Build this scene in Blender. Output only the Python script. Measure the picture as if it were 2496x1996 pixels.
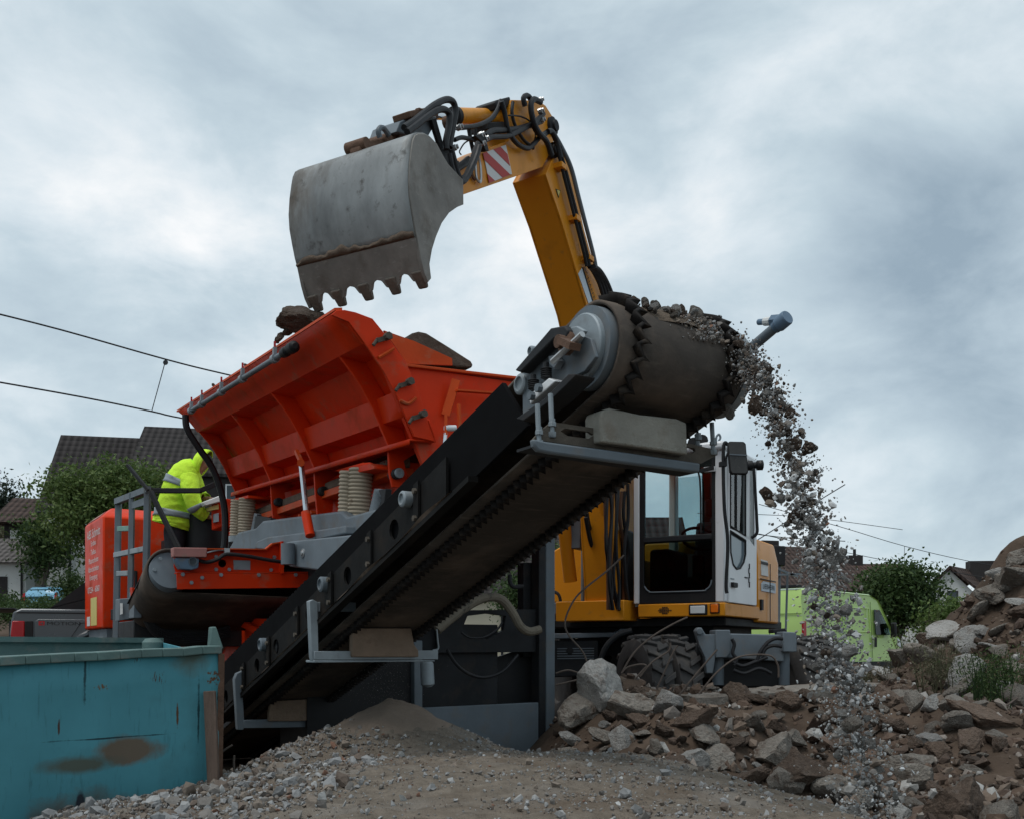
import bpy, bmesh, math, random
import numpy as np
from mathutils import Vector, Matrix, noise, geometry
for o in list(bpy.data.objects): bpy.data.objects.remove(o)
SC = bpy.context.scene
COL = SC.collection
R = math.radians
random.seed(11)
# ---------------------------------------------------------------- camera
CAMZ = 1.0; FPX = 2427.0; CX = 1248.0; HY = 1580.0
cam_d = bpy.data.cameras.new('camera'); cam = bpy.data.objects.new('camera', cam_d); COL.objects.link(cam)
cam.location = (0, 0, CAMZ); cam.rotation_euler = (R(90), 0, 0)
cam_d.sensor_width = 36; cam_d.lens = 35.0; cam_d.shift_y = (HY-998)/2496; cam_d.clip_end = 3000; cam_d.clip_start = .05
SC.camera = cam
# ---------------------------------------------------------------- light
SUN = Vector((-.30, -.22, .93)).normalized()
sl = bpy.data.lights.new('sun', 'SUN'); sl.energy = 1.5; sl.angle = R(30); sl.color = (1, .97, .93)
so = bpy.data.objects.new('sun', sl); COL.objects.link(so); so.location = (0, 0, 30)
so.rotation_euler = (-SUN).to_track_quat('-Z', 'Y').to_euler()
SC.view_settings.view_transform = 'Standard'; SC.view_settings.look = 'None'
SC.view_settings.exposure = 0.12; SC.view_settings.gamma = 1.0
W = bpy.data.worlds.new('World'); SC.world = W; W.use_nodes = True
def nd(nt, typ, **kw):
    n = nt.nodes.new(typ)
    for k, v in kw.items(): setattr(n, k, v)
    return n
def world():
    nt = W.node_tree; nt.nodes.clear(); L = nt.links.new
    out = nd(nt, 'ShaderNodeOutputWorld'); bg = nd(nt, 'ShaderNodeBackground'); L(bg.outputs[0], out.inputs[0])
    sky = nd(nt, 'ShaderNodeTexSky', sky_type='NISHITA'); sky.sun_disc = False
    sky.sun_elevation = math.asin(SUN.z); sky.sun_rotation = math.atan2(SUN.x, SUN.y)
    tc = nd(nt, 'ShaderNodeTexCoord')
    def vm(op, a, b=None):
        n = nd(nt, 'ShaderNodeVectorMath', operation=op)
        for i, x in enumerate((a, b)):
            if x is None: continue
            if hasattr(x, 'links'): L(x, n.inputs[i])
            else: n.inputs[i].default_value = x
        return n
    def ma(op, a, b=0.0, clamp=False):
        n = nd(nt, 'ShaderNodeMath', operation=op); n.use_clamp = clamp
        for i, x in enumerate((a, b)):
            if hasattr(x, 'links'): L(x, n.inputs[i])
            else: n.inputs[i].default_value = x
        return n.outputs[0]
    d = vm('NORMALIZE', tc.outputs['Generated']).outputs[0]
    sx = nd(nt, 'ShaderNodeSeparateXYZ'); L(d, sx.inputs[0])
    den = ma('ADD', ma('MAXIMUM', sx.outputs[2], 0.0), .9)
    cx = nd(nt, 'ShaderNodeCombineXYZ'); L(ma('DIVIDE', sx.outputs[0], den), cx.inputs[0]); L(ma('DIVIDE', sx.outputs[1], den), cx.inputs[1]); L(ma('MULTIPLY', sx.outputs[2], 1.05), cx.inputs[2])
    def noi(scale, detail, rough, off, dist=0.0, st=(1, 1, 1)):
        mp = nd(nt, 'ShaderNodeMapping'); mp.inputs['Location'].default_value = off; mp.inputs['Scale'].default_value = st
        L(cx.outputs[0], mp.inputs[0])
        n = nd(nt, 'ShaderNodeTexNoise'); n.inputs['Scale'].default_value = scale; n.inputs['Detail'].default_value = detail
        n.inputs['Roughness'].default_value = rough; n.inputs['Distortion'].default_value = dist
        L(mp.outputs[0], n.inputs['Vector']); return n.outputs[0]
    big = noi(2.6, 4, .5, (3.1, 1.7, .3), .3, (1, 1, 1.3)); mid = noi(5.5, 8, .58, (7.4, 2.2, 1.1), .25, (1, 1, 1.15)); 
    def blob(px, py, rad, amt):
        v = Vector(((px-CX)/FPX, 1, (HY-py)/FPX)).normalized()
        t = ma('DIVIDE', vm('DISTANCE', d, tuple(v)).outputs['Value'], rad)
        return ma('MULTIPLY', ma('POWER', ma('SUBTRACT', 1.0, t, True), 1.6), amt)
    f = ma('ADD', ma('MULTIPLY', big, .55), ma('MULTIPLY', mid, .92))
    fine = noi(13, 9, .6, (1.2, 9.4, .7), .3, (1, 1, 1.2)); md = ma('ADD', ma('MULTIPLY', fine, 1.6), .2)
    f = ma('ADD', f, ma('MULTIPLY', fine, .20))
    for b in SKYBLOBS: f = ma('ADD', f, ma('MULTIPLY', blob(*b), md))
    f = ma('SUBTRACT', f, .30, True)
    cr = nd(nt, 'ShaderNodeValToRGB'); e = cr.color_ramp.elements
    e[0].position = .22; e[0].color = (.30, .39, .465, 1); e[1].position = .92; e[1].color = (.96, .97, .97, 1)
    for p, c in SKYRAMP:
        k = cr.color_ramp.elements.new(p); k.color = c+(1,)
    L(f, cr.inputs[0])
    # thin blue of the clear sky showing through the cloud sheet
    sk = vm('SCALE', sky.outputs[0]); sk.inputs['Scale'].default_value = .10
    mx = nd(nt, 'ShaderNodeMix', data_type='RGBA'); mx.inputs[0].default_value = .10
    L(cr.outputs[0], mx.inputs[6]); L(sk.outputs[0], mx.inputs[7])
    L(mx.outputs[2], bg.inputs[0]); bg.inputs[1].default_value = 1.0
SKYBLOBS = [(480, 590, .15, .34), (150, 500, .15, .20), (1290, 360, .12, .20), (1290, 600, .12, .24), (800, 640, .2, .10), (2330, 690, .22, -.34), (2100, 560, .16, -.12),
            (300, 250, .3, -.05), (2480, 1230, .10, -.25), (150, 900, .3, -.06), (1900, 300, .3, .06), (1750, 480, .1, .12), (2300, 1050, .25, .05)]
SKYRAMP = [(.42, (.45, .55, .62)), (.55, (.545, .65, .71)), (.70, (.71, .79, .835))]
world()
# ---------------------------------------------------------------- frames
def ray(px, py): return (px-CX)/FPX, (HY-py)/FPX
def pd(px, py, d):
    a, b = ray(px, py); return Vector((a*d, d, CAMZ+b*d))
AU = R(32); U = Vector((-math.sin(AU), math.cos(AU), 0)); V = Vector((math.cos(AU), math.sin(AU), 0)); Z = Vector((0, 0, 1))
def uvz(u, v, z): return U*u+V*v+Z*z
def pu(px, py, u):
    a, b = ray(px, py); return pd(px, py, u/(U.x*a+U.y))
def pv(px, py, v):
    a, b = ray(px, py); return pd(px, py, v/(V.x*a+V.y))
AE = R(30); EF = Vector((-math.sin(AE), -math.cos(AE), 0)); ER = Vector((math.cos(AE), -math.sin(AE), 0)); EB = Vector((1.157, 11.14, 0))
def E(t, r, z): return EB+EF*t+ER*r+Z*z
def ex(px, py, r=0.0):
    a, b = ray(px, py); o = EB+ER*r
    t = (o.x-o.y*a)/(-EF.x+EF.y*a)
    d = o.y+EF.y*t
    return Vector((a*d, d, CAMZ+b*d))
# ---------------------------------------------------------------- materials
MATS = {}
def M(name, col, rough=.5, metal=0., var=.12, vs=2., dirt=None, da=.45, ds=4., dsoft=.12, bump=0., bs=40., spec=.5, st=(1, 1, 1), rnd=0., coat=0., dirt2=None, da2=.3, ds2=9., st2=None):
    spec *= .6
    m = bpy.data.materials.new(name); m.use_nodes = True; nt = m.node_tree; L = nt.links.new
    p = nt.nodes['Principled BSDF']
    tc = nd(nt, 'ShaderNodeTexCoord'); mp = nd(nt, 'ShaderNodeMapping'); mp.inputs['Scale'].default_value = st; L(tc.outputs['Object'], mp.inputs[0])
    def noi(s, det=6, v=None):
        n = nd(nt, 'ShaderNodeTexNoise'); n.inputs['Scale'].default_value = s; n.inputs['Detail'].default_value = det; n.inputs['Roughness'].default_value = .62
        L(v or mp.outputs[0], n.inputs['Vector']); return n.outputs[0]
    c = nd(nt, 'ShaderNodeHueSaturation'); c.inputs['Color'].default_value = (*col, 1)
    mr = nd(nt, 'ShaderNodeMapRange'); mr.inputs[1].default_value = .25; mr.inputs[2].default_value = .75; mr.inputs[3].default_value = 1-var; mr.inputs[4].default_value = 1+var
    L(noi(vs), mr.inputs[0]); val = mr.outputs[0]
    if rnd:
        oi = nd(nt, 'ShaderNodeObjectInfo'); r2 = nd(nt, 'ShaderNodeMapRange'); r2.inputs[3].default_value = 1-rnd; r2.inputs[4].default_value = 1+rnd
        L(oi.outputs['Random'], r2.inputs[0]); mm = nd(nt, 'ShaderNodeMath', operation='MULTIPLY'); L(val, mm.inputs[0]); L(r2.outputs[0], mm.inputs[1]); val = mm.outputs[0]
    L(val, c.inputs['Value']); cur = c.outputs[0]
    rr = nd(nt, 'ShaderNodeMapRange'); rr.inputs[3].default_value = max(.02, rough-.12); rr.inputs[4].default_value = min(1, rough+.12)
    L(noi(vs*3), rr.inputs[0]); rcur = rr.outputs[0]
    for dc, amt, sc, stt in ((dirt, da, ds, None), (dirt2, da2, ds2, st2)):
        if not dc: continue
        vv = None
        if stt:
            m2 = nd(nt, 'ShaderNodeMapping'); m2.inputs['Scale'].default_value = stt; L(tc.outputs['Object'], m2.inputs[0]); vv = m2.outputs[0]
        n = noi(sc, 9, vv); a = nd(nt, 'ShaderNodeMapRange'); th = .75-.5*amt
        a.inputs[1].default_value = th; a.inputs[2].default_value = th+dsoft; L(n, a.inputs[0])
        mx = nd(nt, 'ShaderNodeMix', data_type='RGBA'); L(a.outputs[0], mx.inputs[0]); L(cur, mx.inputs[6]); mx.inputs[7].default_value = (*dc, 1); cur = mx.outputs[2]
        if rough < .8:
            m3 = nd(nt, 'ShaderNodeMix', data_type='FLOAT'); L(a.outputs[0], m3.inputs[0]); L(rcur, m3.inputs[2]); m3.inputs[3].default_value = .85; rcur = m3.outputs[0]
    L(cur, p.inputs['Base Color']); L(rcur, p.inputs['Roughness']); p.inputs['Metallic'].default_value = metal
    p.inputs['Specular IOR Level'].default_value = spec; p.inputs['Coat Weight'].default_value = coat
    if bump:
        b = nd(nt, 'ShaderNodeBump'); b.inputs['Strength'].default_value = min(1, bump); b.inputs['Distance'].default_value = .02 if rnd == 0 else .05
        L(noi(bs, 10), b.inputs['Height']); L(b.outputs[0], p.inputs['Normal'])
    MATS[name] = m; return m
def glassmat(name, tint, gl=.22):
    m = bpy.data.materials.new(name); m.use_nodes = True; nt = m.node_tree; nt.nodes.clear(); L = nt.links.new
    o = nd(nt, 'ShaderNodeOutputMaterial'); mx = nd(nt, 'ShaderNodeMixShader'); t = nd(nt, 'ShaderNodeBsdfTransparent'); g = nd(nt, 'ShaderNodeBsdfGlossy')
    t.inputs[0].default_value = (*tint, 1); g.inputs['Roughness'].default_value = .03
    lw = nd(nt, 'ShaderNodeFresnel'); lw.inputs[0].default_value = 1.5
    a = nd(nt, 'ShaderNodeMath', operation='ADD'); a.inputs[1].default_value = gl*.5; L(lw.outputs[0], a.inputs[0])
    L(a.outputs[0], mx.inputs[0]); L(t.outputs[0], mx.inputs[1]); L(g.outputs[0], mx.inputs[2]); L(mx.outputs[0], o.inputs[0]); MATS[name] = m; return m
ORANGE = M('orange_paint', (.64, .036, .004), .45, var=.16, vs=1.3, dirt=(.25, .05, .02), da=.44, ds=2.2, dsoft=.3, dirt2=(.25, .145, .09), da2=.37, ds2=6, bump=.05, bs=18, spec=.22)
ORANGE2 = M('orange_paint_bare', (.56, .07, .012), .5, var=.25, vs=2.2, dirt=(.34, .17, .10), da=.42, ds=6, dsoft=.25, bump=.08, spec=.25)
YEL = M('amber_paint', (.66, .255, .014), .42, spec=.3, var=.08, vs=1.2, dirt=(.30, .125, .02), da=.40, ds=2.2, dsoft=.35, dirt2=(.17, .11, .06), da2=.30, ds2=9, bump=.03, bs=15, coat=.1)
WHITE = M('white_paint', (.70, .71, .72), .35, var=.05, dirt=(.38, .35, .32), da=.18, ds=7, dsoft=.3, coat=.15)
GREY = M('grey_steel_paint', (.135, .16, .18), .5, spec=.35, var=.25, vs=2, dirt=(.18, .155, .13), da=.42, ds=5, dsoft=.3, bump=.06, bs=25)
LGREY = M('light_grey_steel', (.25, .285, .305), .5, .1, var=.25, vs=4, dirt=(.16, .14, .12), da=.35, ds=6, dsoft=.3, bump=.05)
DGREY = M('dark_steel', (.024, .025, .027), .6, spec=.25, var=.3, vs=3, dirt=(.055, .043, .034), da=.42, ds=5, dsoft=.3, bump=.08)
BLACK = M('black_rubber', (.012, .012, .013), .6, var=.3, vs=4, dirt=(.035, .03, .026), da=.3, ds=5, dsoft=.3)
BELT = M('belt_rubber', (.070, .060, .052), .8, var=.3, vs=2.5, dirt=(.23, .175, .135), da=.54, ds=2.2, dsoft=.4, bump=.15, bs=60, spec=.2, dirt2=(.19, .16, .13), da2=.38, ds2=5, st2=(1, 9, 1))
SKIRT = M('skirt_rubber', (.006, .006, .0065), .9, var=.3, vs=3, dirt=(.016, .014, .012), da=.35, ds=4, dsoft=.4, spec=.1)
TOOTH = M('belt_edge_rubber', (.020, .018, .017), .85, spec=.2, var=.3, vs=12, dirt=(.08, .062, .047), da=.45, ds=14, dsoft=.25, bump=.1)
HOSE = M('hose_rubber', (.016, .016, .018), .5, var=.3, vs=6, dirt=(.06, .05, .04), da=.32, ds=8, dsoft=.3)
ZINC = M('zinc_fitting', (.45, .46, .46), .35, .7, var=.1)
CHROME = M('chrome_rod', (.62, .64, .66), .15, .9, var=.03)
BUCKET = M('worn_bucket_steel', (.235, .245, .245), .5, .2, var=.5, vs=3.2, st=(1, 1, .35), dirt=(.125, .108, .09), da=.54, ds=2.6, dsoft=.2, dirt2=(.06, .053, .046), da2=.37, ds2=11, st2=(1, 1, 1), bump=.12, bs=30)
BUCKET2 = M('bucket_side_steel', (.215, .20, .18), .6, .1, var=.35, vs=3, dirt=(.11, .09, .07), da=.45, ds=4, dsoft=.25, dirt2=(.42, .40, .37), da2=.30, ds2=14, st2=(1, 1, 2.5), bump=.12, bs=30)
SOILY = M('mud_crust', (.13, .095, .07), .95, var=.35, vs=8, bump=.6, bs=30)
CONC = M('broken_concrete', (.25, .225, .195), .95, var=.35, vs=5, dirt=(.108, .075, .054), da=.52, ds=2.2, dsoft=.22, dirt2=(.38, .37, .35), da2=.30, ds2=7, bump=1., bs=9, rnd=.22)
CONCP = M('pale_concrete', (.38, .37, .35), .95, var=.22, vs=5, dirt=(.13, .09, .065), da=.46, ds=2.4, dsoft=.25, bump=1., bs=9, rnd=.2)
CLOD = M('earthy_stone', (.13, .093, .07), .97, var=.35, vs=5, dirt=(.24, .20, .17), da=.36, ds=3, dsoft=.25, bump=1., bs=8, rnd=.25)
SOIL = M('brown_soil', (.084, .061, .046), .98, spec=.1, var=.45, vs=2.5, dirt=(.15, .115, .09), da=.38, ds=1.7, dsoft=.3, dirt2=(.04, .028, .02), da2=.34, ds2=6, bump=1., bs=14)
SAND = M('sandy_gravel', (.185, .156, .126), .97, spec=.1, var=.35, vs=14, dirt=(.25, .232, .21), da=.46, ds=2.0, dsoft=.3, dirt2=(.115, .078, .052), da2=.46, ds2=1.5, bump=1., bs=55)
DGCH = M('channel_steel', (.012, .0115, .011), .7, spec=.15, var=.3, vs=3, dirt=(.036, .028, .022), da=.45, ds=5, dsoft=.3, bump=.08)
GRAV = M('crushed_stone', (.30, .30, .295), .92, var=.4, vs=9, dirt=(.20, .15, .115), da=.34, ds=6, dsoft=.2, bump=.4, bs=60)
DUST = M('grey_fines', (.19, .148, .115), .97, var=.15, vs=6, bump=.5, bs=90)
TIN = M('spring_beige', (.40, .335, .25), .7, var=.15, vs=6, dirt=(.2, .14, .1), da=.3, ds=8)
TEAL = None
REDP = M('red_plastic', (.42, .012, .015), .3, var=.1)
HIVIS = M('hivis_cloth', (.60, .90, .05), .85, var=.12, vs=9, bump=1., bs=10)
BAND = M('reflective_band', (.27, .31, .34), .5, var=.1)
PANTS = M('dark_cloth', (.028, .028, .034), .9, var=.25, vs=8, bump=.3, bs=30)
SKIN = M('skin', (.38, .20, .14), .6, var=.1, vs=20)
HAIR = M('dark_hair', (.02, .016, .013), .8)
LABELW = M('white_label', (.66, .66, .64), .6, var=.08, vs=10)
LABELY = M('yellow_label', (.62, .52, .18), .6, var=.08, vs=10)
PINKB = M('faded_red_box', (.40, .18, .16), .6, var=.15, vs=6, dirt=(.3, .2, .17), da=.35)
BLUEM = M('blue_motor', (.11, .17, .24), .45, var=.12, vs=6, dirt=(.2, .18, .16), da=.3)
WOOD = M('old_wood', (.15, .105, .082), .9, var=.35, vs=5, st=(6, 6, .7), bump=.5, bs=30)
RUST = M('rusty_iron', (.13, .075, .05), .85, var=.35, vs=10, bump=.4)
BLOCK = M('dirty_scraper', (.30, .285, .245), .9, var=.22, vs=6, dirt=(.20, .155, .115), da=.52, ds=5, dsoft=.2, dirt2=(.16, .33, .25), da2=.26, ds2=5, bump=.7, bs=28)
BLOCKB = M('brown_scraper', (.23, .165, .118), .92, var=.22, vs=7, dirt=(.14, .09, .06), da=.35, ds=6, bump=.5, bs=40)
GLASS = glassmat('cab_glass', (.76, .85, .86), .08); GLASSD = glassmat('dark_glass', (.36, .45, .43), -.05)
LENS = M('lamp_lens', (.62, .64, .64), .1, var=.05); AMBER = M('amber_lens', (.75, .16, .01), .2, var=.05); DLENS = M('dark_mirror', (.05, .048, .045), .25, var=.3, vs=6)
ALUM = M('bright_alloy', (.62, .64, .65), .35, .4, var=.08)
TYRE = M('tyre_rubber', (.055, .053, .052), .85, var=.25, vs=5, dirt=(.14, .12, .10), da=.42, ds=4, dsoft=.3, bump=.2)
# ---------------------------------------------------------------- mesh builder
WM = {}
def frame_of(v):
    v = v.normalized(); a = Vector((0, 0, 1)) if abs(v.z) < .9 else Vector((1, 0, 0))
    x = v.cross(a).normalized(); return x, v.cross(x).normalized()
class MB:
    def __init__(s): s.v = []; s.f = []
    def add(s, vs, fs):
        k = len(s.v); s.v += [Vector(a) for a in vs]; s.f += [tuple(i+k for i in f) for f in fs]; return s
    def hexa(s, p):  # bottom 4, top 4 in the same order
        return s.add(p, [(3, 2, 1, 0), (4, 5, 6, 7), (0, 1, 5, 4), (1, 2, 6, 5), (2, 3, 7, 6), (3, 0, 4, 7)])
    def box(s, c, ax, ay, az):
        c = Vector(c); q = [(-1, -1), (1, -1), (1, 1), (-1, 1)]
        return s.hexa([c+ax*a+ay*b-az for a, b in q]+[c+ax*a+ay*b+az for a, b in q])
    def ubox(s, u0, u1, v0, v1, z0, z1):
        q = [(u0, v0), (u0, v1), (u1, v1), (u1, v0)]
        return s.hexa([uvz(a, b, z0) for a, b in q]+[uvz(a, b, z1) for a, b in q])
    def ebox(s, t0, t1, r0, r1, z0, z1):
        q = [(t0, r0), (t0, r1), (t1, r1), (t1, r0)]
        return s.hexa([E(a, b, z0) for a, b in q]+[E(a, b, z1) for a, b in q])
    def prism(s, poly, vec):
        n = len(poly); vec = Vector(vec); p = [Vector(a) for a in poly]
        return s.add(p+[a+vec for a in p], [tuple(range(n-1, -1, -1)), tuple(range(n, 2*n))]+[(i, (i+1) % n, (i+1) % n+n, i+n) for i in range(n)])
    def plate(s, outer, holes, vec):
        vec = Vector(vec); loops = [[Vector(a) for a in outer]]+[[Vector(a) for a in h] for h in holes]
        flat = [a for l in loops for a in l]; n = len(flat)
        tr = geometry.tessellate_polygon(loops)
        fs = [tuple(t) for t in tr]+[tuple(i+n for i in reversed(t)) for t in tr]; k = 0
        for l in loops:
            m = len(l); fs += [(k+i, k+(i+1) % m, k+(i+1) % m+n, k+i+n) for i in range(m)]; k += m
        return s.add(flat+[a+vec for a in flat], fs)
    def bar(s, a, b, w, h=None, up=Z):
        a = Vector(a); b = Vector(b); h = w if h is None else h; d = (b-a).normalized()
        x = d.cross(up)
        x = x.normalized() if x.length > 1e-4 else frame_of(d)[0]
        y = x.cross(d).normalized(); q = [(-1, -1), (1, -1), (1, 1), (-1, 1)]
        return s.hexa([a+x*(i*w/2)+y*(j*h/2) for i, j in q]+[b+x*(i*w/2)+y*(j*h/2) for i, j in q])
    def lathe(s, o, ax, prof, n=24):
        o = Vector(o); ax = Vector(ax).normalized(); x, y = frame_of(ax); vs = []
        for r, h in prof:
            for i in range(n):
                t = 2*math.pi*i/n; vs.append(o+ax*h+x*(r*math.cos(t))+y*(r*math.sin(t)))
        fs = [(j*n+i, j*n+(i+1) % n, (j+1)*n+(i+1) % n, (j+1)*n+i) for j in range(len(prof)-1) for i in range(n)]
        fs += [tuple(range(n-1, -1, -1)), tuple(range((len(prof)-1)*n, len(prof)*n))]
        return s.add(vs, fs)
    def cyl(s, a, b, r, n=16, r2=None):
        a = Vector(a); b = Vector(b); return s.lathe(a, b-a, [(r, 0), (r if r2 is None else r2, (b-a).length)], n)
    def tube(s, pts, r, n=8, sub=6):
        p = [Vector(a) for a in pts]
        if sub > 1 and len(p) > 2:
            q = []
            for i in range(len(p)-1):
                p0 = p[max(0, i-1)]; p1 = p[i]; p2 = p[i+1]; p3 = p[min(len(p)-1, i+2)]
                for k in range(sub):
                    t = k/sub; q.append(.5*((2*p1)+(p2-p0)*t+(2*p0-5*p1+4*p2-p3)*t*t+(3*p1-p0-3*p2+p3)*t**3))
            q.append(p[-1]); p = q
        vs = []; d0 = (p[1]-p[0]).normalized(); x, y = frame_of(d0)
        for i, a in enumerate(p):
            d = (p[min(i+1, len(p)-1)]-p[max(i-1, 0)])
            d = d.normalized() if d.length > 1e-7 else d0
            x = (x-d*x.dot(d)).normalized(); y = d.cross(x); rr = r(i/(len(p)-1)) if callable(r) else r
            vs += [a+x*(rr*math.cos(2*math.pi*k/n))+y*(rr*math.sin(2*math.pi*k/n)) for k in range(n)]
        m = len(p)
        fs = [(j*n+i, j*n+(i+1) % n, (j+1)*n+(i+1) % n, (j+1)*n+i) for j in range(m-1) for i in range(n)]+[tuple(range(n-1, -1, -1)), tuple(range((m-1)*n, m*n))]
        return s.add(vs, fs)
    def sheet(s, rows):  # grid of points
        n = len(rows[0]); return s.add([p for r in rows for p in r], [(j*n+i, j*n+i+1, (j+1)*n+i+1, (j+1)*n+i) for j in range(len(rows)-1) for i in range(n-1)])
    def build(s, name, mat, parent=None, smooth=True, bevel=0., solid=0., angle=35):
        me = bpy.data.meshes.new(name)
        vs = s.v
        if parent is not None:
            iv = WM[parent].inverted(); vs = [iv @ a for a in s.v]
        me.from_pydata([tuple(a) for a in vs], [], s.f); me.validate()
        bm = bmesh.new(); bm.from_mesh(me); bmesh.ops.recalc_face_normals(bm, faces=bm.faces); bm.to_mesh(me); bm.free()
        if smooth: me.shade_smooth(); me.set_sharp_from_angle(angle=R(angle))
        me.materials.append(mat)
        o = bpy.data.objects.new(name, me); COL.objects.link(o)
        if parent is not None: o.parent = parent; WM[o] = WM[parent]
        else: WM[o] = Matrix.Identity(4)
        if solid: q = o.modifiers.new('solid', 'SOLIDIFY'); q.thickness = solid; q.offset = 0
        if bevel: q = o.modifiers.new('bevel', 'BEVEL'); q.width = bevel; q.segments = 2; q.limit_method = 'ANGLE'; q.angle_limit = R(40)
        return o
def tag(o, label=None, cat=None, group=None, kind=None):
    for k, v in (('label', label), ('category', cat), ('group', group), ('kind', kind)):
        if v: o[k] = v
    return o
def thing(name, label, cat, loc, rz=0., group=None):
    o = bpy.data.objects.new(name, None); COL.objects.link(o); o.empty_display_size = .2
    o.location = loc; o.rotation_euler = (0, 0, rz); tag(o, label, cat, group)
    WM[o] = Matrix.Translation(Vector(loc)) @ Matrix.Rotation(rz, 4, 'Z'); return o
def text(s, name, parent, mat, org, xd, yd, size, ext=.002, cx=False, width=None):
    cu = bpy.data.curves.new(name, 'FONT'); cu.body = s; cu.size = 1; cu.extrude = 0
    if cx: cu.align_x = 'CENTER'
    t = bpy.data.objects.new(name, cu); COL.objects.link(t)
    dg = bpy.context.evaluated_depsgraph_get(); dg.update(); me = bpy.data.meshes.new_from_object(t.evaluated_get(dg))
    bpy.data.objects.remove(t); bpy.data.curves.remove(cu)
    xd = Vector(xd).normalized(); yd = Vector(yd).normalized(); sx = size
    if width:
        xs = [v.co.x for v in me.vertices]; sx = width/max(1e-4, max(xs)-min(xs))
    mb = MB(); mb.add([Vector(org)+xd*(v.co.x*sx)+yd*(v.co.y*size)+xd.cross(yd).normalized()*ext for v in me.vertices], [tuple(p.vertices) for p in me.polygons])
    bpy.data.meshes.remove(me); return mb.build(name, mat, parent, smooth=False)
def lerp(a, b, t): return a+(b-a)*t
def sst(a, b, x):
    t = min(1, max(0, (x-a)/(b-a))); return t*t*(3-2*t)
# ================================================================ ground
def nz(x, y, s, z=0.): return noise.noise(Vector((x*s, y*s, z)))
def ground_z(x, y):
    h = 2.15*sst(17, 38, y)*sst(2., 12, -x) + .42*sst(11, 15, y)*sst(2, 6, -x)
    rub = sst(.2, 1.4, x+.04*y)*(1-sst(9.2, 10.3, y-.0*x)*(1-sst(2.6, 4.2, x)))*(1-sst(14, 20, y))
    h += rub*(.20+.36*sst(4.5, 8.2, y)+.11*nz(x, y, .9, 3)+.10*nz(x, y, 2.2, 5)+.08*abs(nz(x, y, 4.6, 6)))
    r = math.hypot((x-7.8), (y-10.6)*.9)
    pile = 4.28-1.10*r
    if pile > -.6: h = max(h, h*.3+pile+.22*nz(x, y, 1.1, 9)+.14*nz(x, y, 2.7, 2)+.06*nz(x, y, 6, 2)) if pile > .1 else h
    h += .20*math.exp(-((x-.70)**2/.3+(y-8.3)**2/.7))+.10*math.exp(-((x-1.5)**2/.4+(y-7.0)**2/.5))
    h -= .34*math.exp(-((x-2.05)/.75)**2-((y-7.55)/.62)**2)+.2*math.exp(-((x-1.9)**2+(y-6.1)**2)/.5)
    h += .02*nz(x, y, 7, 1)
    return h
def axis(lo, hi, n0, n1, st, far):
    a = list(np.arange(lo, hi+1e-6, st)); k = st
    x = hi
    while x < far[1]: k *= 1.22; x += k; a.append(x)
    k = st; x = lo
    while x > far[0]: k *= 1.22; x -= k; a.insert(0, x)
    return a
def ground():
    xs = axis(-5, 9.5, 0, 0, .07, (-900, 900)); ys = axis(1.2, 14, 0, 0, .07, (-40, 1500))
    mb = MB(); rows = [[(x, y, ground_z(x, y)) for x in xs] for y in ys]
    mb.sheet(rows); o = mb.build('ground', SOIL); tag(o, kind='structure')
ground()
def heap_z(x, y):
    m = .515-.075*sst(4.3, 5.5, y)-.12*sst(5.0, 5.9, y)*sst(-.3, -1.2, x)-(.125*(x-.1)**2 if x > .1 else .055*(x-.1)**2)-.22*max(0, y-5.5)-.03*max(0, 3.4-y)
    r = math.hypot(x+.74, (y-6.25))
    c = .70-.47*math.sqrt(r*r+.012)
    k = .05; h = m if c < m-k else (c if c > m+k else m+(c-m+k)**2/(4*k))
    # small second mound in the right foreground
    r2 = math.hypot((x-.75)*.55, y-2.75); h = max(h, .615-.42*math.sqrt(r2*r2+.03))
    return h+.028*nz(x, y, 1.6, 4)+.016*nz(x, y, 5, 7)+.014*nz(x, y, 11, 8)+.010*nz(x, y, 24, 3)
def heap():
    mb = MB(); xs = np.arange(-3.2, 3.0, .03); ys = np.arange(1.6, 8.0, .03)
    mb.sheet([[(x, y, heap_z(x, y)) for x in xs] for y in ys])
    tag(mb.build('gravel_heap', SAND), 'broad heap of crushed gravel and sand with one small peak under the conveyor', 'gravel heap', kind='stuff')
    c = MB(); rows = []
    for j in range(14):
        r = .42*j/13
        rows.append([(-.74+r*math.cos(a), 6.22+r*math.sin(a), heap_z(-.74+r*math.cos(a), 6.22+r*math.sin(a))+.035*(1-j/13)**.6-.012*(j/13)+.004*nz(r*9, a*3, 2)) for a in np.linspace(0, 2*math.pi, 40)])
    c.sheet(rows); tag(c.build('fine_sand_cone', DUST), 'cone of fine brown sand on the peak of the gravel heap', 'sand', kind='stuff')
heap()
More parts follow.
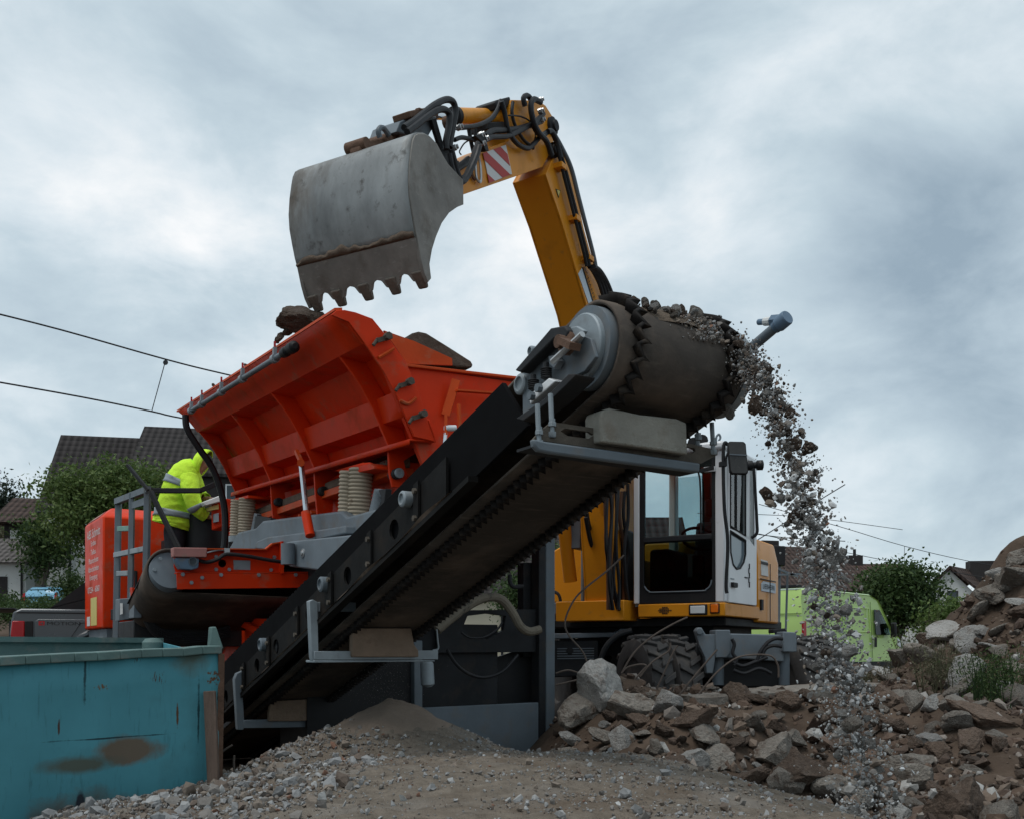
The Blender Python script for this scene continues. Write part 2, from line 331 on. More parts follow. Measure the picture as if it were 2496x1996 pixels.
# ---------------------------------------------------------------- stones
def rock_mesh(name, seed, mat, sub=4, cuts=9, elong=(1, 1, 1), rough=.10, cutd=(.45, .8)):
    rnd = random.Random(seed); bm = bmesh.new(); bmesh.ops.create_icosphere(bm, subdivisions=sub, radius=1)
    pl = []
    for _ in range(cuts):
        n = Vector((rnd.gauss(0, 1), rnd.gauss(0, 1), rnd.gauss(0, 1))).normalized(); pl.append((n, rnd.uniform(*cutd)))
    off = Vector((seed*3.7, seed*1.3, 0))
    for v in bm.verts:
        p = v.co.copy()
        for n, d in pl:
            e = p.dot(n)-d
            if e > 0: p -= n*e*.97
        p *= 1+rough*noise.noise(p*2.3+off)+rough*.6*noise.noise(p*6+off)+rough*.45*noise.noise(p*12+off)+rough*.22*noise.noise(p*27+off)
        v.co = Vector((p.x*elong[0], p.y*elong[1], p.z*elong[2]))
    me = bpy.data.meshes.new(name); bm.to_mesh(me); bm.free(); me.shade_smooth(); me.set_sharp_from_angle(angle=R(30)); me.materials.append(mat); return me
ROCKS = [rock_mesh('rock', 20+i, CONC, 4, 9+i % 4, [(1, .85, .7), (1.2, .8, .6), (1, 1, .8), (1.35, .8, .55), (1, .7, .9), (1.1, .9, .5)][i % 6]) for i in range(9)]
PALES = [rock_mesh('rock', 60+i, CONCP, 4, 8+i, [(1, .85, .75), (1.3, .8, .6), (1, .9, .55), (1.2, .75, .8)][i % 4]) for i in range(5)]
CLODS = [rock_mesh('rock', 90+i, CLOD, 4, 7+i, [(1, .9, .8), (1.25, .85, .65), (1, .95, .75), (1.1, .7, .8)][i % 4], .14) for i in range(6)]
SLABS = [rock_mesh('slab', 130+i, CONCP if i != 2 else CONC, 4, 6, (1.0, .62, .20), .05, (.62, .9)) for i in range(3)]
PEB = {}
for kk, mt in (('pale', CONCP), ('brown', CLOD), ('grey', CONC)):
    PEB[kk] = [rock_mesh('stone', 200+i, mt, 3, 8, [(1, .8, .7), (1.2, .75, .8), (1, .9, .6)][i % 3], .1) for i in range(4)]
def put(name, me, loc, size, rot, label, cat, group=None):
    o = bpy.data.objects.new(name, me); COL.objects.link(o); o.location = loc
    o.scale = (size,)*3 if not hasattr(size, '__len__') else size; o.rotation_euler = rot; return tag(o, label, cat, group)
def rr(a=math.pi): return (random.uniform(-a, a), random.uniform(-a, a), random.uniform(-math.pi, math.pi))
def stones_blob(name, mat, pts, label, cat):
    """many little angular stones as ONE mesh; pts: (x,y,z,size)"""
    ico = bmesh.new(); bmesh.ops.create_icosphere(ico, subdivisions=1, radius=1)
    base = np.array([v.co[:] for v in ico.verts]); fc = np.array([[v.index for v in f.verts] for f in ico.faces]); ico.free()
    rg = np.random.default_rng(5); n = len(pts); P = np.array(pts)
    var = []
    for i in range(24):
        b = base.copy()
        for _ in range(6):
            q = rg.normal(size=3); q /= np.linalg.norm(q); e = b@q-rg.uniform(.32, .72); b -= np.outer(np.maximum(e, 0), q)
        var.append(b*(1+.10*rg.normal(size=(len(b), 1))))
    var = np.array(var)
    A = rg.normal(size=(n, 4)); A /= np.linalg.norm(A, axis=1)[:, None]; w, x, y, z = A.T
    Q = np.stack([np.stack([1-2*(y*y+z*z), 2*(x*y-z*w), 2*(x*z+y*w)], 1), np.stack([2*(x*y+z*w), 1-2*(x*x+z*z), 2*(y*z-x*w)], 1), np.stack([2*(x*z-y*w), 2*(y*z+x*w), 1-2*(x*x+y*y)], 1)], 1)
    sc = P[:, 3, None]*rg.uniform(.5, 1.2, size=(n, 3))
    vs = np.einsum('nij,nvj->nvi', Q, var[rg.integers(0, 24, n)]*sc[:, None, :])+P[:, None, :3]
    nv = len(base); F = (fc[None]+(np.arange(n)*nv)[:, None, None]).reshape(-1, 3)
    me = bpy.data.meshes.new(name); me.vertices.add(n*nv); me.vertices.foreach_set('co', vs.reshape(-1).astype(np.float32))
    me.loops.add(len(F)*3); me.loops.foreach_set('vertex_index', F.reshape(-1).astype(np.int32))
    me.polygons.add(len(F)); me.polygons.foreach_set('loop_start', np.arange(0, len(F)*3, 3, dtype=np.int32)); me.update(); me.validate(); me.shade_flat()
    at = me.attributes.new('stone_tone', 'FLOAT', 'POINT'); at.data.foreach_set('value', np.repeat(rg.uniform(0, 1, n), nv).astype(np.float32))
    me.materials.append(mat); o = bpy.data.objects.new(name, me); COL.objects.link(o); return tag(o, label, cat, kind='stuff')
def toned(name, cols, bump=.5, bs=60):
    m = bpy.data.materials.new(name); m.use_nodes = True; nt = m.node_tree; L = nt.links.new; p = nt.nodes['Principled BSDF']
    a = nd(nt, 'ShaderNodeAttribute'); a.attribute_name = 'stone_tone'; c = nd(nt, 'ShaderNodeValToRGB'); c.color_ramp.interpolation = 'CONSTANT'
    el = c.color_ramp.elements
    while len(el) > 1: el.remove(el[-1])
    for i, (q, k) in enumerate(cols):
        e = el[0] if i == 0 else el.new(q); e.position = q; e.color = (*k, 1)
    L(a.outputs['Fac'], c.inputs[0])
    tc = nd(nt, 'ShaderNodeTexCoord'); n = nd(nt, 'ShaderNodeTexNoise'); n.inputs['Scale'].default_value = bs; n.inputs['Detail'].default_value = 6; L(tc.outputs['Object'], n.inputs['Vector'])
    mr = nd(nt, 'ShaderNodeMapRange'); mr.inputs[3].default_value = .72; mr.inputs[4].default_value = 1.28; L(n.outputs[0], mr.inputs[0])
    h = nd(nt, 'ShaderNodeHueSaturation'); L(c.outputs[0], h.inputs['Color']); L(mr.outputs[0], h.inputs['Value']); L(h.outputs[0], p.inputs['Base Color'])
    p.inputs['Roughness'].default_value = .95; b = nd(nt, 'ShaderNodeBump'); b.inputs['Strength'].default_value = bump; b.inputs['Distance'].default_value = .01
    L(n.outputs[0], b.inputs['Height']); L(b.outputs[0], p.inputs['Normal']); return m
GRAVT = toned('mixed_gravel', [(0, (.24, .24, .238)), (.24, (.175, .16, .145)), (.50, (.30, .30, .295)), (.62, (.19, .155, .125)), (.80, (.13, .10, .08)), (.95, (.40, .40, .39)), (.98, (.17, .09, .06))])
RUBT = toned('mixed_rubble', [(0, (.10, .066, .047)), (.40, (.145, .108, .082)), (.62, (.22, .19, .165)), (.76, (.075, .05, .037)), (.95, (.36, .35, .33))], .8, 35)
def gravel():
    rg = random.Random(3); pts = []
    while len(pts) < 56000:
        d = 2.2+4.6*rg.random()**.8; px = rg.uniform(-20, 2300); x = (px-CX)/FPX*d; y = d
        if x < -3.1 or x > 2.8: continue
        # coarse stones lie on the left flank, along the rim and in patches; sand shows between
        dens = .20+.95*sst(-.45, -1.25, x+.35*nz(x, y, 1.2, 30))*(1-.3*sst(5, 6, y))+.45*sst(.10, .4, nz(x*.6, y*1.6, 1.7, 12))+.15*sst(1., 1.8, x)+.35*sst(4.9, 5.6, y)
        if math.hypot(x+.74, y-6.25) < .42: dens *= .12
        if rg.random() > dens: continue
        s = min(.038, .0030*math.exp(rg.gauss(.34, .78)))*(1.15 if x < -.6 else .66)
        pts.append((x, y, heap_z(x, y)+s*.35, s))
    stones_blob('gravel', GRAVT, pts, 'loose crushed stones strewn over the gravel heap', 'gravel')
gravel()
# ================================================================ crusher
CR = thing('stone_crusher', 'large orange mobile stone crusher with feed hopper and long black conveyor belt', 'stone crusher', uvz(10, 3.6, 0), AU)
def P(): return MB()
def hz(u): return .045*(u-6.2)
def H(u, v, z): return uvz(u, v, z+hz(u))
def bolt(mb, p, n, r=.016, h=.014): mb.cyl(Vector(p)-Vector(n)*.004, Vector(p)+Vector(n)*h, r, 6)
# ---- hopper
HP = [(2.505, 3.235), (2.592, 3.172), (2.70, 3.05), (2.90, 3.035), (3.07, 2.80), (2.985, 2.775), (3.04, 2.615), (3.20, 2.595), (3.25, 2.455), (3.05, 2.445), (3.045, 2.41)]
U0, U1 = 6.22, 10.45
def hopper():
    mb = P(); us = np.linspace(U0, U1, 15)
    mb.sheet([[H(u, v, z) for v, z in HP] for u in us])
    h = mb.build('hopper', ORANGE, CR, angle=20, solid=.014)
    # rolled pipe lip is thin: a flat bar on the upper edge
    mb = P(); mb.prism([H(U0-.01, 2.495, 3.232), H(U0-.01, 2.495, 3.25), H(U0-.01, 2.55, 3.262), H(U0-.01, 2.55, 3.244)], U*(U1-U0+.05)+Z*hz(U1)); mb.build('lip', ORANGE2, h)
    # ribs
    for pts in RIBS:
        u, prof, foot = pts
        mb = P(); mb.plate([H(u, v, z) for v, z in prof], [], U*.028)
        b = mb.build('rib', ORANGE, h, bevel=.004)
        mb = P(); q = H(u, *foot); mb.cyl(q-U*.05, q+U*.06, .040, 18); mb.build('pin', DGREY, b)
        mb = P(); mb.lathe(q-U*.062, -U, [(.036, -.01), (.036, .006), (.020, .008), (.018, .001)], 18); mb.build('washer', LGREY if u < 7 else DGREY, b)
    # near end plate with the bolted joint
    px = lambda l, u: [pu(a, b, u) for a, b in l]
    mb = P(); mb.plate(px([(808, 768), (820, 757), (840, 756), (868, 762), (908, 777), (955, 835), (990, 884), (1022, 962), (1059, 1075), (1010, 1064), (968, 966), (935, 905), (898, 850), (850, 785)], 6.2), [], U*.018); e = mb.build('end_flange', ORANGE, h, bevel=.003)
    for a, b in ((938, 822), (992, 932), (1024, 1010)):
        mb = P(); q = pu(a, b, 6.17); mb.bar(q-V*.06-Z*.035, q+V*.05+Z*.012, .025, .03); mb.cyl(q+V*.01, q+V*.01-U*.05, .026, 8); mb.cyl(q-V*.05-Z*.02, q-V*.085-Z*.07, .012, 8); mb.build('wedge_bolt', MATS['mud_steel'], e)
    for l in ([(923, 872), (960, 850)], [(975, 976), (995, 984), (1014, 970)]):
        mb = P(); mb.tube([pu(a, b, 6.185) for a, b in l], .012, 6); mb.build('stiffener', ORANGE2, e)
    # inner wedge plate and end wall
    mb = P(); mb.plate(px([(936, 806), (1010, 832), (1102, 874), (1103, 891), (992, 887)], 6.36), [], U*.02); mb.build('corner_plate', ORANGE2, h)
    mb = P(); a, b = pu(985, 886, 6.27), pu(1380, 931, 6.27); mb.hexa([a-Z*.02, b-Z*.02, b-Z*.02+U*.12, a-Z*.02+U*.12, a, b, b+U*.12, a+U*.12]); mb.build('rim', ORANGE2, h, bevel=.004)
    mb = P()
    v0, v1 = 2.98, 4.9
    mb.hexa([uvz(6.28, v0+.25, 2.2), uvz(6.28, v1-.5, 2.5), uvz(6.32, v1-.5, 2.5), uvz(6.32, v0+.25, 2.2), uvz(6.30, v0-.1, 2.965), uvz(6.30, v1, 3.005), uvz(6.34, v1, 3.005), uvz(6.34, v0-.1, 2.965)]); mb.build('end_wall', ORANGE, h)
    mb = P(); a, b = pu(1112, 926, 6.22), pu(1086, 1012, 6.26); mb.bar(a, b, .02, .06); mb.bar(pu(1112, 952, 6.2), pu(1250, 962, 6.2), .05, .012); mb.build('wall_stiffener', ORANGE2, h)
    mb = P(); mb.cyl(pu(1085, 1043, 6.1), pu(1110, 1043, 6.1), .022, 12); mb.build('pivot_pin', WHITE, h)
    mb = P(); mb.bar(pu(1087, 1010, 6.1), pu(1087, 1060, 6.1), .03, .02); mb.bar(pu(1118, 985, 6.1), pu(1121, 1048, 6.1), .018, .02); mb.build('pivot_lug', ORANGE2, h)
    mb = P(); mb.cyl(pu(1086, 1055, 6.1), pu(1083, 1085, 6.1), .014, 8); mb.build('piston_rod', CHROME, h)
    # far side wall
    mb = P(); mb.sheet([[uvz(u, 5.35, 3.2), uvz(u, 5.2, 3.0), uvz(u, 4.9, 2.4)] for u in (6.3, 10.4)]); mb.build('far_wall', ORANGE, h, solid=.015)
    mb = P(); mb.sheet([[uvz(10.5, v, 3.3), uvz(10.46, v*.9+.36, 2.5)] for v in (3.05, 5.3)]); mb.build('far_end_wall', ORANGE, h, solid=.015)
    # locking bar under the lip
    mb = P(); a, b = pv(463, 1003, 2.47), pv(690, 862, 2.47); mb.cyl(a, b, .021, 12); bar = mb.build('locking_bar', GREY, h)
    for i in range(5):
        t = (.02, .16, .40, .63, .93)[i]; p = lerp(a, b, t); mb = P(); mb.cyl(p-(b-a).normalized()*.03, p+(b-a).normalized()*.03, .034, 12); mb.box(p+Z*.055, U*.012, V*.014, Z*.03); mb.build('clamp', LGREY, bar)
        mb = P(); mb.box(p+Z*.10, U*.007, V*.007, Z*.03); mb.build('safety_pin', REDP, bar)
    mb = P(); mb.lathe(b, b-a, [(.034, 0), (.038, .03), (.038, .09), (.022, .11), (.022, .15), (.042, .16), (.042, .24), (.02, .26)], 14); mb.build('bar_motor', BLACK, bar)
    mb = P(); mb.tube([pu(x, y, 10.3) for x, y in ((452, 1012), (456, 1045), (480, 1085), (520, 1145), (545, 1225), (549, 1300), (545, 1340))], .035, 8); mb.build('edge_hose', HOSE, h)
    # load of rubble
    mb = P(); rows = []
    for u in np.linspace(6.36, 10.4, 50):
        rows.append([uvz(u, v, 2.92+hz(u)+.30*math.exp(-((v-2.60)/.55)**2)+min(1, (v-2.6)*4)*(.06*nz(u, v, 3)+.04*nz(u, v, 9))) for v in np.linspace(2.605, 5.2, 40)])
    mb.sheet(rows); o = mb.build('rubble_load', SOIL, CR); o['kind'] = 'stuff'
M('mud_steel', (.10, .085, .068), .8, .2, var=.3, vs=15, bump=.3)
def rib_u(top, pin, v_top):  # plane u of a rib from the pixel of its pin
    pass
RIN = [(3.24, 2.46), (3.19, 2.60), (3.035, 2.62), (2.98, 2.775), (3.06, 2.80), (2.90, 3.03)]
ROUT = [(2.70, 3.045), (2.775, 2.965), (2.86, 2.86), (2.955, 2.71), (3.075, 2.46), (3.085, 2.26), (3.11, 2.00)]
RIBS = [(6.62, ROUT[:-1]+[(3.11, 2.16), (3.18, 2.16), (3.23, 2.26), (3.20, 2.36), (3.32, 2.44)]+RIN, (3.135, 2.255))]+[(u, ROUT+[(3.16, 2.00), (3.235, 2.00), (3.25, 2.22), (3.21, 2.36), (3.32, 2.44)]+RIN, (3.14, 2.26)) for u in (8.11, 9.26)]+[(10.40, [(2.50, 3.24), (2.60, 3.15)]+ROUT+[(3.16, 2.00), (3.235, 2.00), (3.25, 2.22), (3.21, 2.36), (3.32, 2.44)]+RIN, (3.14, 2.26))]
hopper()
# ---- feeder body, springs, deck
def feeder():
    mb = P(); mb.hexa([uvz(6.75, 3.28, 1.72), uvz(6.75, 4.1, 1.72), uvz(10.5, 4.1, 1.72), uvz(10.5, 3.28, 1.72), uvz(6.75, 3.26, 2.40), uvz(6.75, 4.1, 2.40), uvz(10.5, 4.1, 2.58), uvz(10.5, 3.26, 2.58)]); f = mb.build('feeder', ORANGE, CR, bevel=.008)
    mb = P(); mb.ubox(6.7, 10.5, 3.14, 3.32, 2.285, 2.345); o = mb.build('flange', ORANGE2, f, bevel=.004)
    mb = P(); mb.ubox(6.7, 10.5, 3.17, 3.30, 2.346, 2.43); mb.build('mud_ledge', SOILY, f, bevel=.02)
    for u in (6.95, 7.5, 8.4, 8.7, 9.5, 9.9):
        mb = P()
        for z in (1.95, 2.05, 2.2): bolt(mb, uvz(u, 3.2, z), -V, .022, .05)
        mb.build('bolt_row', ORANGE2, f)
    for (x0, y0, x1, y1, r, v) in ((847, 1147, 842, 1268, .062, 2.98), (880, 1140, 876, 1262, .092, 3.05), (577, 1217, 574, 1306, .060, 2.98), (603, 1213, 600, 1304, .085, 3.05)):
        a, b = pv(x0, y0, v), pv(x1, y1, v); n = 13; prof = []
        for i in range(n*6+1):
            t = i/(n*6); prof.append((r*(.86+.16*abs(math.sin(math.pi*n*t))), t*(b-a).length))
        mb = P(); mb.lathe(a, b-a, prof, 20); mb.build('spring', TIN, CR, angle=80)
        mb = P(); mb.cyl(b, b-Z*.06, r*1.15, 16); mb.build('spring_seat', LGREY, CR)
    mb = P(); mb.prism([pv(x, y, 3.0) for x, y in ((826, 1150), (900, 1128), (912, 1136), (912, 1142), (830, 1160))], V*.3); mb.build('spring_bracket', ORANGE, CR, bevel=.004)
    mb = P(); mb.prism([pv(x, y, 3.0) for x, y in ((565, 1216), (604, 1206), (606, 1212), (567, 1224))], V*.3); mb.build('spring_bracket', ORANGE, CR, bevel=.004)
    for l, mt in (([(893, 1268), (912, 1190), (922, 1190), (932, 1215), (905, 1275)], GREY), ([(608, 1306), (619, 1250), (626, 1252), (614, 1308)], GREY), ([(915, 1195), (940, 1190), (935, 1240), (905, 1258)], BLACK), ([(622, 1255), (660, 1262), (655, 1300), (616, 1306)], BLACK)):
        mb = P(); mb.prism([pv(x, y, 2.92) for x, y in l], V*.05); mb.build('gusset', mt, CR, bevel=.004)
    # hydraulic strut
    mb = P(); mb.cyl(pv(735, 1135, 2.78), pv(747, 1250, 2.78), .022, 10); mb.build('piston_rod', CHROME, CR)
    mb = P(); mb.cyl(pv(745, 1248, 2.78), pv(756, 1305, 2.78), .038, 12); mb.build('cylinder', ORANGE, CR)
    mb = P(); mb.bar(pv(722, 1098, 2.8), pv(736, 1130, 2.8), .03); mb.cyl(pv(733, 1127, 2.72), pv(733, 1127, 2.9), .03, 10); mb.build('strut_lug', ORANGE2, CR)
    # grey deck beam
    mb = P(); mb.prism([pv(x, y, 2.9) for x, y in ((552, 1345), (580, 1296), (622, 1286), (640, 1268), (830, 1244), (845, 1258), (912, 1240), (915, 1300), (838, 1330), (700, 1352))], V*1.2); mb.build('deck_beam', GREY, CR, bevel=.02)
    mb = P(); mb.prism([pv(x, y, 2.82) for x, y in ((618, 1335), (626, 1318), (650, 1308), (735, 1297), (840, 1280), (842, 1300), (700, 1330), (690, 1345))], V*.12); mb.build('deck_cover', GREY, CR, bevel=.012)
    mb = P(); mb.prism([pv(x, y, 2.72) for x, y in ((692, 1322), (706, 1318), (880, 1300), (905, 1318), (800, 1392), (706, 1380), (694, 1372))], V*.25); a = mb.build('support_arm', GREY, CR, bevel=.012)
    mb = P(); c = pv(739, 1347, 2.72); mb.lathe(c+V*.004, -V, [(.035, 0), (.035, .012), (.022, .014), (.02, .022), (.008, .024)], 18); mb.build('pivot_cap', ZINC, a)
    mb = P(); mb.cyl(pv(702, 1318, 2.66)-Z*.02, pv(702, 1375, 2.66), .055, 14); mb.build('hinge_drum', GREY, a)
    # box body and chassis
    mb = P(); mb.ubox(6.98, 11.2, 3.05, 4.1, 1.45, 1.80); mb.build('main_deck', DGREY, CR, bevel=.01)
    mb = P(); mb.ubox(7.1, 16.5, 3.05, 4.3, .45, 1.2); mb.build('chassis', DGREY, CR, bevel=.01)
    for v0 in (3.0, 4.0):
        mb = P(); mb.prism([uvz(u, v0, z) for u, z in ((8.6, .02), (15.6, .02), (15.95, .25), (15.95, .45), (15.7, .62), (8.5, .62), (8.25, .45), (8.25, .25))], V*.42); mb.build('crawler_track', BLACK, CR, bevel=.05)
    mb = P(); mb.prism([pv(x, y, 2.78) for x, y in ((588, 1512), (606, 1506), (720, 1508), (660, 1570), (536, 1635), (534, 1600))], V*.3); mb.build('side_chute', ORANGE, CR, bevel=.006)
    mb = P(); mb.bar(pv(592, 1518, 2.74), pv(665, 1554, 2.74), .05, .06); mb.build('chute_brace', ORANGE, CR, bevel=.004)
    mb = P(); mb.prism([pv(x, y, 2.74) for x, y in ((530, 1508), (566, 1508), (560, 1538), (533, 1536))], V*.04); mb.build('hinge_plate', LGREY, CR, bevel=.003)
    mb = P(); mb.prism([pv(x, y, 2.74) for x, y in ((532, 1538), (560, 1539), (556, 1548), (535, 1546))], V*.04); mb.build('reflector', PINKB, CR)
    mb = P(); mb.prism([pv(x, y, 2.76) for x, y in ((548, 1548), (556, 1548), (524, 1620), (514, 1620))], V*.04); mb.build('chute_strut', LGREY, CR)
    mb = P(); mb.prism([pv(x, y, 3.02) for x, y in ((408, 1542), (520, 1555), (520, 1640), (408, 1640))], V*.05); g = mb.build('vent_panel', ORANGE, CR)
    mb = P()
    for i in range(7):
        y = 1560+i*5; mb.bar(pv(425, y, 3.01), pv(474, y+1, 3.01), .012, .012)
    mb.build('louvre', PINKB, g)
feeder()
# ---- side conveyor
def side_conveyor():
    uu = 8.25; px = lambda l, u=uu: [pu(a, b, u) for a, b in l]
    mb = P(); mb.plate(px([(424, 1343), (432, 1336), (648, 1338), (664, 1326), (688, 1320), (691, 1322), (691, 1393), (428, 1393), (424, 1380)]), [px([(542+10*math.cos(t), 1372+10*math.sin(t)) for t in np.linspace(0, 6.28, 13)[:-1]])], U*.012); s = mb.build('side_conveyor', ORANGE, CR, bevel=.002)
    mb = P(); mb.prism(px([(430, 1394), (765, 1392), (765, 1395), (430, 1397)], 8.19), U*.07); mb.prism(px([(430, 1397), (765, 1396), (735, 1431), (432, 1435)], 8.19), U*.01); mb.build('flange', ORANGE, s, bevel=.002)
    mb = P(); mb.prism(px([(424, 1334), (648, 1336), (665, 1322), (690, 1318), (690, 1321), (666, 1326), (649, 1339), (424, 1337)], 8.19), U*.06); mb.build('top_flange', ORANGE2, s)
    mb = P(); mb.prism(px([(686, 1318), (692, 1318), (692, 1396), (686, 1396)], 8.16), U*.1); mb.build('end_plate', ORANGE, s)
    mb = P(); mb.prism(px([(422, 1333), (505, 1334), (504, 1357), (423, 1356)], 8.10), U*.09); mb.build('cover_box', PINKB, s, bevel=.006)
    mb = P(); mb.prism(px([(428, 1358), (486, 1360), (484, 1383), (468, 1388), (440, 1386), (430, 1370)], 8.12), U*.1); m = mb.build('motor', BLUEM, s, bevel=.008)
    mb = P(); mb.lathe(pu(470, 1367, 8.115), -U, [(.035, -.004), (.035, .006), (.028, .006), (.028, -.004)], 16); mb.build('motor_ring', GREY, m)
    mb = P(); mb.prism(px([(569, 1364), (610, 1365), (610, 1388), (570, 1387)], 8.243), U*.008); mb.build('rating_plate', LGREY, s)
    mb = P(); mb.tube([pu(x, y, 8.17) for x, y in ((486, 1365), (505, 1369), (530, 1362), (552, 1350), (600, 1354), (650, 1363), (690, 1369))], .016, 8); mb.build('cable_conduit', HOSE, s)
    mb = P(); mb.tube([pu(x, y, 8.2) for x, y in ((505, 1346), (530, 1340), (552, 1339))], .007, 6); mb.box(pu(553, 1344, 8.19), V*.022, U*.01, Z*.03); mb.build('cable_clip', ZINC, s)
    mb = P()
    for x, y in ((526, 1356), (558, 1387), (526, 1387), (668, 1357), (682, 1346), (682, 1372), (660, 1388), (445, 1399), (538, 1400), (630, 1400), (492, 1407), (466, 1419), (720, 1400)): bolt(mb, pu(x, y, 8.19 if y > 1396 else uu), -U, .016, .014)
    mb.build('bolts', LGREY, s)
    # belt round the end drum: the far edge hangs lower
    A = pu(412, 1390, 8.33); r = .175; DR = U*.78+V*.02-Z*.27
    path = [A+V*1.25-Z*r]+[A+V*.02-Z*r+V*0]
    ring = [A+V*(-r*math.cos(t))+Z*(r*math.sin(t)) for t in np.linspace(-math.pi/2, math.pi/2, 18)]
    loop = [A+V*1.25-Z*(r+.02)]+ring+[A+V*1.25+Z*(r-.03)]
    mb = P(); mb.sheet([[p+DR*t for t in np.linspace(0, 1, 6)] for p in loop]); mb.build('belt', BELT, s, solid=.016, angle=60)
    mb = P(); mb.lathe(A-U*.02, DR, [(.03, -.01), (.155, -.008), (.16, 0), (.16, .86)], 32); d = mb.build('drum', GREY, s)
    mb = P()
    for k in range(7): bolt(mb, A-U*.028+V*(-.12*math.cos(k*.9))+Z*(.12*math.sin(k*.9)), -U, .014, .012)
    mb.build('drum_bolts', LGREY, d)
    mb = P(); mb.prism([A+V*.12+U*.05-Z*.1, A+V*1.3+U*.05-Z*.1, A+V*1.3+DR*.97-Z*.12, A+V*.12+DR*.97-Z*.12], Z*.16); mb.build('belt_bed', BLACK, s)
    mb = P(); a, b = pu(393, 1365, 8.35), pu(329, 1432, 8.75); mb.prism([a, a+V*.02, b+V*.02, b], U*.35-Z*.12); mb.prism([pu(362, 1366, 8.36), pu(392, 1372, 8.36), pu(345, 1430, 8.7), pu(329, 1434, 8.7)], U*.02); mb.build('scraper_flap', BLACK, s)
    mb = P(); mb.ubox(9.2, 9.9, 1.82, 3.0, 1.02, 1.25); mb.build('belly_tray', DGREY, CR, bevel=.01)
    mb = P()
    for k in range(5):
        mb.tube([pu(x, y+k*5, 9.0) for x, y in ((352, 1488), (372, 1520), (405, 1538), (450, 1546), (510, 1540), (560, 1528))], .02, 6)
    mb.build('hose_bundle', HOSE, CR)
    mb = P(); mb.prism([pu(x, y, 8.9) for x, y in ((327, 1440), (345, 1446), (345, 1505), (326, 1505))], U*.2); mb.build('grey_bracket', GREY, CR, bevel=.005)
    mb = P(); mb.prism([pu(x, y, 8.9) for x, y in ((322, 1430), (342, 1436), (342, 1452), (324, 1452))], U*.1); mb.build('drum_lug', ORANGE, CR)
side_conveyor()
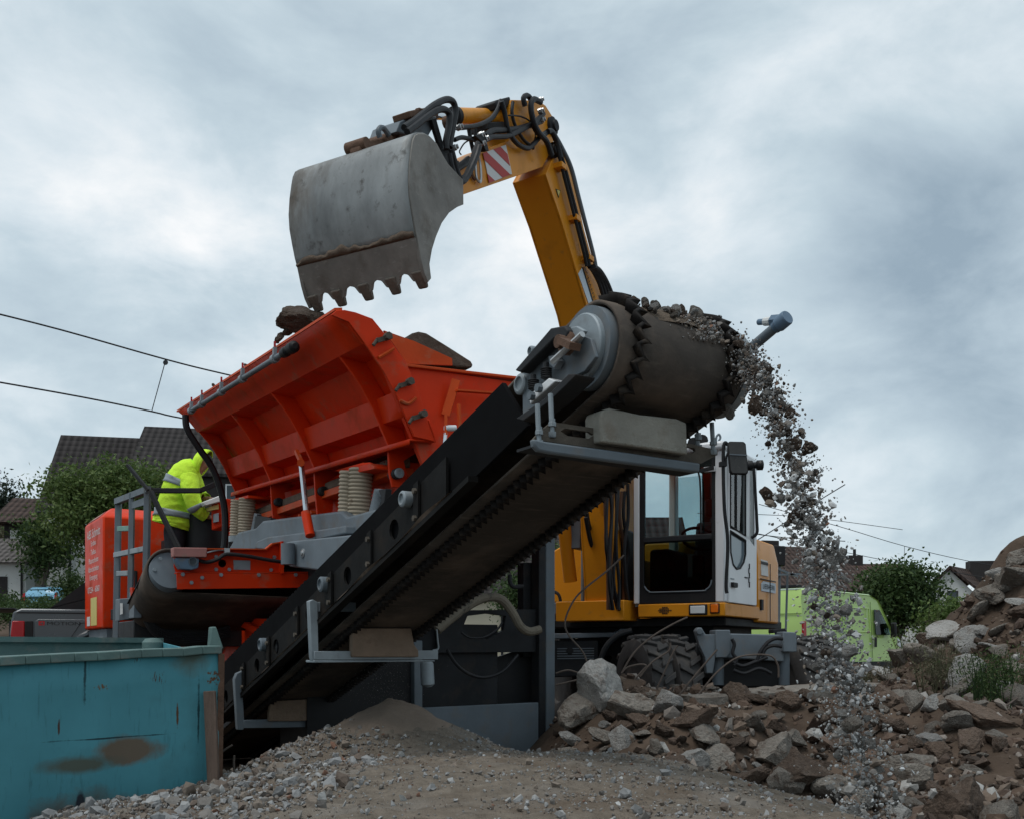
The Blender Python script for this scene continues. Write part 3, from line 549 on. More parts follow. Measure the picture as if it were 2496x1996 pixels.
# ---- engine housing, platform, ladder
def housing():
    u0, u1, v0, v1, z0, z1 = 14.92, 16.45, 2.54, 4.7, 1.29, 2.87
    mb = P(); c = .1
    lo = [(u0, v0), (u0, v1), (u1, v1), (u1, v0)]; hi = [(u0+.28, v0+.16), (u0+.28, v1-.1), (u1-.1, v1-.1), (u1-.1, v0+.16)]
    p = [uvz(a, b, z0) for a, b in lo]+[uvz(a, b, z1) for a, b in lo]+[uvz(a, b, z1+.15) for a, b in hi]
    mb.add(p, [(3, 2, 1, 0), (8, 9, 10, 11)]+[(k*4+i, k*4+(i+1) % 4, k*4+4+(i+1) % 4, k*4+4+i) for k in (0, 1) for i in range(4)])
    h = mb.build('engine_housing', ORANGE, CR, bevel=.025)
    mb = P(); mb.ubox(u0+.04, u1-.04, v0+.05, v1, .5, z0-.004); b = mb.build('housing_base', GREY, CR, bevel=.01)
    mb = P(); mb.ubox(u0+.28, u0+.85, v0+.04, v0+.06, .75, 1.17); mb.build('base_door', LGREY, b, bevel=.004)
    mb = P(); mb.box(uvz(u0+.02, v0+.55, .98), U*.03, V*.04, Z*.035); mb.build('tail_light', REDP, b, bevel=.008)
    mb = P(); mb.ubox(u0-.012, u0, v0+.9, v0+.935, z0, z1-.03); mb.build('door_seam', BLACK, h)
    mb = P(); mb.cyl(uvz(u0-.06, v0+.43, 1.72), uvz(u0-.06, v0+.43, 2.10), .022, 10); mb.box(uvz(u0-.03, v0+.43, 1.73), U*.035, V*.02, Z*.02); mb.box(uvz(u0-.03, v0+.43, 2.09), U*.035, V*.02, Z*.02); mb.build('grab_handle', BLACK, h)
    mb = P(); mb.hexa([uvz(u0+.42, v0+.03, z1+.01), uvz(u0+1.35, v0+.03, z1+.01), uvz(u0+1.35, v0+.12, z1+.10), uvz(u0+.42, v0+.12, z1+.10), uvz(u0+.42, v0+.015, z1+.03), uvz(u0+1.35, v0+.015, z1+.03), uvz(u0+1.35, v0+.11, z1+.115), uvz(u0+.42, v0+.11, z1+.115)]); mb.build('air_intake', PINKB, h)
    cu = (u0+u1)/2-.02
    for s, z, sz, w in (('ABS Schmitt', 2.64, .18, 1.10), ('Erdbau', 2.52, .11, .42), ('Tiefbau', 2.39, .11, .42), ('Pflasterarbeiten', 2.265, .115, .80), ('Abbrucharbeiten', 2.14, .115, .88), ('Entsorgung', 2.02, .11, .64), ('07254 - 6060', 1.83, .125, .98)):
        text(s, 'lettering', h, LABELW, uvz(cu, v0-.002, z), -U, Z, sz, .002, True, w)
    mb = P(); mb.ubox(cu-.28, cu+.22, v0-.007, v0-.001, 1.34, 1.75); mb.build('maintenance_chart', LABELY, h)
    mb = P(); mb.ubox(cu+.30, cu+.55, v0-.007, v0-.001, 1.34, 1.48); mb.build('warning_label', LABELW, h)
    # platform beyond
    mb = P(); mb.ubox(11.25, 14.8, 2.62, 4.4, 1.40, 1.55); mb.build('platform', DGREY, CR, bevel=.01)
    mb = P(); mb.ubox(13.6, 14.8, 3.3, 4.4, 1.555, 2.55); mb.build('engine_block', DGREY, CR, bevel=.02)
    mb = P(); mb.lathe(pd(505, 1372, 12.0), Z, [(.24, 0), (.25, .02), (.25, .55), (.23, .6)], 20); mb.build('hydraulic_tank', BLACK, CR)
    mb = P(); mb.prism([pd(x, y, 11.6) for x, y in ((514, 1230), (540, 1212), (541, 1282), (515, 1292))], V*.22+U*.05); k = mb.build('control_box', ORANGE, CR, bevel=.01)
    mb = P(); mb.prism([pd(x, y, 11.5) for x, y in ((495, 1222), (535, 1207), (541, 1212), (538, 1222), (500, 1232))], U*.25); mb.build('control_cover', LABELW, k, bevel=.01)
    mb = P(); mb.prism([pd(x, y, 11.55) for x, y in ((510, 1234), (533, 1228), (533, 1240), (511, 1243))], U*.2); mb.build('button_panel', LABELY, k)
    mb = P(); mb.prism([pd(x, y, 11.55) for x, y in ((522, 1252), (533, 1249), (533, 1270), (522, 1272))], U*.05); mb.build('display', LGREY, k)
    # ladder with handrail
    mb = P(); mb.bar(pd(289, 1215, 12.0), pd(281, 1640, 12.0), .05, .07); mb.bar(pd(322, 1200, 11.5), pd(317, 1500, 11.5), .05, .06); mb.bar(pd(360, 1192, 11.1), pd(355, 1470, 11.1), .08, .06)
    l = mb.build('ladder', GREY, CR, bevel=.006)
    mb = P(); mb.bar(pd(284, 1222, 12.0), pd(362, 1192, 11.05), .06, .07); mb.prism([pd(318, 1225, 11.5), pd(358, 1208, 11.1), pd(358, 1228, 11.1), pd(318, 1240, 11.5)], U*.03); mb.build('top_rail', GREY, l, bevel=.005)
    for a, b, mt in (((290, 1288, 11.9), (318, 1287, 11.5), M('green_rung', (.16, .30, .25), .6, var=.2, dirt=(.2, .2, .2))), ((281, 1352, 11.95), (353, 1337, 11.15), LGREY), ((288, 1397, 11.9), (316, 1396, 11.5), LGREY)):
        mb = P(); mb.bar(pd(*a), pd(*b), .05, .06); mb.build('rung', mt, l, bevel=.005)
    mb = P(); q = [pd(370, 1195, 11.1), pd(488, 1195, 11.1), pd(532, 1176, 11.2)]; mb.bar(q[0], q[1]+V*.01, .05, .055); mb.bar(q[1], q[2], .05, .055); mb.build('handrail', DGREY, CR, bevel=.005)
    mb = P(); mb.bar(pd(311, 1133, 11.0), pd(362, 1195, 10.9), .04, .035); mb.bar(pd(366, 1195, 10.9), pd(436, 1338, 10.8), .05, .045); mb.build('diagonal_stay', DGREY, CR, bevel=.004)
    mb = P(); mb.prism([pd(x, y, 11.4) for x, y in ((291, 1458), (345, 1455), (345, 1502), (291, 1512))], U*.25); e = mb.build('electric_box', GREY, CR, bevel=.008)
    mb = P(); mb.prism([pd(x, y, 11.37) for x, y in ((293, 1469), (299, 1469), (299, 1495), (293, 1497))], U*.01); mb.build('box_label', LABELW, e)
housing()
# ---- front support frame
def frame():
    uu = 7.0; px = lambda l, u=uu: [pu(a, b, u) for a, b in l]
    mb = P(); mb.prism(px([(1331, 1310), (1353, 1310), (1353, 1870), (1331, 1870)]), U*.14); f = mb.build('support_frame', GREY, CR, bevel=.008)
    mb = P(); mb.prism(px([(1314, 1320), (1330, 1320), (1330, 1870), (1314, 1870)]), U*.12); mb.build('post', DGREY, f, bevel=.006)  # dark face of the same right post, its shade put into darker steel
    mb = P(); mb.prism(px([(1276, 1370), (1312, 1370), (1312, 1600), (1276, 1600)], 7.15), U*.1); mb.build('post', DGREY, f, bevel=.006)
    mb = P(); mb.prism(px([(1010, 1560), (1030, 1560), (1030, 1895), (1010, 1895)], 6.95), U*.12); mb.build('post', GREY, f, bevel=.006)
    mb = P(); mb.prism(px([(1032, 1724), (1313, 1711), (1313, 1850), (1032, 1870)]), U*.05); mb.build('lower_plate', GREY, f, bevel=.006)
    hole = [(1175+47*math.cos(t), 1528+27*math.sin(t)) for t in np.linspace(0, 2*math.pi, 20)[:-1] if not (math.sin(t) < -.2)]
    mb = P(); mb.plate(px([(1066, 1487), (1310, 1484), (1310, 1588), (1066, 1590)], 7.05), [px([(1128+k, y) for k, y in ((0, 1530), (12, 1500), (60, 1494), (105, 1500), (100, 1535), (60, 1556), (20, 1552))], 7.05)], U*.05); mb.build('cross_beam', DGREY, f, bevel=.004)
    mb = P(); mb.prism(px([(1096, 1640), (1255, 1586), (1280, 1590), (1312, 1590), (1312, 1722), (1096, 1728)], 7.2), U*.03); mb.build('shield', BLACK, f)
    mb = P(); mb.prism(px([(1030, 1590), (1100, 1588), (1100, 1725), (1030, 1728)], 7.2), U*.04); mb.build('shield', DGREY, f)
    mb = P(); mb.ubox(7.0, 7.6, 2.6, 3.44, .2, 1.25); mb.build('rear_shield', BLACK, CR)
    mb = P(); mb.tube([pu(x, y, 6.85) for x, y in ((1066, 1535), (1095, 1510), (1150, 1470), (1190, 1455), (1222, 1460), (1248, 1490), (1268, 1525), (1290, 1538), (1316, 1533))], .036, 10); mb.build('thick_hose', MATS['mud_hose'], CR)
    mb = P(); mb.tube([pu(x, y, 6.9) for x, y in ((1090, 1582), (1110, 1615), (1140, 1640), (1180, 1650), (1225, 1635), (1262, 1595))], .014, 8); mb.tube([pu(x, y, 6.9) for x, y in ((1124, 1540), (1145, 1553), (1180, 1552), (1210, 1535), (1225, 1515))], .009, 6); mb.build('cable', HOSE, CR)
    mb = P(); mb.tube([pu(x, y, 6.9) for x, y in ((1243, 1400), (1243, 1418), (1252, 1429), (1275, 1428))], .018, 8); mb.build('pipe', DGREY, CR)
    mb = P(); mb.lathe(pu(1040, 1612, 6.7), -Z+V*.05, [(.045, 0), (.052, .02), (.052, .17), (.03, .19)], 14); mb.build('canister', LGREY, CR)
M('mud_hose', (.17, .145, .11), .85, var=.25, vs=8, dirt=(.03, .03, .03), da=.4, ds=6, bump=.4)
frame()
# ---- main conveyor
def conveyor():
    c0 = (3.02, 2.125); r = .172; sl = .325; n = Vector((1, -sl)).normalized()  # towards the tail in (u, z)
    dn = Vector((-sl, -1)).normalized()  # downwards normal
    T0 = Vector(c0)-dn*r; B0 = Vector(c0)+dn*r; Lc = 6.3
    tl = B0+n*Lc; tt = T0+n*Lc; ct = Vector(c0)+n*Lc
    loop = []
    for i in range(60): loop.append(T0+n*(Lc*(1-i/60)))
    a0 = math.atan2(-dn.y, -dn.x)
    for i in range(25):
        t = a0+math.pi*i/24; loop.append(Vector(c0)+Vector((math.cos(t), math.sin(t)))*r)
    # cosine order: from the top over the outside (towards -u) to the bottom
    for i in range(1, 61): loop.append(B0+n*(Lc*i/60))
    vL, vR = 2.30, 2.80
    def dip(i, v):  # carrying strand troughs
        return 0
    mb = P(); side = []
    # main frame: left side plate
    te = lambda u: 2.12-.2975*(u-3.5)
    le = lambda u: 1.90-.325*(u-3.02)
    pts = [(3.55, te(3.55)+.005), (9.2, te(9.2)), (9.2, le(9.2)+.02), (3.35, le(3.35)+.10)]
    mb.prism([uvz(u, 2.17, z) for u, z in pts], V*.02); f = mb.build('main_conveyor', SKIRT, CR, bevel=.003)
    # steel channel with holes
    def strip(off0, off1, u0, u1, v, holes, th, mat, name):
        o = [uvz(u0, v, le(u0)+off0), uvz(u1, v, le(u1)+off0), uvz(u1, v, le(u1)+off1), uvz(u0, v, le(u0)+off1)]
        hs = [[uvz(u+.055*math.cos(t), v, le(u)+(off0+off1)/2+.052*math.sin(t)) for t in np.linspace(0, 2*math.pi, 13)[:-1]] for u in holes]
        m = P(); m.plate(o, hs, V*th); m.build(name, mat, f)
    strip(.10, .29, 4.0, 9.15, 2.145, [4.55, 5.15, 5.75, 6.35, 6.75, 7.15, 7.5, 7.9, 8.4], .014, DGCH, 'side_channel')
    strip(.06, .085, 3.75, 9.15, 2.12, [], .05, DGCH, 'lower_flange')
    m = P(); m.prism([uvz(3.5, 2.90, te(3.5)+.02), uvz(9.2, 2.90, te(9.2)+.02), uvz(9.2, 2.90, le(9.2)+.1), uvz(3.4, 2.90, le(3.4)+.12)], V*.03); m.build('side_channel', DGCH, f)
    m = P(); m.prism([uvz(3.6, 2.19, te(3.6)+.004), uvz(9.1, 2.19, te(9.1)+.004), uvz(9.1, 2.19, te(9.1)-.01), uvz(3.6, 2.19, te(3.6)-.01)], V*.03); 
    k = 5.9
    while k < 9.0: m.box(uvz(k, 2.18, te(k)+.004), U*.016-Z*.005, V*.008, Z*.007); k += .055
    m.build('skirt_edge', SKIRT, f)
    for k in range(9):
        u = 4.25+k*.55; m = P(); m.prism([uvz(u, 2.128, le(u)+.09), uvz(u+.05, 2.128, le(u+.05)+.09), uvz(u+.05, 2.128, le(u+.05)+.30), uvz(u, 2.128, le(u)+.30)], V*.012); m.build('stiffener_plate', DGCH, f)
        m = P()
        for o in (.13, .26): bolt(m, uvz(u+.025, 2.128, le(u+.025)+o), -V, .015, .014)
        m.build('plate_bolts', MATS['mud_steel'], f)
    m = P(); rows = []
    for i in range(90):
        u = 3.9+i*.058; rows.append([uvz(u, 2.115+.03*q, le(u)+.086+.022*max(0, nz(u, q, 3, 8)+.25)*(1-q)) for q in (0, .3, .6, 1)])
    m.sheet(rows); m.build('mud_ledge', SOILY, f)
    # belt
    m = P(); m.sheet([[uvz(q.x, v, q.y) for v in np.linspace(vL-.06, vR+.06, 9)] for q in loop]); belt = m.build('belt', BELT, f, solid=.014, angle=70)
    # corrugated side walls
    acc = [0]
    for i in range(1, len(loop)): acc.append(acc[-1]+(loop[i]-loop[i-1]).length)
    def at(s):
        i = min(len(acc)-2, max(0, int(np.searchsorted(acc, s))-1)); t = (s-acc[i])/(acc[i+1]-acc[i]); p = loop[i].lerp(loop[i+1], t)
        e = (loop[min(i+2, len(loop)-1)]-loop[max(i-1, 0)]).normalized(); return p, Vector((e.y, -e.x)), e
    for v in (vL+.02, vR-.02):
        m = P(); s = 2.2; rows = []; j = 0
        while s < acc[-1]-.1:
            p, nn, e = at(s); nn = nn if (p-Vector(c0)).dot(nn) > 0 or True else -nn
            ph = j % 4; off = (-.024, .0, .024, .0)[ph]; tilt = .012 if ph in (1, 2) else -.012
            base = p; tip = p+nn*.046+e*tilt
            rows.append([uvz(base.x, v+off*.7, base.y), uvz(((base+tip)/2).x, v+off, ((base+tip)/2).y), uvz(tip.x, v+off*1.15, tip.y)]); s += .0128; j += 1
        m.sheet(rows); m.build('corrugated_edge', TOOTH, belt, smooth=True, solid=.014, angle=20)
    # head drum
    m = P(); m.lathe(uvz(c0[0], vL-.09, c0[1]), V, [(.03, 0), (r-.018, .001), (r-.018, vR-vL+.18), (.03, vR-vL+.182)], 48); d = m.build('head_drum', GREY, f)
    m = P(); m.lathe(uvz(c0[0], 2.215, c0[1]), -V, [(r+.002, -.09), (.158, -.06), (.150, -.02), (.140, 0), (.13, .004)], 48); m.build('rubber_rim', BLACK, d)
    m = P(); m.lathe(uvz(c0[0], 2.205, c0[1]), -V, [(.124, -.03), (.124, .012), (.119, .018), (.05, .02)], 48); m.build('bearing_disc', LGREY, d)
    m = P(); m.lathe(uvz(c0[0], 2.89, c0[1]), V, [(r+.005, -.02), (r+.005, .02), (r-.02, .03)], 40); m.build('outer_disc', LGREY, d)
    # head side plate
    vv = 2.165; px = lambda l, v=vv: [pv(a, b, v) for a, b in l]
    m = P(); m.prism(px([(1273, 905), (1290, 872), (1372, 803), (1388, 806), (1440, 826), (1452, 870), (1425, 905), (1398, 918), (1330, 972), (1274, 1016)]), V*.016); hs = m.build('head_plate', GREY, f, bevel=.003)
    m = P(); m.prism(px([(1254, 903), (1342, 800), (1375, 794), (1384, 806), (1380, 826), (1350, 826), (1268, 908)], 2.11), V*.05); m.build('upper_guard', DGREY, hs, bevel=.006)
    m = P(); m.prism(px([(1257, 1020), (1330, 968), (1385, 912), (1403, 912), (1400, 920), (1340, 978), (1275, 1026)], 2.09), V*.09); m.build('lower_angle', DGREY, hs, bevel=.004)
    m = P(); m.prism(px([(1288, 964), (1337, 922), (1354, 929), (1303, 974), (1292, 986)], 2.10), V*.06); m.build('white_block', WHITE, hs, bevel=.004)
    m = P(); q1 = pv(1300, 966, 2.1); q2 = pv(1318, 947, 2.1); bolt(m, q1, -V, .017, .02); bolt(m, q2, -V, .017, .02); m.build('block_bolt', GREY, hs)
    for x, y0, y1 in ((1301, 922, 952), (1332, 893, 926)):
        a, b = pv(x, y1, 2.13), pv(x-1, y0, 2.13); prof = []
        for i in range(31): prof.append((.017+.006*abs(math.sin(math.pi*5*i/30)), (b-a).length*(.1+.75*i/30)))
        m = P(); m.lathe(a, b-a, prof, 12); m.cyl(a, b+(b-a)*.25, .012, 8); m.build('tension_spring', DGREY, hs)
    m = P(); m.cyl(pv(1347, 882, 2.10), pv(1420, 815, 2.10), .012, 8); m.build('tension_rod', ZINC, hs)
    m = P(); m.lathe(pv(1388, 838, 2.14), -V, [(.045, 0), (.047, .02), (.025, .03), (.025, .055)], 12); m.bar(pv(1372, 832, 2.09), pv(1402, 846, 2.09), .05, .025); m.build('bearing_nut', RUST, hs)
    m = P(); m.prism(px([(1336, 868), (1350, 866), (1362, 880), (1350, 900), (1338, 890)], 2.13), V*.03); m.build('lug_plate', GREY, hs, bevel=.004)
    m = P(); m.prism(px([(1380, 800), (1405, 795), (1424, 806), (1406, 835), (1392, 852), (1378, 840)], 2.135), V*.02); m.build('slide_plate', LGREY, hs, bevel=.004)
    # rollers seen on the left side
    for x, y, rr_ in ((1264, 936, .042), (978, 1215, .040), (779, 1423, .045), (632, 1570, .045), (1291, 855, .02), (520, 1690, .045)):
        q = pv(x, y, 2.15 if x > 1200 else 2.10); m = P(); m.lathe(q+V*.22, -V, [(rr_, 0), (rr_, .215), (rr_*.88, .22), (rr_*.70, .222), (rr_*.66, .212), (rr_*.3, .21)], 20); m.build('roller', LGREY if x > 900 else GREY, f)
    for x, y in ((838, 1432), (672, 1580)):
        q = pv(x, y, 2.17); m = P(); m.lathe(q+V*.05, -V, [(.055, 0), (.055, .06), (.03, .065)], 20); m.build('roller', BLACK, f)
    # head cross bar with scraper
    uu = 3.06; pq = lambda l, u=uu: [pu(a, b, u) for a, b in l]
    sl1 = [(1366, 1050), (1378, 1044), (1436, 1052), (1448, 1060), (1438, 1069), (1384, 1062)]; sl2 = [(1640, 1092), (1652, 1086), (1692, 1091), (1696, 1098), (1688, 1104), (1648, 1099)]
    m = P(); m.plate(pq([(1300, 1070), (1318, 1050), (1342, 1031), (1352, 1029), (1470, 1046), (1690, 1082), (1749, 1097), (1749, 1108), (1709, 1129)], 3.02), [pq(sl1, 3.02), pq(sl2, 3.02)], U*.014); m.build('cross_shelf', MATS['mud_steel'], f)
    m = P(); m.prism(pq([(1300, 1068), (1332, 1075), (1500, 1098), (1708, 1128), (1706, 1151), (1500, 1125), (1345, 1104), (1314, 1098), (1303, 1086)], 2.985), U*.03); m.build('cross_bar', GREY, f, bevel=.008)
    m = P(); m.prism([pu(1303, 1088, 2.99), pu(1706, 1150, 2.99), pu(1706, 1150, 2.99)+U*.12, pu(1303, 1088, 2.99)+U*.12], Z*.01); m.build('cross_flange', DGREY, f)
    m = P(); m.prism(pq([(1463, 1012), (1468, 1000), (1488, 994), (1560, 1010), (1650, 1020), (1674, 1030), (1677, 1108), (1620, 1098), (1465, 1076)], 2.975), U*.10); m.build('scraper_block', BLOCK, f, bevel=.008)
    for (x, y0, y1, v) in ((1310, 985, 1066, 2.0), (1342, 960, 1046, 2.06), (1735, 1030, 1090, 2.86), (1698, 1058, 1078, 2.80)):
        m = P(); p0, p1 = pv(x, y0, v), pv(x+4, y1, v); m.cyl(p0, p1-Z*.02, .0095, 8); m.lathe(p1+Z*.01, Z, [(.016, 0), (.016, .014), (.012, .016), (.012, .028)], 6); m.lathe(p1-Z*.03, Z, [(.012, 0), (.016, .006), (.016, .02)], 6); m.build('hanger_rod', LGREY, f)
    # middle cross bar
    uu = 5.54
    m = P(); m.prism(pq([(754, 1464), (763, 1460), (774, 1466), (777, 1606), (764, 1614), (760, 1600)], uu), U*.05); m.prism(pq([(764, 1466), (868, 1467), (868, 1490), (774, 1490)], uu+.02), U*.03); m.prism(pq([(766, 1586), (1068, 1584), (1068, 1606), (766, 1607)], uu-.02), U*.012); m.prism(pq([(766, 1608), (1060, 1608), (1060, 1611), (766, 1614)], uu-.02), U*.14); m.build('cross_bar', LGREY, f, bevel=.003)
    m = P(); m.prism(pq([(859, 1550), (862, 1530), (1003, 1530), (1010, 1570), (1020, 1583), (1021, 1600), (859, 1600)], uu-.05), U*.05); m.build('scraper_block', BLOCKB, f, bevel=.006)
    m = P(); m.tube([pu(x, y, uu) for x, y in ((1064, 1532), (1067, 1560), (1068, 1580), (1055, 1584))], .006, 6); m.build('hook', LGREY, f)
    # lower cross bar
    uu = 7.05
    m = P(); m.prism(pq([(572, 1655), (578, 1640), (592, 1634), (620, 1618), (690, 1610), (690, 1632), (640, 1638), (596, 1644), (590, 1660), (596, 1760), (594, 1778), (580, 1778)], uu), U*.06); m.prism(pq([(594, 1754), (850, 1746), (850, 1770), (594, 1774)], uu-.01), U*.02); m.build('cross_bar', GREY, f, bevel=.004)
    m = P(); m.prism(pq([(655, 1738), (660, 1708), (785, 1702), (790, 1756), (655, 1757)], uu-.04), U*.04); m.build('scraper_block', BLOCKB, f, bevel=.006)
    # spray bar on the far side
    m = P(); a, b = pv(1806, 870, 2.95), pv(1898, 792, 2.95); m.cyl(a-(b-a)*.6, b, .020, 14); sb = m.build('spray_pipe', GREY, f)
    m = P(); d_ = (b-a).normalized(); m.lathe(b-d_*.02, d_, [(.024, 0), (.026, .015), (.030, .02), (.030, .065), (.027, .07)], 14); q = b+d_*.03; w = (pv(1849, 786, 2.95)-q); m.cyl(q, q+w*.45, .024, 6); m.cyl(q-w*.1, q+w, .012, 10); m.build('pipe_fitting', BLUEM, sb)
    m = P(); m.cyl(q+w*.5, q+w*.75, .017, 10); m.build('nozzle', LABELW, sb)
    # fines carried on the belt
    m = P(); rows = []
    for i in range(60):
        s = acc[60]-1.2+i*.024; p, nn, e = at(min(s, acc[60]+.30)); rows.append([(lambda q: uvz(q.x, v, q.y))(p+nn*((.055+.03*nz(i*.2, v*8, 1, 3)+.02*nz(i*.6, v*20, 1, 3))*max(.02, math.cos((v-2.57)/.23*math.pi/2))*(1-sst(40, 59, i)*.75))) for v in np.linspace(2.36, 2.78, 16)])
    m.sheet(rows); o = m.build('belt_load', SAND, f); o['kind'] = 'stuff'
conveyor()
# ================================================================ excavator
EXC = thing('wheeled_excavator', 'amber wheeled excavator with white cab holding its raised bucket over the hopper', 'excavator', Vector((1.9, 11.75, 0)), -AE)
def Q(): return MB()
def xp(l, r): return [ex(a, b, r) for a, b in l]
M('brown_hose', (.10, .05, .03), .7, var=.3, vs=6)
def boom():
    hw = .18
    outl = [(1330, 425), (1345, 395), (1360, 372), (1378, 366), (1392, 400), (1406, 480), (1424, 560), (1446, 640), (1468, 735), (1500, 860), (1545, 1100), (1552, 1300), (1555, 1440), (1500, 1470), (1490, 1300), (1486, 1100), (1462, 890), (1434, 757), (1402, 650), (1368, 536), (1352, 490)]
    mb = Q(); o = xp(outl, hw); mb.prism([p-ER*.008 for p in o], -ER*(2*hw-.016)); b = mb.build('boom', YEL, EXC, bevel=.006)
    mb = Q(); mb.prism(o, -ER*.03); mb.build('side_web', YEL, b, bevel=.004)
    mb = Q(); mb.prism([p-ER*(2*hw-.03) for p in o], -ER*.03); mb.build('side_web', YEL, b, bevel=.004)
    # closed under-plate details
    mb = Q(); mb.prism(xp([(1338, 452), (1352, 490), (1358, 488), (1346, 448)], .13), -ER*.26); mb.build('under_lug', YEL, b)
    mb = Q(); mb.cyl(ex(1352, 366, .20), ex(1352, 366, -.05)-ER*.16, .07, 20); mb.lathe(ex(1352, 366, .2), ER, [(.05, 0), (.05, .03), (.02, .04)], 14); mb.build('boom_pin', DGREY, b)
    # label strip with writing and warning triangle
    q = xp([(1409, 668), (1418, 654), (1421, 664), (1450, 760), (1441, 760)], hw+.003); mb = Q(); mb.prism(q, ER*.003); mb.build('label_strip', M('pale_sticker', (.55, .62, .68), .5, var=.06), b)
    q = xp([(1418, 652), (1421, 652), (1454, 760), (1450, 760)], hw+.004); mb = Q(); mb.prism(q, ER*.003); mb.build('dark_strip', BLACK, b)
    a, c = ex(1424, 654, hw+.005), ex(1455, 752, hw+.005); d = (c-a); yd = d.cross(ER)
    yd = yd if yd.z > 0 else -yd
    text('SCHAEFER', 'lettering', b, BLACK, a+yd.normalized()*-.01, d, ER.cross(d), .055, .004, False, d.length*.9)
    mb = Q(); t3 = xp([(1354, 461), (1366, 465), (1361, 483)], hw+.003); mb.prism(t3, ER*.003); t = mb.build('warning_triangle', BLACK, b)
    cc = sum(t3, Vector())/3; mb = Q(); mb.prism([cc+(p-cc)*.72+ER*.004 for p in t3], ER*.002); mb.build('triangle_fill', LABELY, t)
    # steel pipes and clamps along the side
    for off, r in ((0, .022), (16, .022), (-6, .017)):
        pts = [(1352, 330), (1362+off*.5, 362), (1376+off, 410), (1394+off, 480), (1412+off, 550), (1430+off, 620), (1436+off, 650)]
        mb = Q(); mb.tube(xp(pts, hw+.06), r, 10); mb.build('steel_pipe', DGREY if off != 16 else GREY, b)
    for x, y in ((1362, 408), (1398, 535), (1430, 632)):
        mb = Q(); p = ex(x, y, hw+.03); mb.box(p, ER*.06, EF*.05, Z*.025); mb.build('pipe_clamp', YEL, b, bevel=.004)
    for k in range(4):
        mb = Q(); mb.tube(xp([(1436+k*4, 650), (1446+k*6, 662), (1462+k*7, 695), (1474+k*8, 740), (1490+k*8, 820), (1505+k*6, 900)], hw+.05+k*.02), .022, 8); mb.build('boom_hose', HOSE, b)
    # boom cylinders
    for r, x0 in ((-.42, 1.75), (.10, 2.45)):
        mb = Q(); a, c = E(.28+.25*(x0-1.75), r, x0), E(.62, r, 3.05); mb.cyl(a, c, .075, 18); mb.build('boom_cylinder', YEL, EXC)
        mb = Q(); mb.cyl(c, E(.80, r, 3.75), .042, 14); mb.build('piston_rod', CHROME, EXC)
    mb = Q(); mb.ebox(-.5, .05, -.24, -.20, 1.4, 2.0); mb.ebox(-.5, .05, .20, .24, 1.4, 2.0); mb.ebox(.0, .45, -.52, .30, 1.30, 1.52); mb.build('boom_bracket', YEL, EXC, bevel=.01)
    mb = Q(); mb.ebox(.02, .26, -.22, .24, 1.52, 2.30); mb.build('boom_foot_shade_block', BLACK, EXC, bevel=.03)  # black block added to darken the boom foot, in place of shadow and hoses
    for k in range(9):
        mb = Q(); x = 1474+k*7; mb.tube(xp([(x, 1170+random.randint(-10, 30)), (x+random.randint(-6, 6), 1260), (x+random.randint(-8, 10), 1340), (x+random.randint(-6, 10), 1420), (x+random.randint(-8, 12), 1485)], .22+.03*(k % 3)), .020, 6, 4); mb.build('hydraulic_hose', HOSE if k % 3 else MATS['brown_hose'], EXC)
    mb = Q(); mb.ebox(.15, .4, -.36, -.24, 2.1, 2.45); mb.build('valve_block', GREY, EXC, bevel=.01)
    for pts in (((1430, 1250), (1440, 1290), (1475, 1305), (1510, 1290), (1535, 1260)), ((1428, 1260), (1440, 1320), (1460, 1370), (1475, 1395)), ((1455, 1400), (1470, 1385), (1500, 1383), (1528, 1395), (1536, 1440), (1532, 1480)), ((1460, 1405), (1475, 1395), (1500, 1392), (1518, 1405), (1522, 1450), (1520, 1490)), ((1478, 1180), (1480, 1280), (1482, 1400), (1500, 1480)), ((1490, 1200), (1494, 1300), (1498, 1400), (1510, 1480)), ((1526, 1200), (1524, 1260), (1500, 1300))):
        mb = Q(); mb.tube(xp(pts, -.05-.03*random.random()), .024, 8); mb.build('hydraulic_hose', HOSE, EXC)
    mb = Q(); mb.tube(xp([(1512, 1390), (1520, 1362), (1536, 1354), (1542, 1355)], .1), .018, 8); mb.build('grey_pipe', LGREY, EXC)
    for x, y in ((1450, 1425), (1478, 1424), (1515, 1423)):
        mb = Q(); p = ex(x, y, -.1); mb.box(p, ER*.04, EF*.03, Z*.02); mb.build('hose_clamp', LGREY, EXC, bevel=.004)
    mb = Q(); p = ex(1443, 1453, -.15); mb.box(p, ER*.06, EF*.06, Z*.10); mb.build('valve_box', LGREY, EXC, bevel=.01)
    mb = Q(); p = ex(1440, 1432, -.12); mb.box(p, ER*.025, EF*.03, Z*.012); mb.build('red_knob', REDP, EXC)
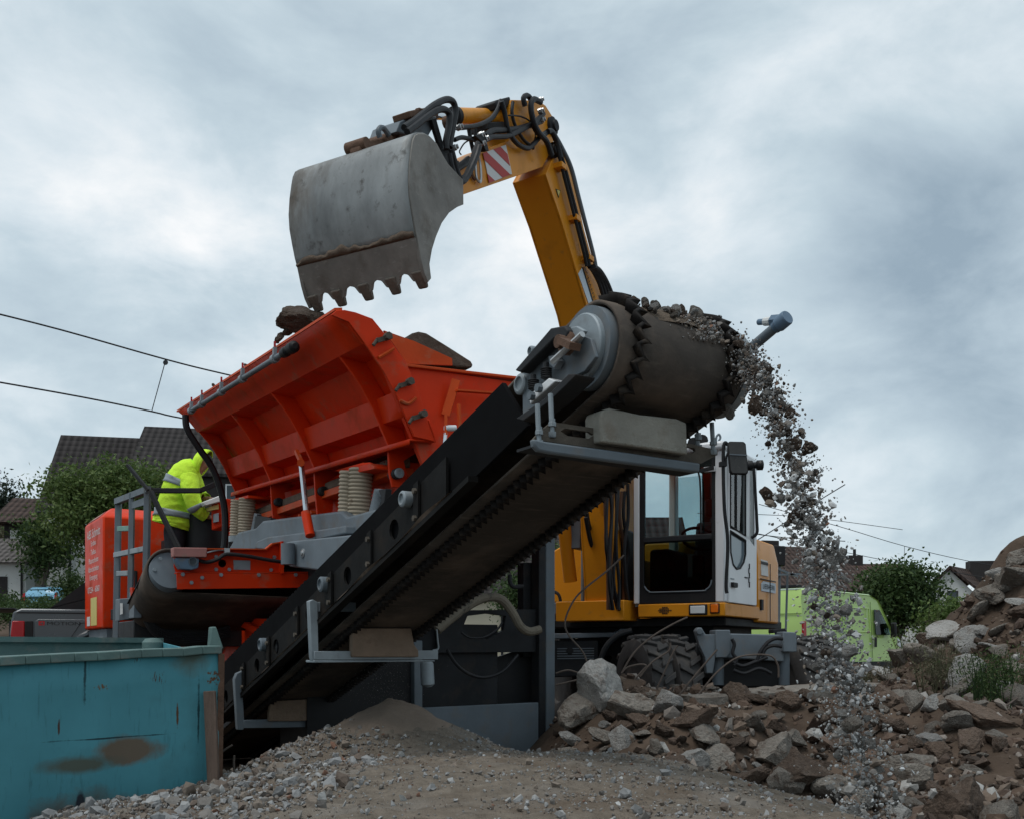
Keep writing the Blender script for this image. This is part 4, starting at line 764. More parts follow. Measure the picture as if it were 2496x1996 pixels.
def stick():
    hw = .14
    o = [(1100, 440), (1100, 482), (1126, 476), (1322, 408), (1342, 372), (1353, 330), (1347, 285), (1330, 258), (1312, 246), (1246, 244), (1240, 300), (1240, 344), (1195, 360), (1165, 374), (1132, 396)]
    mb = Q(); p = xp(o, hw); mb.prism([a-ER*.01 for a in p], -ER*(2*hw-.02)); s = mb.build('stick', YEL, EXC, bevel=.006)
    mb = Q(); mb.prism(p, -ER*.02); mb.build('side_web', YEL, s, bevel=.004)
    # reflective board: white with slanted red bars
    q = [(1177, 374), (1232, 354), (1247, 425), (1192, 447)]; mb = Q(); mb.prism(xp(q, hw+.003), ER*.005); bd = mb.build('warning_board', M('board_white', (.62, .62, .61), .5, var=.06, dirt=(.4, .36, .3), da=.25, ds=8), s)
    red = M('board_red', (.42, .035, .03), .5, var=.08, dirt=(.4, .3, .25), da=.2, ds=8)
    def bl(a, b):  # a across, b down, 0..1
        p0, p1, p2, p3 = [Vector((*k, 0)) for k in q]; t = p0.lerp(p1, a); bt = p3.lerp(p2, a); w = t.lerp(bt, b); return ex(w.x, w.y, hw+.009)
    for poly in ([(0, 0), (.16, 0), (.94, 1), (.60, 1), (0, .22)], [(.46, 0), (.78, 0), (1, .32), (1, .72)], [(0, .68), (.26, 1), (0, 1)]):
        mb = Q(); mb.prism([bl(a, b) for a, b in poly], ER*.002); mb.build('red_bar', red, bd)
    mb = Q(); mb.bar(ex(1232, 352, hw), ex(1246, 428, hw), .012, .02); mb.build('weld_seam', YEL, s)
    # bucket cylinder
    a, b = ex(1108, 284, 0), ex(1252, 286, 0); mb = Q(); mb.cyl(a, b, .066, 24); c = mb.build('bucket_cylinder', YEL, EXC)
    mb = Q(); mb.cyl(ex(1060, 283, 0), a, .034, 16); mb.build('piston_rod', CHROME, c)
    mb = Q(); mb.lathe(a, b-a, [(.05, -.03), (.074, -.02), (.074, .03), (.066, .04)], 22); mb.build('gland', DGREY, c)
    mb = Q(); p = ex(1085, 301, .05); mb.cyl(p, p+ER*.05, .05, 12); mb.build('port', RUST, c)
    mb = Q(); mb.prism(xp([(1206, 250), (1212, 244), (1243, 236), (1246, 250), (1235, 264), (1210, 268)], .12), -ER*.22); mb.build('valve_bank', BLACK, s, bevel=.01)
    mb = Q(); mb.prism(xp([(1190, 298), (1238, 296), (1240, 318), (1190, 316)], .1), -ER*.2); mb.build('dark_block', DGREY, s, bevel=.01)
    mb = Q(); mb.lathe(ex(1346, 309, hw+.01), ER, [(.085, -.02), (.085, .02), (.05, .03), (.05, .05)], 16); mb.build('stick_pin', DGREY, s)
    mb = Q(); mb.prism(xp([(1146, 335), (1170, 328), (1180, 372), (1172, 372), (1162, 350)], hw+.03), ER*.05); mb.build('hose_bracket', BLACK, s, bevel=.005)
    for x, y in ((1173, 330), (1184, 340), (1176, 352), (1120, 312), (1318, 272), (1322, 294), (1318, 245), (1108, 362)):
        mb = Q(); p = ex(x, y, hw+.07); mb.lathe(p-ER*.03, (ER*.6+Vector((.5, 0, .3))), [(.018, 0), (.024, .005), (.024, .04), (.018, .045), (.018, .06)], 8); mb.build('hose_fitting', ZINC, s)
    # link arms
    mb = Q(); mb.prism(xp([(975, 297), (990, 290), (1064, 284), (1062, 300), (1044, 333), (1000, 330), (966, 322)], .12), -ER*.26); l = mb.build('bucket_link', GREY, EXC, bevel=.006)
    mb = Q(); mb.prism(xp([(1052, 292), (1063, 288), (1072, 320), (1083, 358), (1098, 420), (1118, 462), (1108, 465), (1082, 410), (1074, 362), (1060, 318)], .16), -ER*.03); mb.build('rocker_arm', BLACK, l, bevel=.004)
    mb = Q(); mb.prism(xp([(1052, 292), (1063, 288), (1083, 358), (1118, 462), (1108, 465), (1074, 362)], -.13), -ER*.03); mb.build('rocker_arm', BLACK, l, bevel=.004)
    mb = Q(); a = ex(977, 289, .18); b2 = ex(1035, 275, -.2); mb.bar(ex(978, 286, .1), ex(1036, 274, .1), .16, .045); mb.cyl(ex(1022, 281, .17), ex(1022, 281, -.17), .05, 12); mb.build('link_top', RUST, l, bevel=.006)
    mb = Q(); mb.prism(xp([(1073, 364), (1094, 358), (1108, 375), (1110, 430), (1118, 462), (1098, 440), (1080, 405)], .15), -ER*.3); mb.build('stick_nose', BLACK, s, bevel=.008)
    # quick coupler on the bucket back
    mb = Q(); mb.prism(xp([(878, 362), (880, 346), (890, 337), (900, 340), (960, 328), (966, 318), (985, 316), (994, 330), (990, 345), (880, 374)], .06), -ER*.10); qc = mb.build('quick_coupler', RUST, EXC, bevel=.015)
    for x in (895, 950, 982):
        mb = Q(); mb.cyl(ex(x, 350-(x-895)*.19, .09), ex(x, 350-(x-895)*.19, .09)-ER*.18, .045, 14); mb.build('coupler_pin', RUST, qc)
    mb = Q(); mb.tube(xp([(926, 336), (922, 322), (926, 313), (934, 313), (942, 322), (948, 330)], .1), .02, 8); mb.build('lifting_eye', GREY, qc)
def bucket():
    hw = .5375
    rt = lambda l: [ex(a, b, hw) for a, b in l]
    # outer back curve seen at the right side, from the top lip down to the cutting edge
    shell = [(1062, 352), (1046, 335), (1030, 327), (1016, 327), (1008, 332), (1003, 345), (1000, 365), (996, 400), (994, 440), (996, 480), (1002, 520), (1008, 556), (1013, 578), (1020, 610), (1027, 640), (1036, 664)]
    sp = rt(shell); n = 15
    mb = Q(); mb.sheet([[p-ER*(2*hw*i/(n-1)) for i in range(n)] for p in sp[:13]]); b = mb.build('bucket', BUCKET, EXC, solid=.02, angle=50)
    # thicker lower plate with scalloped edge and tooth shanks
    def e(k, i): return sp[k]-ER*i
    w0, w1 = sp[12], sp[15]; dirv = (w1-w0); L_ = dirv.length; dirv = dirv.normalized(); nrm = ER.cross(dirv).normalized()
    nrm = nrm if nrm.dot(EF) > 0 else -nrm
    tc_ = [.055, .29, .5375, .79, 1.02]; out = []
    for i in range(121):
        x = 2*hw*i/120; k = min(abs(x-t) for t in tc_); dep = L_*(.90+.10*sst(.14, .04, k))+.045*sst(.085, .045, k); out.append((x, dep))
    poly = [w0-ER*0+nrm*.012, ]+[]
    pts = [w0-ER*x+dirv*dd+nrm*.014 for x, dd in out]; top = [w0-ER*2*hw+nrm*.014, w0+nrm*.014]
    mb = Q(); mb.plate(pts+top, [], -nrm*.035); mb.build('cutting_edge', BUCKET2, b, angle=30)
    for x in tc_:
        x = min(max(x, .05), 2*hw-.05); mb = Q(); q = w0-ER*x+dirv*(L_*.92)
        a_ = [q+ER*.048-nrm*.035, q-ER*.048-nrm*.035, q-ER*.048+nrm*.035, q+ER*.048+nrm*.035]; q2 = q+dirv*.125-nrm*.012
        b_ = [q2+ER*.036-nrm*.02, q2-ER*.036-nrm*.02, q2-ER*.036+nrm*.012, q2+ER*.036+nrm*.012]
        mb.hexa(a_+b_); mb.build('tooth', MATS['tooth_steel'], b, bevel=.012)
    mb = Q()
    rows = []
    for k in range(3):
        rows.append([w0-ER*(2*hw*i/60)-dirv*(.085*(1-k/2)*max(.05, .45+.9*nz(i*.07, 3, 1, 6)+.25*nz(i*.3, 5, 1, 2)))+nrm*(.013+.006*(k == 1)) for i in range(61)])
    mb.sheet(rows); mb.build('mud_strip', SOILY, b, solid=.006)
    side = [(1062, 352), (1078, 382), (1090, 402), (1126, 440), (1127, 500), (1112, 506), (1092, 520), (1074, 545), (1060, 578), (1050, 610), (1044, 645), (1048, 680), (1040, 690), (1030, 664)]
    for k, r in ((1, hw), (-1, -hw)):
        o = [p for p in sp[1:13]][::-1]; poly = [p-ER*(0 if k > 0 else 2*hw) for p in rt(side)]+[p-ER*(0 if k > 0 else 2*hw) for p in rt([(1022, 630)])]+[p-ER*(0 if k > 0 else 2*hw) for p in o]
        mb = Q(); mb.plate([p+ER*(.012*k) for p in poly], [], -ER*(.028*k)); mb.build('side_plate', BUCKET2, b, bevel=.004)
    # hoses in loops around the stick
    HO = [(((985, 312), (1010, 295), (1035, 275), (1060, 256), (1085, 244), (1103, 248), (1110, 270), (1106, 300), (1100, 330), (1095, 360)), .2, .026), (((992, 322), (1015, 305), (1045, 282), (1070, 268), (1088, 270), (1096, 285), (1093, 315), (1087, 345), (1088, 365)), .22, .026),
          (((1100, 365), (1108, 395), (1116, 425), (1124, 437), (1136, 428), (1148, 400), (1158, 370), (1165, 350)), .24, .024), (((1095, 375), (1102, 410), (1115, 440), (1130, 442), (1145, 420), (1160, 385), (1168, 358)), .26, .024),
          (((1182, 332), (1200, 320), (1225, 318), (1255, 316), (1285, 308), (1320, 296)), .18, .026), (((1178, 345), (1200, 335), (1235, 333), (1262, 322), (1300, 300), (1325, 278)), .2, .022),
          (((1221, 246), (1212, 270), (1195, 292), (1165, 306), (1135, 311), (1112, 312)), .16, .020), (((1222, 248), (1230, 275), (1240, 320), (1260, 350), (1285, 362), (1300, 352), (1315, 335)), .2, .022),
          (((1280, 260), (1276, 240), (1285, 234), (1294, 245), (1296, 275), (1302, 310), (1318, 330), (1335, 322)), .22, .024), (((1318, 250), (1300, 243), (1294, 262), (1300, 295), (1312, 322), (1332, 345), (1345, 380)), .25, .026),
          (((1108, 342), (1125, 336), (1148, 340), (1168, 345)), .17, .018), (((1142, 312), (1148, 345), (1155, 375)), .12, .018), (((1158, 310), (1160, 345), (1165, 372)), .1, .016), (((1250, 250), (1248, 275), (1255, 305), (1275, 340), (1300, 362)), .17, .016), (((1335, 322), (1345, 322), (1356, 345), (1366, 385)), .24, .026), (((1110, 395), (1112, 410), (1130, 400), (1142, 390)), .15, .03)]
    for pts, r, th in HO:
        mb = Q(); mb.tube(xp(pts, r), th, 10); mb.build('hydraulic_hose', HOSE, EXC)
    mb = Q(); mb.tube(xp([(1145, 342), (1132, 350), (1122, 365), (1120, 372), (1124, 378)], .16), .006, 6); mb.tube(xp([(1240, 282), (1270, 285), (1295, 300), (1305, 330), (1300, 350)], .19), .007, 6); mb.build('thin_cable', HOSE, EXC)
    mb = Q(); p = [ex(x, y, .17) for x, y in ((1158, 378), (1160, 425), (1165, 442), (1172, 440), (1170, 400), (1162, 376))]; mb.tube(p, .012, 6); mb.build('hook_bracket', ZINC, EXC)
    mb = Q(); mb.tube(xp([(1148, 410), (1152, 430), (1158, 438)], .16), .014, 6); mb.build('small_bracket', RUST, EXC)
M('tooth_steel', (.17, .145, .12), .7, .3, var=.3, vs=12, bump=.4)
boom(); stick(); bucket()
M('seat_cloth', (.055, .058, .062), .85, var=.2)
def house():
    # slewing platform and engine hood
    def hull(plan, z0, z1, inset, ztop, name, mat):
        mb = Q(); c = Vector((sum(p[0] for p in plan)/len(plan), sum(p[1] for p in plan)/len(plan))); n = len(plan)
        lv = [[E(a, b, z) for a, b in plan] for z in (z0, z1)]+[[E(c.x+(a-c.x)*(1-inset), c.y+(b-c.y)*(1-inset), ztop) for a, b in plan]]
        mb.add([p for l in lv for p in l], [tuple(range(n-1, -1, -1)), tuple(range(2*n, 3*n))]+[(k*n+i, k*n+(i+1) % n, (k+1)*n+(i+1) % n, (k+1)*n+i) for k in (0, 1) for i in range(n)])
        return mb.build(name, mat, EXC, bevel=.02, angle=50)
    rear = [(-.90, 1.35)]+[(-1.72-.55*math.sin(t), .78+.56*math.cos(t)) for t in np.linspace(.05, math.pi/2, 8)]+[(-2.27-.02, -.4)]+[(-1.72-.55*math.cos(t), -.62-.52*math.sin(t)) for t in np.linspace(.1, math.pi/2, 6)]+[(-.90, -1.12)]
    h = hull(rear, 1.30, 2.02, .05, 2.26, 'engine_hood', YEL)
    mb = Q(); mb.prism([E(.31, .40, 1.335), E(.31, 1.36, 1.335), E(.31, 1.36, 1.475), E(.31, .40, 1.475)], -EF*1.25); b = mb.build('platform_skirt', YEL, EXC, bevel=.012)
    mb = Q(); mb.ebox(-2.1, .1, -1.05, 1.3, 1.24, 1.33); mb.build('turntable', DGREY, EXC, bevel=.01)
    mb = Q(); mb.ebox(-1.5, -.1, -.5, 1.1, .92, 1.24); mb.build('slew_ring', BLACK, EXC)
    mb = Q(); mb.prism([E(-.55, -1.12, 1.56), E(-.55, -.30, 1.56), E(-.55, -.30, 2.26), E(-.55, -.98, 2.24), E(-.55, -1.12, 2.17)], -EF*1.0); s = mb.build('side_tank', YEL, EXC, bevel=.02)
    mb = Q(); mb.ebox(-1.6, -.45, -1.16, -.32, 1.42, 1.555); mb.build('step_box', GREY, EXC, bevel=.01)
    mb = Q(); mb.ebox(-1.5, -.38, -1.12, -.36, 1.18, 1.42); mb.build('tool_box', DGREY, EXC, bevel=.01)
    mb = Q(); mb.tube([E(-.44, -.62, 1.5), E(-.44, -.62, 2.55), E(-.44, -.66, 2.66), E(-.46, -.78, 2.68)], .022, 8); mb.build('grab_rail', GREY, EXC)
    mb = Q(); mb.tube([E(-.42, -1.12, 1.72), E(-.42, -.94, 1.66), E(-.42, -.90, 1.52)], .02, 8); mb.tube([E(-1.2, -1.0, 2.1), E(-1.2, -.95, 2.5), E(-1.2, -.8, 2.2)], .014, 6); mb.build('grab_rail', DGREY, EXC)
    # hood seams, stickers
    sd = lambda l: [E(t, 1.352, z) for t, z in l]
    mb = Q(); mb.prism([p+ER*.006 for p in sd([(-.97, 1.80), (-1.60, 1.80), (-1.60, 1.788), (-.97, 1.788)])], ER*.01); mb.prism([p+ER*.006 for p in sd([(-1.36, 1.32), (-1.37, 1.32), (-1.37, 1.99), (-1.36, 1.99)])], ER*.008); mb.build('hood_seam', BLACK, h)
    a = E(-1.0, 1.345, 2.0); mb = Q(); mb.prism([E(-1.02, 1.345, 1.84), E(-1.30, 1.345, 1.84), E(-1.30, 1.335, 2.02), E(-1.02, 1.335, 2.02)], ER*.014); mb.build('notice_label', LABELW, h)
    mb = Q(); mb.prism([E(-1.02, 1.355, 1.97), E(-1.30, 1.355, 1.97), E(-1.30, 1.35, 2.0), E(-1.02, 1.35, 2.0)], ER*.006); mb.build('label_header', DGREY, h)
    mb = Q(); mb.prism([E(-1.02, 1.35, 1.66), E(-1.62, 1.35, 1.66), E(-1.62, 1.35, 1.775), E(-1.1, 1.35, 1.775), E(-1.02, 1.35, 1.74)], ER*.008); st = mb.build('name_band', MATS['pale_sticker'], h)
    text('LIEBHERR', 'lettering', st, DGREY, E(-1.06, 1.36, 1.69), -EF, Z, .08, .002, False, .5)
    mb = Q(); mb.ebox(-1.06, -.98, 1.35, 1.372, 1.44, 1.56); mb.build('hood_latch', BLACK, h)
    # cab
    f0, bk, l, r_, z0, z1 = .30, -.86, .345, 1.352, 1.48, 3.10
    wl = [(l+.075, 1.50), (r_-.105, 1.50), (r_-.105, 3.03), (l+.075, 3.03)]
    mb = Q(); mb.ebox(f0-.05, f0, l, l+.07, z0, z1-.06); mb.build('cab_pillar', WHITE, EXC, bevel=.012)
    cab = MB(); cab.ebox(f0-.10, f0+.004, r_-.10, r_, z0, z1-.06); cab.ebox(bk, bk+.12, l, l+.08, z0, z1-.06); cab.ebox(bk, bk+.10, r_-.09, r_, z0, z1-.06)
    c = cab.build('cab', WHITE, EXC, bevel=.014)
    mb = Q(); mb.ebox(bk-.03, f0+.05, l-.01, r_+.012, z1-.06, z1+.03); mb.build('cab_roof', WHITE, c, bevel=.03)
    mb = Q(); mb.ebox(bk, f0-.02, l+.01, r_-.01, z0-.03, z0+.02); mb.build('cab_floor', GREY, c)
    fr = lambda l_: [E(f0-.03, a, b) for a, b in l_]
    rc = lambda a0, a1, b0, b1, q, qb: [(a0+qb*(1-math.cos(t)), b0+qb*(1-math.sin(t))) for t in np.linspace(0, math.pi/2, 5)]+[(a1-qb*(1-math.sin(t)), b0+qb*(1-math.cos(t))) for t in np.linspace(0, math.pi/2, 5)]+[(a1-q*(1-math.cos(t)), b1-q*(1-math.sin(t))) for t in np.linspace(0, math.pi/2, 4)]+[(a0+q*(1-math.sin(t)), b1-q*(1-math.cos(t))) for t in np.linspace(0, math.pi/2, 4)]
    up = rc(l+.13, r_-.135, 2.19, 2.98, .04, .02); lo = rc(l+.12, r_-.135, 1.60, 2.12, .02, .11)
    mb = Q(); mb.plate(fr([(l+.07, z0), (r_-.10, z0), (r_-.10, z1-.06), (l+.07, z1-.06)]), [fr(up), fr(lo)], EF*.03); ws = mb.build('windscreen_frame', BLACK, c, bevel=.004)
    mb = Q(); mb.prism([E(f0-.018, a, b) for a, b in up], EF*.006); mb.build('windscreen', GLASS, ws, smooth=False)
    mb = Q(); mb.prism([E(f0-.018, a, b) for a, b in lo], EF*.006); mb.build('lower_windscreen', GLASSD, ws, smooth=False)
    mb = Q(); mb.tube([E(f0+.004, a, b) for a, b in lo[1:10]], .008, 6, 2); mb.build('glass_gasket', GREY, ws)
    mb = Q(); mb.bar(E(f0+.02, l+.13, 2.155), E(f0+.02, r_-.13, 2.155), .03, .05); mb.build('crossbar', DGREY, ws, bevel=.005)
    mb = Q(); mb.tube([E(f0+.03, 1.02, 3.0), E(f0+.03, 1.10, 2.75), E(f0+.03, 1.11, 2.2)], .010, 6, 3); mb.bar(E(f0+.02, 1.10, 2.84), E(f0+.02, 1.25, 2.86), .02, .04); mb.tube([E(f0+.03, .98, 3.0), E(f0+.03, 1.09, 2.82)], .012, 6, 1); mb.build('wiper', BLACK, ws)
    mb = Q(); mb.box(E(f0+.01, 1.20, 2.85), ER*.06, EF*.015, Z*.025); mb.build('wiper_mount', WHITE, ws)
    # side with door
    sd = lambda l_: [E(a, r_-.012, b) for a, b in l_]
    win_u = [(.17, 2.27), (.17, 2.98), (-.36, 2.98), (-.36, 2.22)]; win_l = [(.17, 2.22), (-.36, 2.17), (-.36, 2.02), (-.30, 1.93), (-.18, 1.86), (-.04, 1.84), (.08, 1.88), (.16, 2.0)]
    mb = Q(); mb.plate(sd([(f0-.10, z0), (bk+.10, z0), (bk+.10, 2.12), (-.50, 2.2), (-.50, z1-.06), (f0-.10, z1-.06)]), [sd(win_u), sd(win_l)], ER*.03); d = mb.build('cab_door', WHITE, c, bevel=.006)
    for w, nm in ((win_u, 'door_window'), (win_l, 'door_window')):
        mb = Q(); mb.prism([E(a, r_-.004, b) for a, b in w], ER*.006); mb.build(nm, GLASS if w is win_u else M('door_glass_low', (.16, .21, .24), .12, var=.1), d, smooth=False)
        mb = Q(); cc = Vector((sum(a for a, b in w)/len(w), sum(b for a, b in w)/len(w))); ring = [E(a, r_+.018, b) for a, b in w]; mb.tube(ring+[ring[0]], .012, 6, 1); mb.build('window_rubber', BLACK, d)
    mb = Q(); mb.bar(E(-.07, r_+.006, 2.26), E(-.07, r_+.006, 2.96), .012, .02); mb.build('sash_bar', DGREY, d)
    mb = Q(); mb.prism([E(a, r_-.01, b) for a, b in ((-.56, 2.2), (-.74, 2.1), (-.74, 2.98), (-.56, 2.98))], ER*.008); mb.build('rear_side_window', GLASSD, c, smooth=False)
    mb = Q(); mb.ebox(-.56, -.53, r_-.03, r_+.012, 2.05, 3.04); mb.ebox(-.80, -.74, r_-.03, r_+.008, 2.05, 3.04); mb.build('rear_pillar', WHITE, c, bevel=.005)
    mb = Q(); mb.ebox(.0, .15, r_+.018, r_+.05, 1.64, 1.69); mb.build('door_handle', BLACK, d, bevel=.006)
    mb = Q(); mb.ebox(.04, .16, r_+.018, r_+.022, 1.72, 1.735); mb.build('door_badge', LGREY, d)
    mb = Q()
    for k in range(5): mb.box(E(-.50+.02*(k % 2), r_+.02, 1.70+.05*k), EF*.008, ER*.006, Z*.03)
    mb.box(E(-.38, r_+.02, 1.77), EF*.05, ER*.006, Z*.006); mb.build('paint_scratches', DGREY, d)
    mb = Q(); mb.ebox(bk, bk+.03, l+.08, r_-.09, z0, 2.1); mb.build('cab_rear_wall', GREY, c)
    mb = Q(); mb.prism([E(bk+.01, a, b) for a, b in ((l+.08, 2.1), (r_-.09, 2.1), (r_-.09, 3.0), (l+.08, 3.0))], EF*.006); mb.build('rear_window', GLASS, c, smooth=False)
    # inside
    mb = Q(); mb.prism([E(t, .78, z) for t, z in ((-.35, 1.62), (-.02, 1.64), (-.02, 1.78), (-.3, 1.76), (-.42, 2.42), (-.53, 2.40), (-.5, 1.75))], ER*.44); seat = mb.build('driver_seat', MATS['seat_cloth'], c, bevel=.05)
    mb = Q(); mb.prism([E(t, .88, z) for t, z in ((-.42, 2.46), (-.40, 2.66), (-.49, 2.66), (-.52, 2.46))], ER*.24); mb.build('headrest', BLACK, seat, bevel=.04)
    mb = Q(); mb.prism([E(t, .93, z) for t, z in ((.1, 1.5), (-.02, 1.5), (.02, 2.0), (.10, 2.0))], ER*.12); col_ = mb.build('steering_column', BLACK, c, bevel=.02)
    mb = Q(); ctr = E(.03, .99, 2.17); ax = (Z*.8-EF*.5).normalized(); x, y = frame_of(ax); mb.tube([ctr+x*(.19*math.cos(t))+y*(.19*math.sin(t)) for t in np.linspace(0, 2*math.pi, 25)], .016, 8, 1); mb.bar(ctr-x*.18, ctr+x*.18, .03, .02); mb.build('steering_wheel', BLACK, col_)
    mb = Q(); mb.ebox(-.5, .1, .44, .68, 1.5, 2.08); mb.ebox(-.5, .02, 1.22, 1.30, 1.6, 2.06); mb.build('console', MATS['seat_cloth'], c, bevel=.04)
    mb = Q(); mb.ebox(-.85, -.75, .74, .84, 2.1, 3.03); mb.build('inner_pillar', DGREY, c, bevel=.02)
    mb = Q(); mb.ebox(-.2, .22, .95, 1.24, 2.90, 3.03); mb.build('sun_blind', BLACK, c)
    # mirrors, rails, lamps
    mb = Q(); o = pd(1799, 1115, 9.95); pr = [(-.095+.03*(1-math.cos(t)), 0) for t in (0,)]
    m4 = [(a*.095, b*.165) for a, b in ((-1, -.85), (-.8, -1), (.8, -1), (1, -.85), (1, .85), (.8, 1), (-.8, 1), (-1, .85))]
    mx_, tilt = Vector((1, .1, 0)).normalized(), Vector((-.08, 0, 1))
    mb.prism([o+mx_*a+tilt*b for a, b in m4], Vector((0, .05, 0))); mr = mb.build('side_mirror', BLACK, EXC, bevel=.012)
    mb = Q(); mb.prism([o+mx_*(a*.88)+tilt*(b*.92)+Vector((0, -.004, 0)) for a, b in m4], Vector((0, .006, 0))); mb.build('mirror_glass', DLENS, mr)
    mb = Q(); mb.bar(o+mx_*-.09+Z*.03+Vector((0, -.012, 0)), o+mx_*.09+Z*.025+Vector((0, -.012, 0)), .012, .012); mb.build('mirror_clip', GREY, mr)
    mb = Q(); mb.tube([pd(x, y, 10.0) for x, y in ((1772, 1445), (1770, 1420), (1774, 1320), (1766, 1240), (1763, 1140), (1764, 1090), (1768, 1078), (1774, 1084))], .018, 8); mb.tube([pd(x, y, 10.0) for x, y in ((1776, 1100), (1770, 1115), (1770, 1135))], .012, 6); mb.box(pd(1762, 1131, 10.0), Vector((.035, 0, 0)), Vector((0, .03, 0)), Z*.022); mb.build('mirror_bracket', DGREY, EXC)
    mb = Q(); mb.tube([pd(x, y, 10.9) for x, y in ((1832, 1310), (1845, 1298), (1845, 1270), (1840, 1180), (1836, 1130))], .017, 8); mb.build('door_rail', DGREY, EXC)
    mb = Q(); mb.lathe(pd(1822, 1134, 10.7), Vector((1, -.1, .02)), [(.05, 0), (.055, .02), (.055, .05), (.035, .06), (.035, .09), (.055, .1), (.055, .16), (.03, .17)], 12); mb.build('work_lamp', BLACK, EXC)
    for x, y in ((1712, 1075), (1690, 1082)):
        mb = Q(); mb.lathe(pd(x, y, 10.35), Vector((-.2, -1, 0)), [(.05, 0), (.06, .03), (.06, .06)], 12); mb.build('roof_lamp', BLACK, EXC)
    mb = Q(); mb.tube([pd(x, y, 10.3) for x, y in ((1745, 1088), (1746, 1066), (1752, 1058), (1756, 1066), (1752, 1074))], .012, 6); mb.build('roof_hook', GREY, EXC)
    # lamps in the skirt
    mb = Q(); p = E(.315, 1.075, 1.405); mb.box(p, ER*.10, EF*.012, Z*.055); hl = mb.build('headlight', BLACK, b, bevel=.01)
    mb = Q(); mb.box(p+EF*.014, ER*.08, EF*.006, Z*.04); mb.build('lens', LENS, hl, bevel=.012)
    mb = Q(); p = E(.315, 1.255, 1.415); mb.box(p, ER*.05, EF*.010, Z*.052); tl_ = mb.build('indicator', BLACK, b, bevel=.006)
    mb = Q(); mb.box(p+EF*.012, ER*.04, EF*.006, Z*.042); mb.build('lens', AMBER, tl_, bevel=.008)
    mb = Q()
    for i, k in ((-2, 1), (-1, 2), (0, 3), (1, 2), (2, 1)):
        for j in range(-k, k+1): mb.box(E(.312, .70+j*.022+(.0 if i % 2 else .008), 1.405+i*.016), ER*.008, EF*.003, Z*.0055)
    mb.build('vent_slots', BLACK, b)
house()
def undercarriage():
    A = Vector((2.3, 10.4, 0)); G = Vector((.28, -.96, 0)).normalized(); K = Vector((.96, .28, 0)).normalized(); Rr = .53
    def wheel(ctr, sgn):
        mb = Q(); w = .13
        mb.lathe(ctr-K*w*1.0, K, [(.27, .02), (.30, -.005), (.40, -.012), (.475, .012), (.495, .05), (.50, w), (.495, 2*w-.05), (.475, 2*w-.012), (.40, 2*w+.012), (.30, 2*w+.005), (.27, 2*w-.02)], 40); t = mb.build('tyre', TYRE, EXC)
        m2 = Q(); n = 18
        for i in range(n):
            for k in (-1, 1):
                a0 = 2*math.pi*(i+.25*k)/n; a1 = a0+.16
                def pt(a, off, r): return ctr+K*off+G*(r*math.cos(a))+Z*(r*math.sin(a))
                q = [(a0-.04, .0*k), (a0+.06, .0*k), (a1+.07, .13*k), (a1-.05, .13*k)]
                m2.hexa([pt(a, o-.01*k, .485) for a, o in q]+[pt(a, o-.01*k, .535 if abs(o) < .05 else .525) for a, o in q])
        m2.build('tread_lugs', TYRE, t, bevel=.008)
        m3 = Q(); m3.lathe(ctr-K*w, K, [(.10, .06), (.24, .05), (.27, .02), (.27, 2*w-.02), (.24, 2*w-.05), (.10, 2*w-.06)], 28); m3.build('rim', DGREY, t)
    for ax in (0, 2.35):
        for off in (-1.0, -.70, .70, 1.0): wheel(A-G*ax+K*off+Z*.62, off)
        mb = Q(); mb.cyl(A-G*ax-K*.9+Z*.62, A-G*ax+K*.9+Z*.62, .11, 14); mb.build('axle', DGREY, EXC)
    mb = Q(); c = A-G*1.2; mb.box(c+Z*.85, G*1.45, K*.42, Z*.16); mb.build('chassis', DGREY, EXC, bevel=.02)
    # outrigger frame between the wheels
    d = 9.75; pp = lambda l, d=d: [pd(a, b, d) for a, b in l]
    Y = Vector((0, 1, 0))
    mb = Q(); mb.prism(pp([(1745, 1542), (1912, 1546), (1912, 1612), (1745, 1600)]), Y*.18); o = mb.build('outrigger_beam', GREY, EXC, bevel=.012)
    mb = Q(); mb.prism(pp([(1744, 1534), (1780, 1534), (1782, 1588), (1772, 1602), (1744, 1602)], 9.68), Y*.3); mb.build('beam_end', GREY, o, bevel=.01); mb = Q(); mb.prism(pp([(1908, 1538), (1942, 1540), (1943, 1588), (1908, 1588)], 9.68), Y*.3); mb.build('beam_end', GREY, o, bevel=.01)
    mb = Q(); mb.prism(pp([(1694, 1536), (1700, 1528), (1710, 1528), (1720, 1545), (1744, 1545), (1744, 1602), (1738, 1640), (1722, 1640), (1718, 1600), (1704, 1570)], 9.7), Y*.1); mb.lathe(pd(1705, 1538, 9.69), -Y, [(.035, -.01), (.035, .02), (.015, .022)], 14); mb.build('outrigger_arm', GREY, o, bevel=.008)
    mb = Q(); mb.cyl(pd(1750, 1600, 9.85), pd(1750, 1668, 9.85), .06, 16); mb.build('outrigger_leg', GREY, o); mb = Q(); mb.cyl(pd(1911, 1588, 9.85), pd(1911, 1668, 9.85), .055, 16); mb.build('outrigger_leg', GREY, o)
    mb = Q(); mb.box(pd(1830, 1640, 9.95), Vector((.34, 0, 0)), Y*.1, Z*.14); mb.build('lower_guard', BLACK, o, bevel=.02)
    for pts in (((1784, 1556), (1790, 1570), (1786, 1590), (1795, 1605), (1790, 1620)), ((1908, 1556), (1890, 1555), (1870, 1566), (1852, 1590), (1846, 1612)), ((1906, 1575), (1885, 1572), (1866, 1580), (1858, 1600)), ((1786, 1612), (1810, 1622), (1840, 1612), (1870, 1600)), ((1788, 1632), (1815, 1640), (1850, 1628), (1880, 1640))):
        mb = Q(); mb.tube([pd(x, y, 9.62) for x, y in pts], .018, 8); mb.build('outrigger_hose', HOSE, o)
